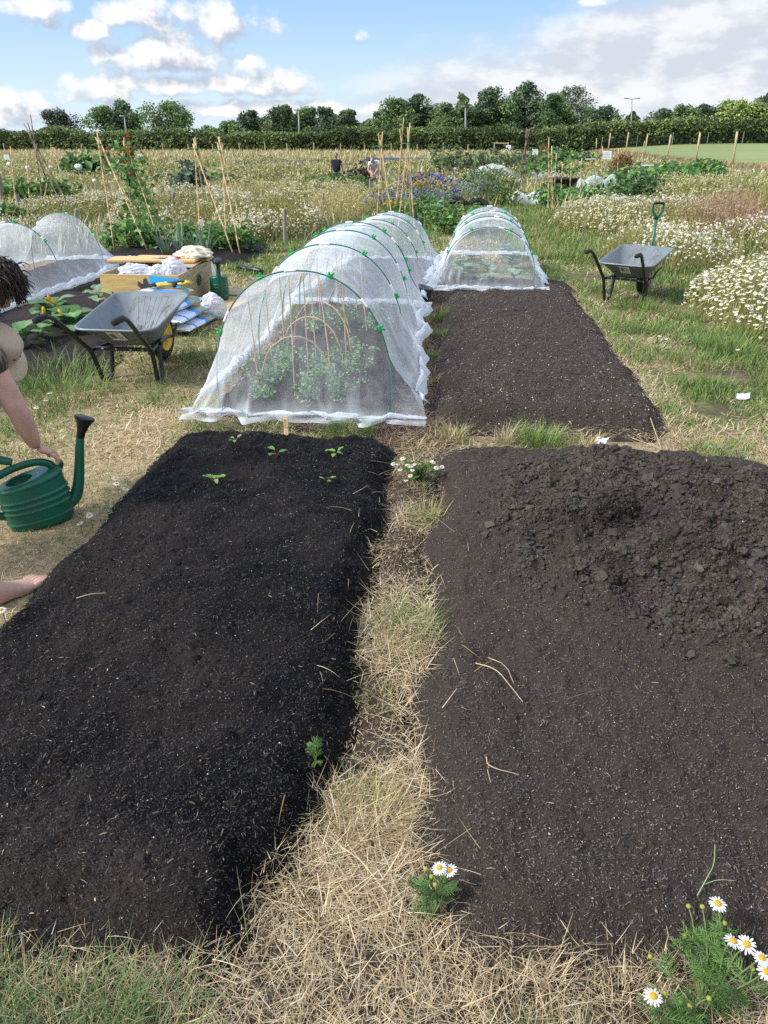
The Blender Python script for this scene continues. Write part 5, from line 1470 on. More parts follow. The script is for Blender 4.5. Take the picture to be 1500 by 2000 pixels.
# sunhat slung from the neck on a cord, hanging by the right shoulder
hat = thing('sun_hat', 'beige wide-brimmed sun hat slung behind the bending gardener\'s shoulder', 'hat', (-1.93, 3.0, .70))
hn = Vector((.72, -.12, .60)).normalized(); Mh = hn.to_track_quat('Z', 'Y').to_matrix()
M_hat = mat('hat_canvas', (.50, .40, .30), .85, var=.06, scale=30, bump=.0006, bscale=240)
hc = A(-2.035, 3.00, .775)
pr = [(.162, -.038), (.165, -.036), (.160, -.026), (.13, -.008), (.105, .0), (.098, .012), (.094, .05), (.085, .085), (.06, .105), (.0, .112)]
mb = MB().lathe(pr, hc, 36, M=Mh, cap0=False, cap1=False)
mb.lathe([(p[0]*.985, p[1]-.003) for p in pr], hc, 36, M=Mh, cap0=False, cap1=False)
mb.build('crown', M_hat, hat, smooth=True)
ey = MB()
for a_ in (2.6, 3.1, 4.6, 5.1): ey.lathe([(.0055, 0), (.0055, .002), (.003, .003), (.0028, 0)], hc+np.array(Mh) @ A(.0935*math.cos(a_), .0935*math.sin(a_), .05), 10, M=Vector((np.array(Mh) @ A(math.cos(a_), math.sin(a_), .15))).to_track_quat('Z', 'Y').to_matrix())
ey.build('eyelet', mat('eyelet', (.06, .05, .04), .4), hat)
MB().tube(smoothp([hc+np.array(Mh) @ A(-.10, .03, -.01), NECK+A(.05, -.05, .02), NECK+A(.02, .06, -.06)]), .0025, 5).build('cord', M_rubber, hat)
# ================================================================== mayweed
WHITE = (.80, .80, .76)
def flowers(mb, P, r, up, petals, rs, wcol=WHITE):
    """small flower heads: a ring of petals round a raised yellow disc"""
    n = len(P)
    if n == 0: return
    N_ = up/np.linalg.norm(up, axis=1)[:, None]
    T = np.cross(N_, rs.randn(n, 3)); T /= np.linalg.norm(T, axis=1)[:, None]; B = np.cross(N_, T)
    a = np.arange(petals*2)*PI/petals
    rr = np.where(np.arange(petals*2) % 2 == 0, 1.0, .66)
    ring = P[:, None]+(T[:, None]*np.cos(a)[None, :, None]+B[:, None]*np.sin(a)[None, :, None])*(rr[None, :]*r[:, None])[..., None]-N_[:, None]*(r*.22)[:, None, None]
    V = np.concatenate([P[:, None]+0*N_[:, None], ring], 1); k = petals*2+1
    i = np.arange(petals*2); F = np.stack([np.zeros_like(i), i+1, (i+1) % (petals*2)+1], 1)
    F = (np.arange(n)*k)[:, None, None]+F
    c = np.clip(np.array(wcol)*(1+.07*rs.randn(n, 1)), 0, .88)
    mb.add(V.reshape(-1, 3), F.reshape(-1, 3), np.repeat(c, k, 0))
    m = 6; a = np.arange(m)*2*PI/m
    ring = P[:, None]+(T[:, None]*np.cos(a)[None, :, None]+B[:, None]*np.sin(a)[None, :, None])*(r*.36)[:, None, None]+N_[:, None]*(r*.04)[:, None, None]
    V = np.concatenate([(P+N_*(r*.30)[:, None])[:, None], ring], 1); i = np.arange(m)
    F = np.stack([np.zeros_like(i), i+1, (i+1) % m+1], 1); F = (np.arange(n)*7)[:, None, None]+F
    mb.add(V.reshape(-1, 3), F.reshape(-1, 3), np.repeat(jit((.55, .36, .03), n, .12, rs), 7, 0))
M_mix = mat('mayweed', attr=True, rough=.7, spec=.15, trans=.22)
STALK = [(.33, .31, .11), (.24, .26, .085), (.44, .38, .18), (.16, .20, .06)]
def drift(label, cx, cy, rx, ry, h, nf, fr, seed, rz=0.0, stalks=STALK, petals=7, name='mayweed_drift', fl=True):
    rs = np.random.RandomState(seed); mb = MB()
    def pts(n, pw=.5):
        a = rs.rand(n)*2*PI; r = rs.rand(n)**pw
        x, y = r*np.cos(a), r*np.sin(a)
        wob = 1+.5*(fbm(np.cos(a)*1.5+seed, np.sin(a)*1.5, 3, seed % 5)-.5)
        X = cx+(x*rx*math.cos(rz)-y*ry*math.sin(rz))*wob; Y = cy+(x*rx*math.sin(rz)+y*ry*math.cos(rz))*wob
        k = outside_beds(X, Y, .02); X, Y, r = X[k], Y[k], r[k]
        g = soil_z(X, Y)
        top = h*(1-r**3.2)**.5*(.62+.7*fbm(X*1.6, Y*1.6, 3, seed % 4))+.06
        return X, Y, g, top, r
    X, Y, g, top, r = pts(int(nf*1.7)); n = len(X)
    wid = max(.003, .0011*cy*.55)
    mb.blades(np.stack([X, Y, g], 1), top*(.75+.3*rs.rand(n)), wid*(.6+.6*rs.rand(n)), rs.rand(n)*2*PI, .05+.35*rs.rand(n)*(.3+r), .1+.3*rs.rand(n), mixc(stalks, n, None, .2, rs), 2)
    X, Y, g, top, r = pts(int(nf*2.2)); n = len(X)
    Z = g+top*rs.rand(n)**.7*.95
    mb.leaves(np.stack([X, Y, Z], 1), max(.05, .0045*cy)*(.6+.8*rs.rand(n)), None, mixc(stalks, n, None, .25, rs), .22, .8, rs)
    if fl:
        X, Y, g, top, r = pts(nf); n = len(X)
        patch = fbm(X*1.1+seed, Y*1.1, 3, 2) > .33+.2*rs.rand(n)
        X, Y, g, top, r = X[patch], Y[patch], g[patch], top[patch], r[patch]; n = len(X)
        Z = g+top*(.80+.26*rs.rand(n))-.12*top*rs.rand(n)**3*2
        up = np.stack([(X-cx)/rx*.35, (Y-cy)/ry*.35, np.ones(n)], 1)+rs.randn(n, 3)*(.30 if cy < 9 else .75)
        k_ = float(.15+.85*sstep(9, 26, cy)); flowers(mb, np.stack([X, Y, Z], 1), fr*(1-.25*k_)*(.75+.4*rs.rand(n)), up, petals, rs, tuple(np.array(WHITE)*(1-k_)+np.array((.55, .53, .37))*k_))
    o = mb.build(name, M_mix); tag(o, label, 'wildflowers' if fl else 'wild grass', kind='stuff'); return o
drift('dense near drift of white mayweed at the right edge, beside the grass path', 4.05, 7.9, 1.45, 2.0, .50, 5200, .021, 1, petals=9)
drift('mayweed clump right behind the right-hand wheelbarrow', 3.05, 11.6, 1.0, 1.1, .50, 1500, .022, 2)
drift('broad mayweed drift beyond the right-hand wheelbarrow', 3.75, 16.3, 1.75, 2.5, .55, 5000, .026, 3)
drift('mayweed spreading beside the spade and brown dock grass', 5.6, 12.8, 1.5, 2.3, .5, 1500, .022, 4)
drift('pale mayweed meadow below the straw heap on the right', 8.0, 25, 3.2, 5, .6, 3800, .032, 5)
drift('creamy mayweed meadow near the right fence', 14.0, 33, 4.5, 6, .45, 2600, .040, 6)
drift('white mayweed bank by the grey post left of the tall tunnel', -3.75, 15.2, 1.05, 1.9, .62, 4800, .026, 7)
drift('mayweed bank behind the bean canes', -5.9, 16.6, 1.9, 2.4, .6, 6000, .027, 8)
drift('cream mayweed drift beyond the grey post in the grass track', -3.9, 22.5, 1.5, 3.0, .6, 2600, .032, 9)
drift('mayweed drift left of the runner bean wigwam', -8.6, 17.5, 1.7, 1.7, .45, 2400, .024, 10)
drift('low mayweed patch at the left edge behind the sagging tunnel', -8.3, 13.6, 1.9, 1.3, .28, 900, .022, 11)
drift('sparse mayweed between the leaning posts on the far left', -11.5, 17.2, 2.0, 1.6, .35, 800, .024, 12)
rs = np.random.RandomState(77); far_sp = [(-14, 30, 6, 6), (-8, 28, 3.5, 4), (-20, 40, 7, 7), (-9, 40, 5, 5), (2.5, 38, 4, 6), (-1.5, 30, 2.2, 4), (9, 45, 5, 6), (-28, 52, 9, 8), (-14, 55, 7, 7), (4, 60, 7, 7), (-2, 50, 4, 5)]
for i, (a, b, c, d) in enumerate(far_sp):
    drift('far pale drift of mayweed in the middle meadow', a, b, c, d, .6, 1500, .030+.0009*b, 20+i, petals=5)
    bpy.data.objects[-1] if False else None
for i, o in enumerate([o for o in COL.objects if o.get('label') == 'far pale drift of mayweed in the middle meadow']): o['group'] = 'far drifts of mayweed'
# brown and gold rank grasses
BRN = [(.38, .25, .16), (.44, .32, .22), (.30, .19, .12), (.42, .34, .19)]
GOLD = [(.50, .41, .20), (.42, .36, .16), (.55, .47, .27), (.32, .31, .12)]
drift('reddish brown dock and dry grass behind the spade', 5.0, 15.2, 1.3, 2.0, .75, 2600, .02, 41, stalks=BRN, name='dock_grass', fl=False)
drift('brown seeding grass at the right edge', 6.6, 13.2, 1.0, 2.2, .65, 1600, .02, 42, stalks=BRN, name='dock_grass', fl=False)
drift('golden dry grass round the grey post left of the tunnels', -2.9, 19.0, .9, 2.2, .55, 1300, .02, 43, stalks=GOLD, name='golden_grass', fl=False)
drift('golden dry grass behind the bean wigwams', -7.2, 22.5, 2.6, 2.4, .65, 1900, .02, 44, stalks=GOLD, name='golden_grass', fl=False)

# ------------------------------------------------------------------ rank meadow out to the hedge
def meadow():
    rs = np.random.RandomState(55); mb = MB()
    n = 46000
    Y = 11.5*np.exp(rs.rand(n)*math.log(124/11.5)); half = .50*Y+2
    X = -.096*Y*.0+rs.uniform(-1, 1, n)*half*1.12-.05*Y*.6
    X0 = X
    k = outside_beds(X, Y, .0) & ~((X > 18.2) & (Y > 34)) & ~((np.abs(X+1.5+.02*(Y-12)) < .9+.01*Y) & (Y < 30) & (rs.rand(n) < .75)) & ~((X > -1.2) & (X < 2.9) & (Y < 15)) & ~((X > .9) & (X < 2.4) & (Y < 24)) & ~((X < -1.0) & (X > -6) & (Y < 13.2))
    X, Y = X[k], Y[k]; n = len(X)
    g = fbm(X*.35+3, Y*.16, 3, 3); g2 = fbm(X*.9, Y*.4, 3, 6)
    far = sstep(50, 95, Y)
    gold = np.clip(sstep(.54, .68, g)+far*.8, 0, 1); isgold = rs.rand(n) < gold
    white = (rs.rand(n) < sstep(.43, .58, g2)*.6) & ~isgold
    c = np.where(isgold[:, None], mixc(GOLD+[(.58, .50, .30), (.46, .36, .19)], n, None, .14, rs), mixc([(.16, .20, .07), (.22, .25, .09), (.29, .29, .12), (.12, .165, .06)], n, None, .16, rs))
    c = np.where(white[:, None], mixc([(.50, .48, .32), (.42, .41, .24), (.56, .54, .40)], n, None, .10, rs), c)
    h = (.28+.30*rs.rand(n))*(.55+.9*fbm(X*.6, Y*.3, 2, 5))*np.where(Y < 20, .75, 1.0)*(1+.25*far)*(1-.65*sstep(7, 12, X)*sstep(34, 44, Y))
    w = .0022*Y*(.6+.7*rs.rand(n))
    mb.blades(np.stack([X, Y, soil_z(X, Y)-.01], 1), h, w, rs.rand(n)*2*PI, .05+.45*rs.rand(n), .2+.6*rs.rand(n), c, 2)
    tag(mb.build('meadow_grass', M_mix), 'tall mixed meadow grass covering the unkept plots', 'meadow grass', kind='stuff')
    # green track between the plots
    mb = MB(); n = 9000
    Y = 12+26*rs.rand(n)**1.6; X = rs.uniform(-1, 1, n)*1.5-1.7-.03*(Y-12)
    k = outside_beds(X, Y, .02); X, Y = X[k], Y[k]; n = len(X)
    mb.blades(np.stack([X, Y, soil_z(X, Y)-.01], 1), .10+.10*rs.rand(n), .0011*Y, rs.rand(n)*2*PI, .2+.6*rs.rand(n), .5, mixc(GREEN+[(.22, .25, .09)], n, None, .18, rs), 2)
    n = 11000; Y = 11.5+16*rs.rand(n)**1.4; X = rs.uniform(-1, 1, n)*1.0+1.75
    mb.blades(np.stack([X, Y, soil_z(X, Y)-.01], 1), .10+.12*rs.rand(n), .0010*Y, rs.rand(n)*2*PI, .2+.6*rs.rand(n), .5, mixc(GREEN+[(.22, .25, .09), (.3, .27, .12)], n, None, .18, rs), 2)
    tag(mb.build('track_grass', M_blade), 'green grass of the tracks between the far plots', 'grass', kind='stuff')
    # pale tall strip before the hedge
    mb = MB(); n = 16000
    Y = rs.uniform(70, 116, n); X = rs.uniform(-66, 30, n); k = X < 9; X, Y = X[k], Y[k]; n = len(X)
    mb.blades(np.stack([X, Y, soil_z(X, Y)], 1), .40+.45*rs.rand(n), .10*(.5+rs.rand(n)), rs.rand(n)*2*PI, .1+.4*rs.rand(n), .4, mixc([(.52, .43, .24), (.58, .50, .31), (.44, .36, .19), (.36, .33, .15)], n, None, .12, rs), 2)
    n = 1400; Y = rs.uniform(36, 60, n); X = rs.uniform(18.6, 21.5, n)
    mb.blades(np.stack([X, Y, soil_z(X, Y)], 1), .18+.22*rs.rand(n), .07*(.5+rs.rand(n)), rs.rand(n)*2*PI, .1+.4*rs.rand(n), .4, mixc([(.42, .33, .2), (.38, .28, .17), (.33, .27, .14)], n, None, .12, rs), 2)
    n = 2600; Y = rs.uniform(30, 120, n); X = rs.uniform(18.8, 21.0, n)
    mb.blades(np.stack([X, Y, soil_z(X, Y)], 1), .18+.22*rs.rand(n), .07*(.5+rs.rand(n)), rs.rand(n)*2*PI, .1+.4*rs.rand(n), .4, mixc([(.42, .33, .2), (.38, .28, .17), (.33, .27, .14)], n, None, .12, rs), 2)
    tag(mb.build('tall_dry_grass', M_mix), 'pale dry grass standing tall before the hedge and along the fence', 'dry grass', kind='stuff')
meadow()
# crop field beyond the fence
xs = np.linspace(20.3, 500, 60); ys = np.linspace(34, 150, 60); X, Y = np.meshgrid(xs, ys, indexing='ij')
o = MB().grid(np.stack([X, Y, gz(X, Y)+.12], -1)).build('field', mat('field_green', (.19, .235, .085), .9, var=.14, scale=.25, stretch=(.1, 1.5, 1)), smooth=True)
tag(o, 'smooth green crop field beyond the post fence', 'field', kind='structure')

# ================================================================== canes, wigwams, posts
def at(px, py, Y):     # world point on the ray through a photo point at distance Y
    u = (px-750)/FPX; v = (1000-py)/FPX
    cp, sp_ = math.cos(PITCH), math.sin(PITCH); d = (u, cp+v*sp_, -sp_+v*cp); c, s = math.cos(YAW), math.sin(YAW)
    d = (c*d[0]-s*d[1], s*d[0]+c*d[1], d[2]); t = Y/d[1]; return np.array([d[0]*t, Y, CAMH+d[2]*t])
M_twine = mat('green_twine', (.03, .22, .10), .7)
def wigwam(label, apex_px, Y, feet, r=.0105, m=None, name='cane_wigwam', over=.16, twine=True, group='bamboo cane wigwams'):
    """feet: photo x of each foot and its distance"""
    ap = at(*apex_px, Y); o = thing(name, label, 'wigwam', (ap[0], ap[1], hz(ap[0], ap[1])), 0, group)
    for (fx, fy) in feet:
        p = at(fx, 300, fy); b = np.array([p[0], fy, hz(p[0], fy)-.03])
        d = ap-b; L_ = np.linalg.norm(d); d /= L_
        top = ap+rc.randn(3)*.018+d*(over*(.5+.8*rc.rand()))
        cane_mesh(b, top, r*(.85+.3*rc.rand()), 'cane' if m is None else 'stick', m, True, o, 6)
    if twine:
        tw = MB(); t = np.linspace(0, 2*PI, 11)[:-1]
        for k in range(3): tw.tube(np.stack([ap[0]+.03*np.cos(t), ap[1]+.03*np.sin(t), np.full(10, ap[2]-.02+.012*k)], 1), .006, 4, closed=True)
        tw.tube([ap+[0, 0, -.01], ap+[-.08, .02, .01], ap+[-.17, .03, -.015]], .007, 4)
        tw.build('twine', M_twine, o)
    return o
W1 = wigwam('bamboo wigwam tied with green twine, left of the red flowering beans', (196, 282), 12.2, [(193, 11.6), (213, 12.6), (262, 11.4), (274, 12.2)])
W2 = wigwam('bamboo wigwam overgrown by red flowering runner beans', (244, 292), 12.4, [(230, 12.6), (262, 12.8), (292, 11.5), (309, 12.3)], twine=False)
W3 = wigwam('bamboo wigwam with a white rag, right of the runner beans', (384, 290), 12.1, [(371, 11.5), (391, 12.6), (438, 11.2), (420, 12.4)])
W4 = wigwam('bamboo wigwam nearest the tall net tunnel among climbing beans', (431, 294), 12.3, [(424, 11.6), (437, 12.7), (468, 11.8), (452, 11.3)])
wigwam('bamboo wigwam behind the second tunnel, leaning over the flower plot', (743, 286), 15.8, [(733, 15.2), (752, 16.2), (772, 15.0), (762, 16)], over=.2)
wigwam('tallest bamboo wigwam between the two rear net tunnels', (799, 281), 14.6, [(776, 14.0), (790, 15.0), (814, 13.9), (806, 15.1)], over=.3)
wigwam('thin bamboo wigwam behind the tallest one by the blue flowers', (783, 287), 17.5, [(771, 17), (800, 17.8), (776, 18.2)], over=.55, twine=False)
wigwam('old brown stick wigwam on the far left, standing taller than the hedge', (65, 276), 17.5, [(62, 16.8), (64, 18.2), (110, 16.6), (92, 18), (128, 17)], .016, M_oldstick, 'stick_wigwam', .55, False, 'old stick wigwams')
wigwam('brown stick wigwam at the right in front of the hedge', (1027, 275), 30, [(1008, 29), (1026, 30.5), (1032, 29.4), (1020, 31)], .022, M_oldstick, 'stick_wigwam', .35, False, 'old stick wigwams')
rag = MB(); ra = at(392, 428, 11.6)
us = np.linspace(-1, 1, 5); vs = np.linspace(0, 1, 9)
rag.grid(np.array([[ra+[.025*u*(1-.4*v)+.02*math.sin(v*5), .015*math.sin(u*3+v*4), -.28*v] for u in us] for v in vs]))
tag(rag.build('rag', mat('white_rag', (.72, .74, .78), .8), smooth=True), 'narrow white rag hanging from the bamboo wigwam', 'rag')
# single canes standing about
CN = [(1072, 268, 410, 19, 'pale bamboo cane pair member standing tall before the long low net cover'), (1078, 285, 412, 19.3, 'bamboo cane standing beside the tall pale one by the low net cover'), (1086, 300, 388, 22, 'bamboo cane leaning over the low net cover'),
      (1165, 270, 388, 22.5, 'bamboo cane rising in front of the white notice board'), (1177, 285, 370, 25, 'bamboo cane just right of the one before the notice board'), (1208, 290, 345, 30, 'bamboo cane in front of the large straw heap'),
      (1098, 320, 395, 21, 'short bamboo cane among the green bean rows'), (1116, 318, 370, 22, 'short bamboo cane right of the low net cover'), (1136, 310, 395, 21, 'bamboo cane at the right end of the bean rows'), (1258, 275, 322, 38, 'bamboo cane leaning against the fence line'),
      (22, 285, 415, 18, 'crossed bamboo cane left of the old stick wigwam'), (52, 292, 400, 20, 'bamboo cane beside the old stick wigwam'), (100, 287, 405, 19, 'bamboo cane leaning right of the old stick wigwam'), (110, 288, 395, 20.5, 'bamboo cane crossing the one right of the stick wigwam')]
for i, (x, y0, y1, Y, lab) in enumerate(CN):
    lean = [0, -4, 6, 3, 0, -3, 4, 2, 5, 10, -20, -12, 38, -45][i]
    b = at(x-lean*.5, y1, Y); t = at(x+lean*.1, y0, Y*(1.0 if i < 10 else 1.03)); b[2] = hz(b[0], b[1])-.03
    tag(cane_mesh(b, t, .0100+.0002*Y, 'bamboo_cane', None, True, None, 6), lab, 'cane', 'single bamboo canes on the far plots')
def post(x, ytop, ybot, w, lab, lean=0.0, m=None):
    gx, gy = Gp(x, ybot, .0); z = hz(gx, gy); t = at(x+lean, ytop, gy)
    h = max(.3, t[2]-z)
    bm_ = MB(); P = np.linspace(0, 1, 7)[:, None]*np.array([t[0]-gx, 0, h])+[gx, gy, z-.05]
    bm_.tube(P, np.array([1, 1.02, .98, 1.0, .97, .98, .92])*w, 6)
    tag(bm_.build('wooden_post', m or M_post), lab, 'post', 'weathered posts in the meadow')
for a in ((556, 402, 476, .035, 'grey post before the mayweed bank left of the tunnels'), (631, 373, 425, .035, 'grey post in golden grass left of the grass track'), (336, 370, 442, .04, 'short grey post behind the bean canes', 2), (145, 403, 440, .045, 'grey post behind the sagging net tunnel', 4),
          (44, 376, 425, .05, 'leaning dark grey post left of the stick wigwam', -12), (4, 338, 405, .05, 'grey post at the far left edge', -6), (1445, 390, 460, .035, 'weathered post at the right among the weeds'), (1284, 370, 400, .04, 'grey post beyond the broad mayweed drift'), (723, 345, 380, .04, 'pale post beside the bending visitor'), (998, 405, 440, .03, 'dark short post beside the short net tunnel')):
    post(*a)
# runner beans on the second wigwam
def bean_plant():
    rs = np.random.RandomState(9); ap = at(244, 285, 12.4); o = thing('runner_bean', 'runner bean vine with scarlet flowers climbing the bamboo wigwam', 'bean plant', (ap[0], ap[1], hz(ap[0], ap[1])))
    lf, fl, st = MB(), MB(), MB()
    for (fx, fy) in ((230, 12.6), (262, 12.8), (292, 11.5), (309, 12.3), (250, 12.3)):
        p = at(fx, 300, fy); b = np.array([p[0], fy, hz(p[0], fy)]); k = np.linspace(0, 1.05, 46)[:, None]
        ax = b+(ap-b)*k; a = k[:, 0]*26
        V = ax+np.stack([.03*np.cos(a), .03*np.sin(a), a*0], 1); st.tube(V, .005, 4, (.12, .17, .06))
        n = 75; q = rs.rand(n)**1.1; C = b+(ap-b)*q[:, None]+rs.randn(n, 3)*[.11, .11, .06]
        lf.leaves(C, .07+.07*rs.rand(n), None, mixc([(.09, .20, .05), (.13, .27, .07), (.17, .33, .10), (.07, .15, .045)], n, None, .15, rs), .85, -.3, rs)
        n = 5; q = .45+.60*rs.rand(n)**.5; C = b+(ap-b)*q[:, None]+rs.randn(n, 3)*[.12, .12, .07]
        for c in C:
            fl = MB()
            for j in range(5): fl.blob(c+rs.randn(3)*[.008, .008, .022], (.014, .014, .017), 1, .3, rs.randint(99), (.50, .10, .045))
            fl.build('flower', M_leaf, o)
    st.build('stem', M_leaf, o); lf.build('foliage', M_leaf, o)
bean_plant()
# leafy things
def bush(name, label, cat, cx, cy, rx, ry, h, n, ls, cols, seed, asp=.6, group=None, stems=True, up=.3, flw=None, nblob=7):
    rs = np.random.RandomState(seed); z = hz(cx, cy)
    o = thing(name, label, cat, (cx, cy, z), 0, group)
    B_ = [(rs.uniform(-.7, .7)*rx, rs.uniform(-.7, .7)*ry, h*rs.uniform(.3, .75), rs.uniform(.35, .6)) for _ in range(nblob)]
    P, N_ = [], []
    for (bx, by, bz, br) in B_:
        k = n//nblob; v = rs.randn(k, 3); v /= np.linalg.norm(v, axis=1)[:, None]; rr = rs.rand(k)**.45
        q = v*rr[:, None]*[rx*br*1.2, ry*br*1.2, h*.5]+[bx, by, bz]; q[:, 2] = np.abs(q[:, 2]); P.append(q); N_.append(v)
    P = np.concatenate(P); N_ = np.concatenate(N_)
    P += [cx, cy, 0]; P[:, 2] += soil_z(P[:, 0], P[:, 1])
    lf = MB().leaves(P, ls*(.6+.8*rs.rand(len(P))), N_*1.2, mixc(cols, len(P), None, .18, rs), asp, up, rs); lf.build('foliage', M_leaf, o)
    if stems:
        st = MB()
        for (bx, by, bz, br) in B_: st.tube([(cx+bx*.5, cy+by*.5, z-.02), (cx+bx*.8, cy+by*.8, z+bz*.6), (cx+bx, cy+by, z+bz)], .006+.0004*cy, 5, (.13, .15, .06))
        st.build('stem', M_leaf, o)
    if flw:
        col, nf, fr, z0, z1 = flw; fm = MB()
        fp = P[rs.choice(len(P), nf)]+rs.randn(nf, 3)*[.03, .03, .02]; g = soil_z(fp[:, 0], fp[:, 1]); fp[:, 2] = g+h*(z0+(z1-z0)*rs.rand(nf))
        V, F, k = lumps(np.zeros((1, 3)), np.array([fr]), 1, 2, seed, .6); cl = col if isinstance(col, list) else [col]; pr = [MB().add(V, F, np.array(c__)).build('flower', M_leaf, o, world=False) for c__ in cl]
        for j in range(nf):
            f_o = pr[j] if j < len(pr) else pr[j % len(pr)].copy()
            if j >= len(pr): COL.objects.link(f_o); f_o.parent = o
            f_o.location = fp[j]-np.array(o.location); f_o.scale = [.7+.6*rs.rand()]*3; f_o.rotation_euler = (rs.rand(), rs.rand(), rs.rand()*6)
    return o
BEANL = [(.10, .21, .055), (.14, .28, .075), (.075, .16, .045), (.19, .33, .10)]
g = 'climbing bean plants in the dark bed'
bush('bean_plant', 'bean plant at the foot of the wigwam nearest the tunnel', 'bean plant', -3.55, 11.6, .45, .40, .40, 420, .10, BEANL, 1, .8, g)
bush('bean_plant', 'bean plant left of the small bean bed\'s end cane', 'bean plant', -4.1, 11.9, .40, .40, .38, 300, .09, BEANL, 2, .8, g)
bush('bean_plant', 'tall bean plant under the overgrown wigwam', 'bean plant', -5.0, 11.7, .32, .4, .42, 300, .10, BEANL, 3, .8, g)
bush('bean_plant', 'bean plant left of the overgrown wigwam behind the sagging tunnel', 'bean plant', -5.5, 12.1, .32, .4, .36, 220, .10, BEANL, 4, .8, g)
for i, (x, y, lab) in enumerate(((-3.9, 11.0, 'leek standing right of the crate, before the bean canes'), (-3.75, 11.1, 'leek nearest the bean plant by the tunnel'), (-4.15, 11.05, 'leek behind the cream cloth bag'), (-4.4, 11.1, 'leek left of the others behind the crate'))):
    tf = MB(); tuft(tf, x, y, 16, .05, .55, .035, [(.16, .24, .15), (.20, .29, .19), (.12, .19, .11)], .35, np.random.RandomState(i))
    tag(tf.build('leek', M_leaf), lab, 'leek', 'leeks behind the crate')
KALE = [(.07, .115, .085), (.10, .155, .115), (.055, .085, .065), (.13, .19, .15)]
bush('kale_plant', 'dark blue-green kale bush behind the bean wigwams', 'kale', -7.4, 21.5, .75, .7, 1.0, 500, .2, KALE, 5, .6)
POT = [(.10, .19, .05), (.14, .25, .07), (.18, .31, .09), (.07, .14, .04)]
bush('potato_plant', 'bright green leafy potato plants left of the runner beans', 'potato', -11.6, 20.5, 1.3, .8, .62, 800, .17, POT, 6, .6)
bush('potato_plant', 'leafy green potato plants at the end of the second tunnel, with an orange flower', 'potato', -.05, 15.4, .62, .8, .50, 1300, .10, POT, 7, .55, flw=((.75, .35, .01), 5, .05, .5, .75))
bush('potato_plant', 'leafy potato plants right behind the tall wigwam', 'potato', -.95, 16.6, .55, .8, .5, 900, .10, POT, 8, .55)
CORN = [(.17, .20, .38), (.23, .27, .45), (.14, .16, .31)]
STK = [(.12, .17, .06), (.16, .22, .085), (.20, .24, .11)]
fg = 'flower clumps behind the tunnels'
bush('cornflower_clump', 'blue cornflowers left of the tall wigwam', 'flowers', -1.35, 18.5, .7, .8, .55, 700, .11, STK, 9, .25, fg, up=.9, flw=(CORN, 95, .028, .6, 1.05))
bush('cornflower_clump', 'blue cornflowers right of the tall wigwam', 'flowers', -.35, 18.8, .8, .9, .60, 800, .11, STK, 10, .25, fg, up=.9, flw=(CORN, 95, .028, .6, 1.05))
bush('cornflower_clump', 'blue cornflowers nearest the short tunnel', 'flowers', .15, 20.5, .8, 1.0, .70, 800, .12, STK, 11, .25, fg, up=.9, flw=(CORN, 95, .03, .6, 1.05))
bush('cornflower_clump', 'far blue cornflowers beside the orange marigolds', 'flowers', -.9, 22.0, .9, 1.0, .75, 800, .12, STK, 12, .25, fg, up=.9, flw=(CORN, 95, .034, .6, 1.05))
bush('marigold_clump', 'orange marigolds among the blue cornflowers', 'flowers', -.62, 20.2, .5, .6, .60, 400, .10, STK, 13, .3, fg, up=.8, flw=([(.60, .26, .04), (.55, .32, .06)], 34, .036, .75, 1.05))
bush('marigold_clump', 'few orange marigolds left of the tall wigwam', 'flowers', -1.5, 17.2, .4, .5, .45, 250, .10, STK, 14, .3, fg, up=.8, flw=((.75, .28, .01), 14, .04, .75, 1.05))
bush('poppy_clump', 'crimson flowers and dark red leaves behind the wigwams', 'flowers', -1.0, 23.5, .7, .7, .8, 420, .13, [(.10, .045, .05), (.14, .06, .06), (.13, .16, .06)], 15, .35, fg, up=.8, flw=([(.33, .06, .09), (.28, .08, .17)], 26, .045, .7, 1.05))
bush('tall_herb', 'tall feathery green plants behind the short tunnel', 'plant', 1.0, 22.5, 1.0, 1.4, .95, 1200, .16, STK+POT[:2], 16, .3, None, up=.9, flw=(CORN, 30, .035, .6, 1.0))
bush('tall_herb', 'pale green plants in the far plot before the black sheet', 'plant', 1.2, 41, 3.0, 2.0, 1.3, 900, .35, STK+KALE[1:2], 17, .35, None, up=.7)
bush('tall_herb', 'green plants around the dark dressed visitor', 'plant', -4.9, 31.8, 1.6, 1.0, .75, 600, .26, POT+STK, 18, .5)
bush('tall_herb', 'deep green plants beside the bending visitor', 'plant', -3.0, 32.2, 1.1, .7, .55, 400, .24, POT[:1]+KALE, 19, .5)
bush('purple_shrub', 'dark purple-leaved shrub between the two visitors', 'shrub', -4.15, 34.2, .8, .6, 1.15, 420, .22, [(.09, .05, .06), (.12, .075, .075), (.08, .08, .05)], 20, .6)
bg_ = 'bean rows by the low net cover'
bush('bean_row', 'leafy beans right before the long low net cover', 'bean plant', 3.1, 21.6, 1.1, .9, .6, 900, .13, BEANL, 21, .7, bg_)
bush('bean_row', 'beans at the right end of the low net cover', 'bean plant', 4.9, 22.5, .9, .9, .9, 800, .14, [(.07, .14, .045), (.10, .19, .06), (.06, .11, .04)], 22, .6, bg_)
bush('bean_row', 'beans behind the low net cover under the notice board', 'bean plant', 6.2, 30, 2.0, 1.5, .9, 1000, .2, BEANL, 23, .7, bg_)
bush('bean_row', 'dense beans below the large straw heap', 'bean plant', 8.6, 32, 1.6, 1.5, .9, 800, .22, BEANL[:3], 24, .7, bg_)
bush('leafy_crop', 'green crop left of the black tub', 'plant', 3.9, 37, 2.0, 1.5, .9, 700, .26, POT, 25, .6)
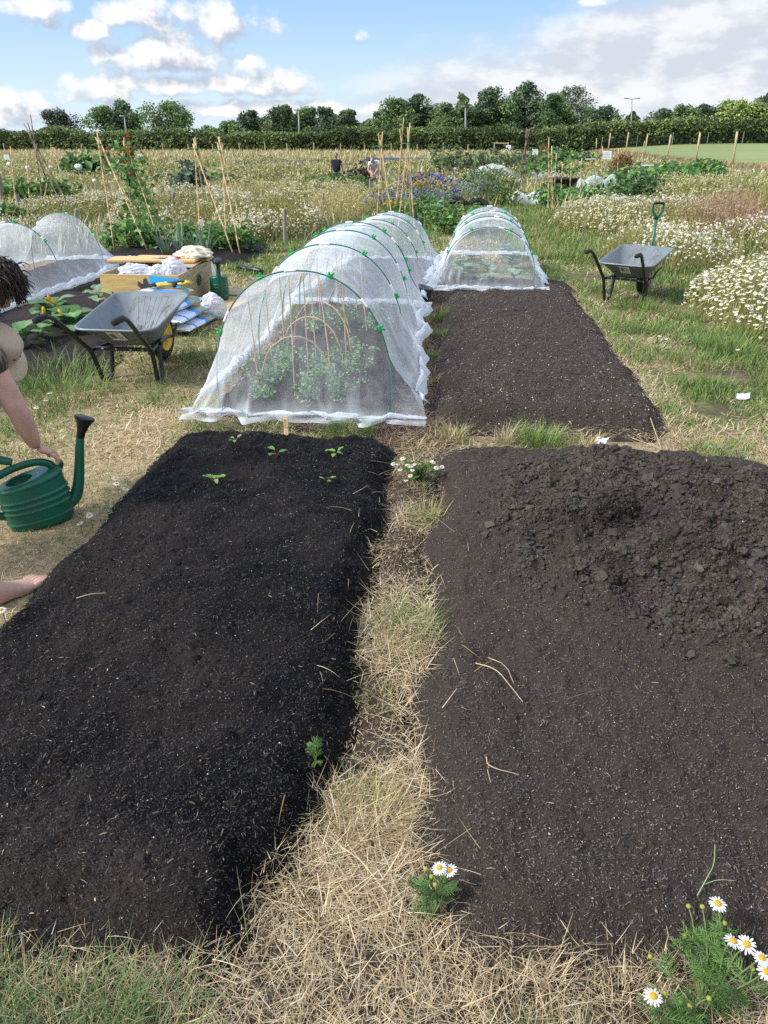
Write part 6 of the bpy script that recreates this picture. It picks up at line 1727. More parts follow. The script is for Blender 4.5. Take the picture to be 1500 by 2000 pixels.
bush('leafy_crop', 'green crop behind the far stick wigwam', 'plant', 5.2, 50, 3.0, 2, 1.0, 700, .36, POT+KALE[:1], 26, .6)
YG = [(.30, .34, .06), (.38, .38, .08), (.24, .30, .05), (.42, .40, .13)]
for i, (x, y, lab) in enumerate(((6.9, 18.4, 'tall yellow-green weed left of its neighbours at the right edge'), (7.6, 18.9, 'tall yellow-green weed in the middle of the group at the right edge'), (8.4, 18.6, 'tall yellow-green weed nearest the right edge'))):
    tf = MB(); tuft(tf, x, y, 120, .28, 1.0, .055, YG, .5, np.random.RandomState(i+5))
    tag(tf.build('yellow_weed', M_leaf), lab, 'weed', 'tall yellow-green weeds on the right')
for i, (x, y, h, lab) in enumerate(((-22, 30, 1.0, 'dark green bushy crop far left near the white fleece caps'), (-16.5, 36, 1.0, 'broad green crop behind the old stick wigwam'), (-9.5, 27, .7, 'low green crop between the bean wigwams and the hedge'), (-12.6, 15.3, .45, 'low green leaves beside the leaning post'), (-10, 15.6, .35, 'low bright green leaves behind the sagging tunnel'))):
    bush('leafy_crop', lab, 'plant', x, y, 2.2 if y > 20 else .9, 1.5 if y > 20 else .6, h, 700, .012*y, POT+KALE[:1], 30+i, .6)
# courgettes in the left bed
COU = [(.075, .16, .05), (.10, .20, .065), (.13, .24, .09), (.16, .26, .13)]
for i, (px, py, n, sz, lab, nf) in enumerate(((110, 625, 15, .27, 'courgette plant with yellow flowers nearest the left net tunnel', 3), (140, 640, 11, .24, 'courgette plant just left of the wheelbarrow tray', 2), (50, 668, 9, .24, 'courgette plant at the left edge behind the sun hat', 0), (75, 655, 6, .16, 'small courgette plant between the bigger ones', 0), (195, 592, 7, .22, 'pale courgette plant tucked beside the crate', 0))):
    x, y = Gp(px, py, .1)
    o = brassica('courgette_plant', x, y, .22, n, sz, COU if i < 4 else [(.22, .33, .2)], lab, 'courgette plant', 'courgettes in the left soil bed', 50+i)
    rs = np.random.RandomState(i)
    for k in range(nf):
        c = np.array([x+rs.uniform(-.18, .18), y-.1+rs.uniform(-.1, .1), hz(x, y)+.14+.08*rs.rand()]); f = MB(); P_ = []
        f.lathe([(.004, 0), (.010, .02), (.015, .045), (.014, .07), (.004, .085)], c, 7, col=(.62, .40, .03), cap1=False, M=Matrix.Rotation(rs.uniform(-1.0, 1.0), 3, 'X') @ Matrix.Rotation(rs.uniform(-.8, .8), 3, 'Y')); f.build('flower', M_leaf, o, smooth=True)

# ================================================================== covers, signs, heaps on the far plots
def cover(label, px0, px1, Y0_, dep, h, seed, m=None, bumps=3):
    a = at(px0, 350, Y0_); b = at(px1, 350, Y0_); rs = np.random.RandomState(seed)
    us = np.linspace(0, 1, 40); vs = np.linspace(0, 1, 16); x = a[0]+(b[0]-a[0])*us
    G_ = np.zeros((16, 40, 3)); D_ = np.zeros((16, 40))
    for i, v in enumerate(vs):
        z = h*np.sin(v*PI)**.5*(.62+.38*np.abs(np.sin(us*PI*bumps+seed))**.7)*np.clip(np.sin(us*PI)*4, 0, 1)**.5
        n = fbm(us*7+seed, np.full(40, v*3), 3, seed % 5)-.5
        y = Y0_+dep*(v-.5)+n*.2
        G_[i] = np.stack([x+n*.1, y, soil_z(x, y)+np.maximum(z+n*.12*h, .02)], 1); D_[i] = .06+.35*(n > .14)
    mb = MB().grid(G_, None, D_); o = mb.build('net_cover', m or M_net, smooth=True, dens=True); tag(o, label, 'net cover', 'low net covers on the far plots')
cover('long low white net cover on the right, behind the short tunnel', 1000, 1142, 23.5, 1.5, .42, 1)
cover('white net cover below the notice board', 1128, 1205, 30, 1.4, .65, 2, None, 2)
cover('white net cover on the far plot right of the green herbs', 925, 1002, 38, 1.6, .8, 3, None, 1.2)
cover('pale net cover left of the black tub', 1035, 1095, 36, 1.6, .6, 4)
cover('net cover rising to a peak beside the large straw heap', 1222, 1262, 33, 1.2, .75, 5, None, 1)
cover('small green-tinted net cover near the right-hand beans', 1145, 1192, 26, 1.0, .4, 6, net_mat('green_net', (.3, .5, .42), .25), 2)
cover('blue-green net heap beside the potato plants', 818, 884, 17.3, 1.1, .42, 7, net_mat('teal_net', (.20, .42, .42), .3), 2)
M_blacksh = mat('black_sheet', (.02, .022, .028), .45, bump=.03, bscale=1.5)
def sheet(label, px0, px1, Y, dep, seed):
    a = at(px0, 300, Y); b = at(px1, 300, Y); us = np.linspace(0, 1, 40); vs = np.linspace(0, 1, 10)
    x = a[0]+(b[0]-a[0])*us
    G_ = np.array([np.stack([x, np.full(40, Y+dep*v), soil_z(x, np.full(40, Y+dep*v))+.28+.30*fbm(us*9+seed, np.full(40, v*4), 3, 1)*math.sin(v*PI)**.5], 1) for v in vs])
    tag(MB().grid(G_).build('black_sheet', M_blacksh, smooth=True), label, 'ground sheet', 'black ground sheets before the far grass')
sheet('black plastic sheet on the far plots, left of the two visitors', 440, 600, 52, 7, 1); sheet('black plastic sheet on the far plots, right of the bending visitor', 705, 902, 55, 8, 3)
def straw_heap(label, px, py, Y, w, h, seed):
    c = at(px, py, Y); z = hz(c[0], Y); rs = np.random.RandomState(seed); mb = MB(); n = 900
    v = rs.randn(n, 3); v /= np.linalg.norm(v, axis=1)[:, None]; v[:, 2] = np.abs(v[:, 2]); P = v*[w, w*.8, h]*(.75+.3*rs.rand(n, 1))+[c[0], Y, z]
    mb.blob((c[0], Y, z), (w*.82, w*.66, h*.85), 3, .12, seed, (.20, .13, .06))
    mb.blades(P, .30+.3*rs.rand(n), .035, rs.rand(n)*2*PI, .5+1.2*rs.rand(n), .6, mixc([(.40, .26, .12), (.30, .19, .09), (.46, .33, .16), (.2, .12, .06)], n, None, .15, rs), 2)
    tag(mb.build('straw_heap', M_mix), label, 'straw heap', 'brown straw heaps by the fence')
straw_heap('largest brown straw heap, right of the notice board', 1214, 330, 40, .62, 1.25, 1); straw_heap('small straw heap left of the notice board, by the white sign', 1059, 312, 55, .48, 1.25, 2); straw_heap('low spreading straw heap behind the round table', 1292, 325, 41, .75, .62, 3)
M_signp = mat('sign_post', (.40, .33, .25), .8)
def sign(label, px, py, Y, w, h, cat='sign'):
    c = at(px, py, Y); z = hz(c[0], Y); o = thing('sign_board', label, cat, (c[0], Y, z), 0, 'white notice boards on posts')
    MB().box((c[0], Y+.025, (z+c[2])/2), (.045, .03, c[2]-z+h*.6)).build('post', M_signp, o)
    b = MB().rbox((c[0], Y, c[2]), (w, .012, h), .005).build('board', M_white, o); k = MB(); rs = np.random.RandomState(int(px))
    for i in range(4):
        ww = w*rs.uniform(.4, .75); k.box((c[0]+rs.uniform(-.05, .05)*w, Y-.008, c[2]+h*(.3-.2*i)), (ww, .003, h*.05))
    k.build('writing', mat('faded_ink', (.30, .33, .38), .7), b)
sign('white notice board before the large straw heap', 1185, 303, 31, .34, .28); sign('small white sign left of the small straw heap', 1045, 297, 48, .34, .27); sign('small white sign by the far wooden gate', 993, 288, 80, .5, .4)
sign('white sign at the far left edge before the hedge', 13, 307, 45, .32, .26); sign('small white sign behind the red flowering beans', 272, 305, 48, .24, .2)
for i, (px, py, Y, s_, lab) in enumerate(((152, 326, 28, 0.1364, 'white cloche cap on a post right of the old stick wigwam'), (53, 327, 30, 0.0806, 'small white cap on a cane left of the stick wigwam'), (98, 326, 32, 0.0744, 'white cap behind the stick wigwam'), (16, 321, 33, 0.0992, 'white cap at the left edge under the sign'), (183, 353, 24, 0.062, 'pale blue cap on a short post by the potatoes'), (888, 330, 40, 0.0868, 'white cap among the plants behind the short tunnel'))):
    c = at(px, py, Y); z = hz(c[0], Y); o = thing('plastic_cloche', lab, 'cloche', (c[0], Y, z), 0, 'pale plastic cloches on canes')
    MB().tube([(c[0], Y, z-.02), (c[0]+.02, Y, c[2])], .016, 6).build('cane', M_cane, o); V, F, q = crumple((c[0]+.02, Y, c[2]), (s_, s_*.8, s_*.8), i, .3)
    MB().add(V, F).build('cap', mat('cap_plastic', (.66, .70, .74), .4), o, smooth=True)
def table(label, px, py, Y, w):
    c = at(px, py, Y); z = hz(c[0], Y); o = thing('round_table', label, 'table', (c[0], Y, z), 0, 'small tables by the fence')
    MB().lathe([(w*.96, -.02), (w, -.01), (w, .01), (w*.97, .018)], c, 24).build('table_top', mat('table_grey', (.42, .43, .44), .6), o, smooth=True)
    for a in (0.8, 2.4, 3.9, 5.5): MB().tube([(c[0]+w*.7*math.cos(a), Y+w*.7*math.sin(a), z-.02), (c[0]+w*.5*math.cos(a), Y+w*.5*math.sin(a), c[2]-.02)], .022, 6).build('leg', M_signp, o)
table('grey round table near the low straw heap', 1270, 323, 37, .42); table('grey round table beyond the notice board, in the mayweed', 1155, 311, 44, .34)
# black tub, tyres, pot, shoes
def tub(label, px, py, Y, w, h, name='black_tub', m=None, lean=0):
    c = at(px, py, Y); z = hz(c[0], Y); o = thing(name, label, 'tub', (c[0], Y, z))
    Mr = Matrix.Rotation(lean, 3, 'Y')
    MB().lathe([(w*.82, 0), (w*.86, .02*h), (w*.97, h*.92), (w*1.04, h*.93), (w*1.04, h), (w*.96, h), (w*.90, h*.6), (w*.8, .05*h)], (c[0], Y, z), 24, M=Mr).build('shell', m or M_rubber, o, smooth=True)
    MB().lathe([(w*.93, h*.84), (w*.2, h*.86)], (c[0], Y, z), 20, M=Mr).build('soil_fill', M_soil, o)
tub('square black tub of plants below the notice board', 1103, 345, 27.5, .45, .62)
for x, lab in ((893, 'old black tyre standing left of its pair behind the short tunnel'), (933, 'old black tyre standing right of its pair behind the short tunnel')):
    c = at(x, 398, 18.2); z = hz(c[0], 18.2); o = thing('old_tyre', lab, 'tyre', (c[0], 18.2, z), 0, 'old tyres behind the short tunnel'); t = np.linspace(0, 2*PI, 33)[:-1]
    MB().tube(np.stack([c[0]+.25*np.cos(t), 18.2+.06*np.sin(t), z+.13+.25*np.sin(t)], 1), .07, 10, closed=True).build('casing', M_rubber, o, smooth=True)
    tr_ = MB()
    for k in range(40):
        a = k*2*PI/40; tr_.box((c[0]+.322*math.cos(a), 18.2+.06*math.sin(a), z+.13+.322*math.sin(a)), (.012, .10, .02), ry=-a)
    tr_.build('tread', M_rubber, o)
gx, gy = -.36, 8.25; z = hz(gx, gy)
pt = thing('plant_pot', 'grey plastic plant pot tipped beside the tall net tunnel', 'plant pot', (gx, gy, z))
MB().lathe([(.0, 0), (.060, 0), (.064, .004), (.082, .125), (.088, .127), (.088, .15), (.080, .15), (.074, .12), (.056, .01), (0, .012)], (gx, gy, z+.02), 24, M=Matrix.Rotation(.25, 3, 'Y')).build('shell', mat('grey_plastic', (.085, .10, .12), .5), pt, smooth=True)
for i, (x, y, rz, lab) in enumerate(((-2.72, 9.95, 1.1, 'black garden clog nearer the tall tunnel, on the grass'), (-2.95, 10.15, .7, 'black garden clog lying further left by the bean bed'))):
    z = hz(x, y); o = thing('garden_clog', lab, 'shoe', (x, y, z), rz, 'pair of black garden clogs')
    MB().tube([(0, -.14, .02), (0, -.06, .016), (0, .04, .018), (0, .13, .02)], [.030, .040, .048, .032], 10, squash=(1, .35)).build('sole', M_rubber, o, smooth=True, world=False)
    MB().tube([(0, -.135, .04), (0, -.09, .045), (0, -.02, .055), (0, .06, .052), (0, .125, .034), (0, .14, .028)], [.024, .036, .043, .045, .032, .01], 10, squash=(1, .8)).build('upper', M_black, o, smooth=True, world=False)

# ================================================================== the two far visitors
def visitor(label, px, Y, head_px, pose, top, bottom, skinc, hairc):
    c = at(px, 330, Y); x, y = c[0], Y; z = hz(x, y); hd = at(px, head_px, Y); H = hd[2]-z; s = H/1.7 if pose == 'stand' else H/1.42
    o = thing('person', label, 'person', (x, y, z)); q = lambda a, b, c_: A(x+a*s, y+b*s, z+c_*s)
    sk_ = mat('visitor_skin', skinc, .6)
    if pose == 'stand':
        hip, ch, nk, hd_ = q(0, 0, .92), q(0, .0, 1.28), q(0, -.02, 1.46), q(0, -.03, 1.58)
        sh = [q(-.19, 0, 1.38), q(.19, 0, 1.38)]; el = [q(-.25, .03, 1.12), q(.27, -.02, 1.13)]; wr = [q(-.24, -.10, .90), q(.25, -.14, .92)]
    else:
        hip, ch, nk, hd_ = q(-.06, .12, .88), q(-.04, -.14, 1.15), q(-.06, -.32, 1.22), q(-.10, -.42, 1.25)
        sh = [q(-.22, -.2, 1.15), q(.15, -.2, 1.17)]; el = [q(-.28, -.28, .90), q(.10, -.36, .92)]; wr = [q(-.12, -.40, .76), q(0, -.46, .78)]
    kn = [q(-.10, -.02, .5), q(.11, .0, .5)]; an = [q(-.11, .04, .08), q(.13, .06, .08)]; to = [q(-.13, -.10, .035), q(.15, -.08, .035)]
    V = [hip, ch, nk, hd_]; E = [(0, 1), (1, 2), (2, 3)]; Rr = [(.14*s, .10*s), (.16*s, .105*s), .05*s, .045*s]
    for i in (0, 1):
        b = len(V); V += [sh[i], el[i], wr[i], wr[i]+(wr[i]-el[i])*.32]; E += [(1, b), (b, b+1), (b+1, b+2), (b+2, b+3)]; Rr += [.058*s, .042*s, .028*s, .032*s]
        b = len(V); V += [hip+A((-.1 if i == 0 else .1)*s, 0, -.06*s), kn[i], an[i], to[i]]; E += [(0, b), (b, b+1), (b+1, b+2), (b+2, b+3)]; Rr += [.088*s, .056*s, .036*s, .032*s]
    body = skinned('body', V, E, Rr, sk_, o)
    hb2 = MB(); hv2, hf2 = ICO3; hb2.add(hv2*[.075*s, .092*s, .115*s]+(hd_+A(0, -.01, .02)*s), hf2); hb2.add(ICO2[0]*[.016*s, .03*s, .02*s]+(hd_+A(0, -.1*s, .01*s)), ICO2[1])
    ho = hb2.build('head', sk_, None, smooth=True)
    bm = bmesh.new(); bm.from_mesh(body.data); bm.from_mesh(ho.data); bm.to_mesh(body.data); bm.free(); bpy.data.objects.remove(ho)
    body.data.polygons.foreach_set('use_smooth', np.ones(len(body.data.polygons), bool))
    hm = MB(); vv = ICO3[0].copy(); vv[:, 2] = np.maximum(vv[:, 2], -.25); k = fbm(vv[:, 0]*4+3, vv[:, 1]*4+vv[:, 2]*3, 3, 1)
    hm.add(vv*(1+.12*(k-.5))[:, None]*[.086*s, .10*s, .118*s]+(hd_+A(0, .014, .034)*s), ICO3[1]); hm.build('hair', mat('visitor_hair', hairc, .6), o, smooth=True)
    skinned('shirt', [hip*1.1-ch*.1, ch, nk*.8+ch*.2, sh[0], sh[0]*.5+el[0]*.5, sh[1], sh[1]*.5+el[1]*.5], [(0, 1), (1, 2), (1, 3), (3, 4), (1, 5), (5, 6)], [(.185*s, .145*s), (.21*s, .155*s), .085*s, .088*s, .072*s, .088*s, .072*s], mat('visitor_shirt', top, .85), o)
    lo = .75 if pose == 'stand' else .45
    ends = [an, kn][pose != 'stand']
    hp = [hip+A((-.1 if i == 0 else .1)*s, 0, -.06*s) for i in (0, 1)]
    skinned('trousers', [hip*.8+ch*.2, hip, hp[0], kn[0], ends[0]*.9+kn[0]*.1, hp[1], kn[1], ends[1]*.9+kn[1]*.1] if pose == 'stand' else [hip*.8+ch*.2, hip, hp[0], hp[0]*.1+kn[0]*.9, hp[1], hp[1]*.1+kn[1]*.9],
            [(0, 1), (1, 2), (2, 3), (3, 4), (1, 5), (5, 6), (6, 7)] if pose == 'stand' else [(0, 1), (1, 2), (2, 3), (1, 4), (4, 5)],
            [(.165*s, .13*s), (.17*s, .135*s), .115*s, .085*s, .062*s, .115*s, .085*s, .062*s] if pose == 'stand' else [(.165*s, .13*s), (.17*s, .135*s), .12*s, .095*s, .12*s, .095*s], mat('visitor_trousers', bottom, .85), o, root=1)
visitor('far visitor in dark clothes standing on the middle plots', 657, 33.3, 299, 'stand', (.016, .018, .028), (.03, .04, .07), (.30, .18, .13), (.015, .012, .012))
visitor('far visitor in white top and beige shorts bending over a plant', 734, 33.3, 304, 'bend', (.62, .64, .70), (.42, .33, .25), (.48, .28, .22), (.025, .015, .015))

# ================================================================== fences, hedge, trees, houses, lamps
M_newpost = mat('pine_post', (.44, .33, .21), .75, var=.15, scale=3)
M_wire = net_mat('wire_mesh', (.03, .04, .04), .022)
fe = thing('post_and_wire_fence', 'tall post and wire fence of pale timber along the green field', 'fence', (20, 60, 0))
fy = [62, 71.5, 81, 91, 101, 111, 121, 131, 141]
Ys = []
for xx in (1440, 1366, 1308, 1263, 1225, 1190, 1163, 1140, 1120, 1102, 1088, 1075, 1064, 1054, 1045, 1037, 1030, 1024, 1018, 1013, 1008, 1004):
    p = at(xx, 276, 10.0); Ys.append(20.0*10/p[0])
prev = None
for i, Y in enumerate(Ys):
    if Y > 330: break
    z = hz(20.0, Y); h = 2.15+rc.randn()*.06-(z*.0); ln = rc.randn()*.05
    MB().tube([(20, Y, z-.1), (20+ln*.5, Y, z+h*.5), (20+ln, Y, z+h)], [.085, .08, .078], 7).build('post', M_newpost, fe, smooth=True)
wm = MB(); ys = np.array(Ys[:18]); zz = gz(np.full(18, 20.06), ys)
wm.grid(np.stack([np.stack([np.full(18, 20.1), ys, zz+k], 1) for k in (.1, .5, 1.0, 1.9)], 0)); wm.build('wire_mesh', M_wire, fe, dens=True)
f2 = thing('wire_fence', 'dark wire mesh fence with timber posts in front of the right-hand hedge', 'fence', (60, 118, 1))
xs = np.arange(20, 150, 5.0); ys = 118+.10*(xs-20); zz = gz(xs, ys)
wm = MB().grid(np.stack([np.stack([xs, ys, zz+k], 1) for k in (.2, .9, 1.6)], 0)); wm.build('wire_mesh', net_mat('dark_mesh', (.012, .018, .016), .55), f2, dens=True)
for i in range(0, len(xs), 1): MB().tube([(xs[i], ys[i]-.06, zz[i]-.1), (xs[i], ys[i]-.06, zz[i]+1.7)], .05, 6).build('post', M_post, f2)
f3 = thing('low_field_fence', 'row of short timber posts joined by wire before the left hedge', 'fence', (-20, 108, 0))
for xx in (8, 100, 160, 318, 368, 415, 468, 518, 561, 613, 665, 712, 765, 815, 866, 913):
    p = at(xx, 290, 108); z = hz(p[0], 108); MB().tube([(p[0], 108, z-.1), (p[0]+rc.randn()*.05, 108, z+1.25+.15*rc.rand())], .07, 6).build('post', M_newpost, f3)
p0 = at(0, 290, 108)[0]; p1 = at(920, 290, 108)[0]
for k in (.6, 1.1):
    xw = np.linspace(p0, p1, 30); MB().tube(np.stack([xw, np.full(30, 108.0), gz(xw, np.full(30, 108.0))+k], 1), .012, 4).build('wire', M_wire, f3, dens=True)
gt = thing('field_gate', 'pale timber gate frame at the far end of the field fence', 'gate', (16.5, 112, 0))
a = at(965, 290, 112); b = at(992, 290, 112); zg = hz(a[0], 112)
for q in (a, b): MB().tube([(q[0], 112, zg-.1), (q[0], 112, zg+1.5)], .08, 6).build('post', M_newpost, gt)
MB().box(((a[0]+b[0])/2, 112, zg+1.40), (b[0]-a[0]-.17, .08, .12)).build('rail', M_newpost, gt)

M_bark = mat('bark', (.10, .08, .06), .9, var=.3, scale=5)
def tree(label, px, top_py, Y, w_px, kind, seed, base=0.0, trunk=.25, group='trees beyond the hedge'):
    """px, top_py, w_px read off the photograph; built to real size at distance Y"""
    rs = np.random.RandomState(seed); c = at(px, 276, Y); t = at(px, top_py, Y); wl = at(px-w_px/2, 276, Y); wr = at(px+w_px/2, 276, Y)
    x = c[0]; z = float(gz(np.array([x]), np.array([Y]))[0]) if Y < 140 else 0.6; H = t[2]-z; W = (wr[0]-wl[0])/2*1.32
    o = thing('tree', label, 'tree', (x, Y, z), 0, group)
    cols = {'d': [(.060, .100, .050), (.080, .125, .058), (.05, .082, .045), (.10, .145, .065)], 'm': [(.085, .140, .052), (.11, .17, .062), (.065, .11, .045), (.135, .195, .075)],
            'g': [(.13, .16, .12), (.17, .20, .155), (.10, .13, .09), (.20, .225, .18)], 'l': [(.16, .22, .065), (.20, .26, .08), (.12, .175, .055), (.23, .28, .09)], 'p': [(.06, .075, .06), (.08, .095, .07), (.05, .06, .05)]}[kind]
    tk = MB(); th = H*trunk
    tk.tube([(x, Y, z-.2), (x+rs.randn()*.1, Y, z+th), (x+rs.randn()*.3, Y, z+H*.8)], [.035*H*.6+.05, .025*H*.6+.04, .03], 7)
    nb = 20; bl = []
    for i in range(nb):
        u = rs.rand()**.8; zz = z+th*.35+(H-th*.35)*(.06+.86*u); rad = W*(np.sin((.30+.60*u)*PI)**.65); a = rs.rand()*2*PI; rr = rad*rs.uniform(.2, .85)
        c_ = np.array([x+rr*math.cos(a), Y+rr*math.sin(a), zz]); r_ = min(W*rs.uniform(.28, .52), max((z+H-c_[2])*1.1, .25*W)); bl.append((c_, r_))
        tk.tube([(x, Y, z+th*(.6+.5*u)), (x*.5+c_[0]*.5, Y*.5+c_[1]*.5, c_[2]*.6+(z+th)*.4), c_], [.09, .06, .02], 4)
    bl.append((np.array([x, Y, z+H*.86]), min(W*.34, H*.15))); bl.append((np.array([x, Y, z+H*.5]), W*.5))
    tk.build('trunk', M_bark, o, smooth=True)
    lf = MB(); n = 210 if kind != 'g' else 150
    for c_, r in bl:
        v = rs.randn(n, 3); v /= np.linalg.norm(v, axis=1)[:, None]; q = c_+v*(r*rs.rand(n)**.35)[:, None]*[1, 1, .8]+rs.randn(n, 3)*r*.10
        lf.leaves(q, (.42 if kind != 'g' else .34)*(.5+.9*rs.rand(n))*(Y/140), v*1.3, jit(np.array(cols[rs.randint(len(cols))])*1.45+.012, n, .22, rs), .7, .1, rs)
    lf.build('crown', M_far, o)
T = [('dark purple-green tree above the far left hedge', 122, 216, 150, 66, 'p'), ('left half of the paired round trees behind the leaning lamp', 212, 207, 150, 62, 'm'), ('taller of the paired round trees on the left', 252, 196, 152, 66, 'd'), ('cone-topped green tree right of the paired trees', 332, 195, 148, 78, 'm'),
     ('slim dark tree at the left end of the middle row', 492, 214, 150, 44, 'd'), ('tree with a pointed top in the middle row', 553, 203, 150, 52, 'd'), ('green tree left of the middle lamp post', 600, 208, 152, 56, 'm'), ('round tree right of the middle lamp post', 634, 208, 150, 46, 'd'), ('small dark conifer-like tree standing alone in the gap', 681, 213, 150, 34, 'd'),
     ('low shrubby tree left of the big middle group', 722, 236, 150, 50, 'm'), ('broad tree at the left of the big middle group', 772, 190, 150, 70, 'm'), ('tall greyish tree in the big middle group', 812, 184, 154, 54, 'd'), ('green tree right in the big middle group', 856, 200, 150, 64, 'm'), ('slender tree behind the right lamp post', 903, 180, 152, 34, 'm'),
     ('tall airy tree above the red-roofed house', 951, 164, 158, 58, 'd'), ('tallest spreading tree right of the red-roofed house', 1016, 160, 160, 84, 'd'), ('dark green tree between the two airy ones', 1072, 182, 152, 52, 'm'), ('silvery airy tree on the right', 1114, 167, 160, 66, 'g'), ('dark low tree right of the silvery one', 1172, 209, 150, 66, 'd'),
     ('small dark tree beside the twin-headed lamp', 1228, 218, 170, 26, 'd'), ('dark crowned tree rising alone at the far right', 1481, 175, 170, 34, 'p')]
FILL = [(522, 228, 44, 'm', 'low green tree between the slim dark tree and the pointed one'), (577, 222, 44, 'd', 'low dark tree just left of the middle lamp post'), (655, 224, 40, 'm', 'low green tree at the right end of the middle row'), (745, 216, 46, 'd', 'dark low tree at the left flank of the big middle group'), (792, 206, 50, 'm', 'green tree filling the gap between the broad and greyish trees'),
        (836, 206, 50, 'd', 'dark tree filling the gap right of the greyish tree'), (880, 212, 46, 'm', 'low green tree left of the right lamp post'), (926, 208, 44, 'd', 'low dark tree left of the tall airy tree'), (984, 192, 50, 'm', 'green tree between the two tallest airy trees'), (1046, 196, 50, 'd', 'dark tree right of the tallest spreading tree'), (1092, 200, 50, 'm', 'green tree left of the silvery one'), (1140, 208, 46, 'd', 'dark tree between the silvery tree and the dark low one')]
for i, (px, ty, w, k, lab) in enumerate(FILL): tree(lab, px, ty, 156, w, k, 180+i)
for i, (lab, px, ty, Y, w, k) in enumerate(T): tree(lab, px, ty, Y, w, k, 100+i)
for i, (px, ty, w, k, lab) in enumerate(((1285, 213, 60, 'd', 'dark tree at the left end of the far right wood'), (1330, 207, 64, 'm', 'green tree second from the left in the far right wood'), (1375, 205, 60, 'd', 'tree above the half-hidden red roof on the right'), (1420, 195, 70, 'l', 'light green tree in the far right wood'), (1462, 192, 60, 'l', 'light green tree below the lone dark crown'), (1500, 200, 60, 'm', 'green tree cut by the right edge of the view'), (1345, 222, 60, 'l', 'low light green tree in front of the far right wood'), (420, 250, 60, 'm', 'low green tree just over the hedge left of centre'), (455, 240, 60, 'm', 'low rounded tree left of the middle row'))):
    tree(lab, px, ty, 145, w, k, 150+i)
def hedge(label, p, Hs, dep, cols, seed, n):
    """p: list of (x,y) line points"""
    rs = np.random.RandomState(seed); p = np.array(p, float); seg = np.linalg.norm(np.diff(p, axis=0), axis=1); cum = np.concatenate([[0], np.cumsum(seg)])
    s = rs.rand(n)*cum[-1]; x = np.interp(s, cum, p[:, 0]); y = np.interp(s, cum, p[:, 1]); Hh = np.interp(s, cum, Hs)
    top = Hh*(.90+.62*(fbm(s*.16, s*0+seed, 4, seed % 6)-.5))
    a = rs.rand(n)*PI; rr = rs.rand(n)**.25
    yy = y-np.cos(a)*dep*rr; zz = top*np.clip(np.sin(a), .0, 1)**.55*rr
    lowf = rs.rand(n) < .35; zz = np.where(lowf, top*rs.rand(n)*.95, zz); yy = np.where(lowf, y-dep*(.75+.25*rs.rand(n)), yy)
    bulge = (fbm(s*.5, zz*.6, 3, 2)-.5)*1.6; yy = yy-bulge
    g = gz(x, y); ci = fbm(s*.16, zz*.3+4, 3, 5)
    base = mixc(cols, n, None, .2, rs)*(.75+.6*sstep(.35, .65, ci))[:, None]
    N_ = np.stack([np.zeros(n), -np.cos(a), np.sin(a)], 1)
    mb = MB().leaves(np.stack([x, yy, g+zz], 1), .42*(.5+.9*rs.rand(n)), N_*1.3, base, .75, .2, rs)
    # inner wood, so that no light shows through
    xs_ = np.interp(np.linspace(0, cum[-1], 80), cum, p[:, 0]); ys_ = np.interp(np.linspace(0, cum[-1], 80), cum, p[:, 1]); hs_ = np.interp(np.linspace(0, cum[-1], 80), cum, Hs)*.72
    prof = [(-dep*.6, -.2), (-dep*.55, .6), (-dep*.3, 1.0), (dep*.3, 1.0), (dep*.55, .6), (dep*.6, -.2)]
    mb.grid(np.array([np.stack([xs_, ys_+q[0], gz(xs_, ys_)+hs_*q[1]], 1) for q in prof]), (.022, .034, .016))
    tag(mb.build('hedge', M_far), label, 'hedge', 'hedges along the far boundary')
HG = [(.11, .150, .058), (.14, .185, .07), (.085, .12, .05), (.175, .215, .082)]
hedge('long dark clipped hedge behind the left and middle plots', [(-90, 116), (-40, 119), (22, 124)], [3.7, 3.6, 3.9], 1.9, HG, 1, 30000)
hedge('brighter overgrown hedge behind the green field on the right', [(22, 124), (60, 127), (150, 136)], [4.4, 4.7, 5.6], 2.2, [(.12, .165, .055), (.155, .205, .065), (.09, .13, .045), (.19, .235, .08)], 2, 28000)
M_brick = mat('red_brick', (.26, .12, .085), .85, var=.1, scale=4); M_roof = mat('roof_tile', (.17, .085, .07), .8, var=.15, scale=3)
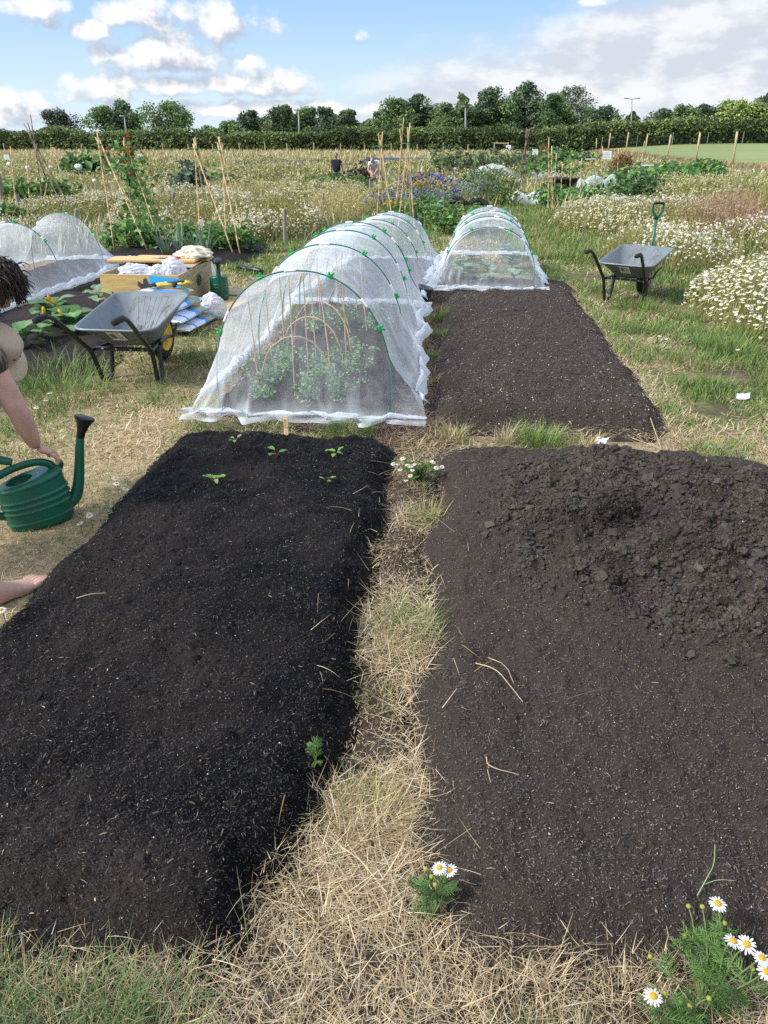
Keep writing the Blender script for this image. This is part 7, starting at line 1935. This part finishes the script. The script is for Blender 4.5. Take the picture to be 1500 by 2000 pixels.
def house(label, px, ridge_py, Y, w, d, rz, roofm):
    c = at(px, 276, Y); r = at(px, ridge_py, Y)[2]; o = thing('house', label, 'house', (c[0], Y, .5), rz, 'houses beyond the hedge'); e = r-.5-w*.30
    MB().box((0, 0, e/2), (d, w, e)).add([(-d/2, -w/2, e), (-d/2, w/2, e), (-d/2, 0, e+w*.29), (d/2, -w/2, e), (d/2, w/2, e), (d/2, 0, e+w*.29)], [np.array([[0, 1, 2], [4, 3, 5]])]).build('wall', M_brick, o, world=False)
    for s in (-1, 1):
        rf = MB(); V = [(-d/2-.3, 0, e+w*.30), (d/2+.3, 0, e+w*.30), (d/2+.3, s*(w/2+.35), e-.18), (-d/2-.3, s*(w/2+.35), e-.18)]; V = np.array(V); rf.add(np.vstack([V, V+[0, 0, .12]]), np.array([[0, 1, 2, 3], [7, 6, 5, 4], [0, 4, 5, 1], [1, 5, 6, 2], [2, 6, 7, 3], [3, 7, 4, 0]])); rf.build('roof', roofm, o, world=False)
        MB().tube([(-d/2-.32, 0, e+w*.30), (-d/2-.32, s*(w/2+.35), e-.18)], .12, 4).build('barge_board', M_white, o, world=False)
    for xx in (-d*.25, d*.25):
        wi = MB().box((xx, -w/2-.02, e*.62), (1.1, .06, 1.1)).build('window', M_white, o, world=False); MB().box((xx, -w/2-.055, e*.62), (.95, .02, .95)).build('pane', mat('pane', (.05, .06, .07), .1), wi, world=False)
house('red-brown roofed house behind the tall airy trees', 955, 240, 190, 8, 11, math.radians(8), M_roof); house('house roof half hidden in the far right wood', 1372, 231, 200, 8, 12, math.radians(-6), mat('roof_red', (.22, .10, .08), .8)); house('dark roof at the far left edge above the hedge', 8, 261, 180, 8, 12, math.radians(4), mat('roof_dark', (.10, .075, .07), .8))
M_pole = mat('lamp_pole', (.27, .29, .30), .6, .2)
def lamp(label, px, ty, Y, lean, heads=1):
    t = at(px, ty, Y); b = at(px+lean, 300, Y); o = thing('lamp_post', label, 'lamp post', (b[0], Y, .5), 0, 'lamp posts beyond the hedge')
    MB().tube([(b[0], Y, .3), (t[0], Y, t[2])], [.16, .10], 8).build('pole', M_pole, o, smooth=True)
    for s in ((-1, 1) if heads == 2 else (-.35,)):
        MB().tube([(t[0], Y, t[2]), (t[0]+s*.9, Y, t[2]+.15)], .07, 6).build('arm', M_pole, o); MB().rbox((t[0]+s*1.15, Y, t[2]+.16), (.75, .35, .20), .06).build('lamp_head', M_pole, o, smooth=True)
lamp('leaning grey lamp post before the paired round trees', 243, 229, 128, 8); lamp('grey lamp post in the middle row of trees', 583, 217, 130, 3); lamp('tall grey lamp post left of the red-roofed house', 909, 210, 132, 0); lamp('twin-headed lamp post over the right-hand hedge', 1234, 194, 165, -3, 2)

# ================================================================== small things on the ground
def bigflower(parent, c, r, n, rs, tilt=None, name='flower_head'):
    N_ = Vector(tilt if tilt is not None else (rs.uniform(-.3, .3), rs.uniform(-.5, .1), 1)).normalized(); Mx = np.array(N_.to_track_quat('Z', 'Y').to_matrix()); mb = MB()
    for k in range(n):
        a = k*2*PI/n+rs.uniform(-.06, .06); l = r*rs.uniform(.88, 1.06); w = r*2*PI/n*.50; dz = rs.uniform(-.22, .02)*r
        u = np.array([.28, .55, .85, 1.0]); wd = np.array([.45, .95, 1.0, .45])*w; zz = np.array([0, .03*r, dz*.5, dz])
        G_ = np.stack([np.stack([l*u, wd*v*.5, zz-.02*r*abs(v)], 1) for v in (-1, 0, 1)], 1); ca, sa = math.cos(a), math.sin(a)
        G_ = G_ @ np.array([[ca, -sa, 0], [sa, ca, 0], [0, 0, 1]]).T
        mb.grid(G_ @ Mx.T+np.array(c), np.array([.80, .81, .82])*rs.uniform(.92, 1.03))
    p = mb.build(name, M_leaf, parent, smooth=True)
    V, F = ICO3; d = V*[r*.36, r*.36, r*.24]; d *= (1+.06*np.random.RandomState(1).randn(len(V), 1)); MB().add((d+[0, 0, r*.06]) @ Mx.T+np.array(c), F, (.62, .38, .02)).build('disc', M_leaf, p)
def feathery(mb, base, tip, rs, n=9, size=.03, col=(.10, .19, .05)):
    b, t = np.array(base), np.array(tip); d = t-b
    for k in range(n):
        u = (k+1)/(n+1); p = b+d*u
        for s in (-1, 1):
            w = np.cross(d/np.linalg.norm(d), [0, 0, 1.0]); w /= np.linalg.norm(w)+1e-6
            e = p+w*s*size*(1-.5*u)*rs.uniform(.6, 1.1)+d/np.linalg.norm(d)*size*.5+[0, 0, rs.uniform(-.2, .4)*size]; mb.tube([p, p*.5+e*.5+[0, 0, .002], e], [.0011, .0009, .0005], 3, jit(col, 1, .15, rs)[0])
            m = p*.4+e*.6; mb.tube([m, m+(e-p)*.25+d/np.linalg.norm(d)*size*.3], [.0008, .0004], 3, jit(col, 1, .15, rs)[0])
    mb.tube([b, t], [.0013, .0008], 4, col)
def mayweed_plant(label, base, heads, buds, nleaf, r, seed, spread=.10):
    rs = np.random.RandomState(seed); x, y = base; z = hz(x, y); o = thing('mayweed_plant', label, 'wildflower', (x, y, z), 0, 'mayweed plants among the front beds'); st, lf, bu = MB(), MB(), MB()
    B0 = np.array([x, y, z]); joints = []
    for i, h in enumerate(heads+buds):
        h = np.array(h); m1 = B0+(h-B0)*.35+rs.randn(3)*.010+[0, 0, .02]; m2 = B0+(h-B0)*.7+rs.randn(3)*.008+[0, 0, .012]
        P_ = smoothp([B0, m1, m2, h], 2); st.tube(P_, np.linspace(.0026, .0013, len(P_)), 5, (.15, .22, .075)); joints += [m1, m2, P_[len(P_)//2]]
    for j in joints+[B0+[0, 0, .01]]*(nleaf//3):
        for _ in range(max(1, nleaf//len(joints))):
            a = rs.rand()*2*PI; l = rs.uniform(.5, 1)*spread; feathery(lf, j, j+np.array([math.cos(a)*l, math.sin(a)*l, rs.uniform(.0, .6)*l]), rs, 8, .022, [(.10, .20, .05), (.14, .25, .07), (.075, .15, .045)][rs.randint(3)])
    st.build('stem', M_leaf, o, smooth=True); lf.build('foliage', M_leaf, o)
    for h in heads: bigflower(o, h, r*rs.uniform(.92, 1.08), rs.randint(15, 20), rs)
    for h in buds: MB().add(ICO2[0]*[.0055, .0055, .0048]+np.array(h), ICO2[1], (.33, .36, .06)).build('bud', M_leaf, o, smooth=True)
def hp(px, py, z): x, y = Gp(px, py, z); return (x, y, z)
mayweed_plant('mayweed with two white flowers at the near corner of the right bed', (.0, 1.04), [hp(858, 1695, .16), hp(878, 1700, .15)], [hp(832, 1697, .13), hp(850, 1728, .12), hp(843, 1712, .12)], 7, .0175, 1, .035)
mayweed_plant('sprawling mayweed with large white flowers in the bottom right corner', (.575, .905), [hp(1402, 1765, .17), hp(1432, 1838, .15), hp(1458, 1844, .15), hp(1488, 1871, .16), hp(1497, 1897, .14)],
              [hp(1345, 1770, .14), hp(1372, 1771, .16), hp(1415, 1803, .14), hp(1388, 1826, .12), hp(1338, 1827, .1), hp(1270, 1868, .08), hp(1397, 1829, .12), hp(1470, 1892, .12)], 18, .0185, 2, .065)
mayweed_plant('low feathery mayweed with one open flower at the bottom edge', (.48, .82), [hp(1276, 1946, .10)], [hp(1347, 1966, .08), hp(1298, 1940, .08), hp(1385, 1950, .08), hp(1330, 1955, .07)], 20, .0185, 3, .075)
rs = np.random.RandomState(3)
mayweed_plant('small bushy mayweed flowering between the front beds and tunnels', (-.15, 3.45), [(-.15+.085*rs.randn()*.8, 3.44+.08*rs.randn()*.8, .06+.07*rs.rand()) for _ in range(20)], [], 44, .0135, 4, .06)
mayweed_plant('yellow-green budding mayweed sprig beside the wet bed', (-.33, 1.44), [], [(-.335, 1.45, .105), (-.328, 1.455, .10), (-.33, 1.44, .09)], 5, .01, 5, .016)
DL = [((228, 946), 'daisy in the left grass, nearest the wet bed\'s upper left edge'), ((176, 1012), 'daisy right of the watering can base'), ((157, 1028), 'daisy just below the watering can'), ((226, 935), 'daisy in the straw level with the can\'s handle'), ((90, 785), 'daisy in tall grass above the can spout'), ((72, 800), 'daisy in the grass beside the gardener\'s elbow'), ((98, 772), 'daisy in the tuft below the wheelbarrow handle'), ((20, 1250), 'daisy by the left edge beside the wet bed'), ((250, 980), 'daisy at the wet bed\'s left rim'),
      ((1288, 662), 'daisy on the right path, upper of two'), ((1300, 668), 'daisy on the right path, lower of two'), ((1440, 688), 'daisy at the foot of the near mayweed drift')]
for i, ((px, py), lab) in enumerate(DL):
    rs = np.random.RandomState(i); x, y = Gp(px, py, .05); z = hz(x, y); o = thing('daisy', lab, 'daisy', (x, y, z), 0, 'single daisies in the grass'); MB().tube([(x, y, z-.01), (x+.004, y, z+.04), (x, y, z+.065)], .0016, 5, (.13, .2, .06)).build('stem', M_leaf, o); bigflower(o, (x, y, z+.067), .016+.003*rs.rand(), 13, rs)
M_twig = mat('dry_stalk', (.40, .30, .19), .8, var=.2, scale=40); M_twigd = mat('dark_twig', (.12, .085, .065), .85)
def twig(label, pts, r, m=None, fork=None):
    P_ = [(*Gp(px, py, .13), 0) for px, py in pts]; P_ = [np.array([x, y, hz(x, y)+.012+.012*(i % 2)]) for i, (x, y, _) in enumerate(P_)]
    o = MB().tube(smoothp(P_, 2), np.linspace(r, r*.6, len(smoothp(P_, 2))), 6)
    if fork:
        F_ = [(*Gp(px, py, .13), 0) for px, py in fork]; F_ = [np.array([x, y, hz(x, y)+.014]) for x, y, _ in F_]; o.tube(smoothp(F_, 1), np.linspace(r*.8, r*.4, len(smoothp(F_, 1))), 5)
    tag(o.build('dry_stalk', m or M_twig, smooth=True), label, 'stalk', 'dry stalks lying on the soil')
twig('long bent straw stalk on the right bed below the heap', [(930, 1280), (970, 1300), (998, 1325), (1022, 1362)], .0022, fork=[(955, 1262), (990, 1285), (1005, 1322)])
twig('short straight straw stalk on the right bed near the path', [(865, 1362), (893, 1342)], .0022); twig('L-shaped stalk lying on the right bed', [(950, 1475), (952, 1503), (1015, 1507)], .0018, fork=[(952, 1503), (958, 1530)])
twig('pale green thin stem on the right bed near the bottom daisies', [(1368, 1730), (1385, 1705), (1398, 1680), (1396, 1650)], .0014, mat('green_stem', (.24, .32, .17), .7), fork=[(1378, 1715), (1405, 1707), (1440, 1712)])
twig('dark twig at the edge of the dry verge', [(1148, 1848), (1170, 1850), (1198, 1846)], .0045, M_twigd); twig('thin dark stalk on the heap\'s lower slope', [(1110, 1355), (1150, 1345), (1192, 1332)], .0016, M_twigd)
twig('broad flat straw blade in the strip between the beds', [(815, 1455), (830, 1465), (843, 1477)], .0035); twig('pale stalk on the wet bed\'s left side', [(150, 1172), (180, 1166), (208, 1162)], .0018); twig('dry stalks at the far right of the back bed', [(1255, 768), (1275, 805), (1298, 838)], .004, fork=[(1240, 820), (1270, 830), (1300, 842)])
def scrap(label, px, py, w, h, col, seed, up=.0, name='paper_scrap'):
    x, y = Gp(px, py, .03); z = max(hz(x, y), 0)+.012; rs = np.random.RandomState(seed); us = np.linspace(-1, 1, 6)
    G_ = np.array([[(x+u*w/2+.01*v, y+v*h/2*(1-up)+rs.randn()*.004, z+abs(u)*.012*rs.rand()+(v+1)*h/2*up+rs.randn()*.004) for u in us] for v in np.linspace(-1, 1, 5)])
    tag(MB().grid(G_).build(name, mat('scrap', col, .6)), label, 'litter', 'scraps of litter on the ground')
scrap('torn white paper scrap on the grass strip by the right bed', 1175, 862, .065, .05, (.72, .76, .80), 1, .7); scrap('crumpled white tissue on the right grass path', 1452, 772, .09, .07, (.78, .78, .80), 2, .3); scrap('grey plastic scrap in the grass at the right', 1396, 870, .06, .03, (.42, .47, .48), 3)
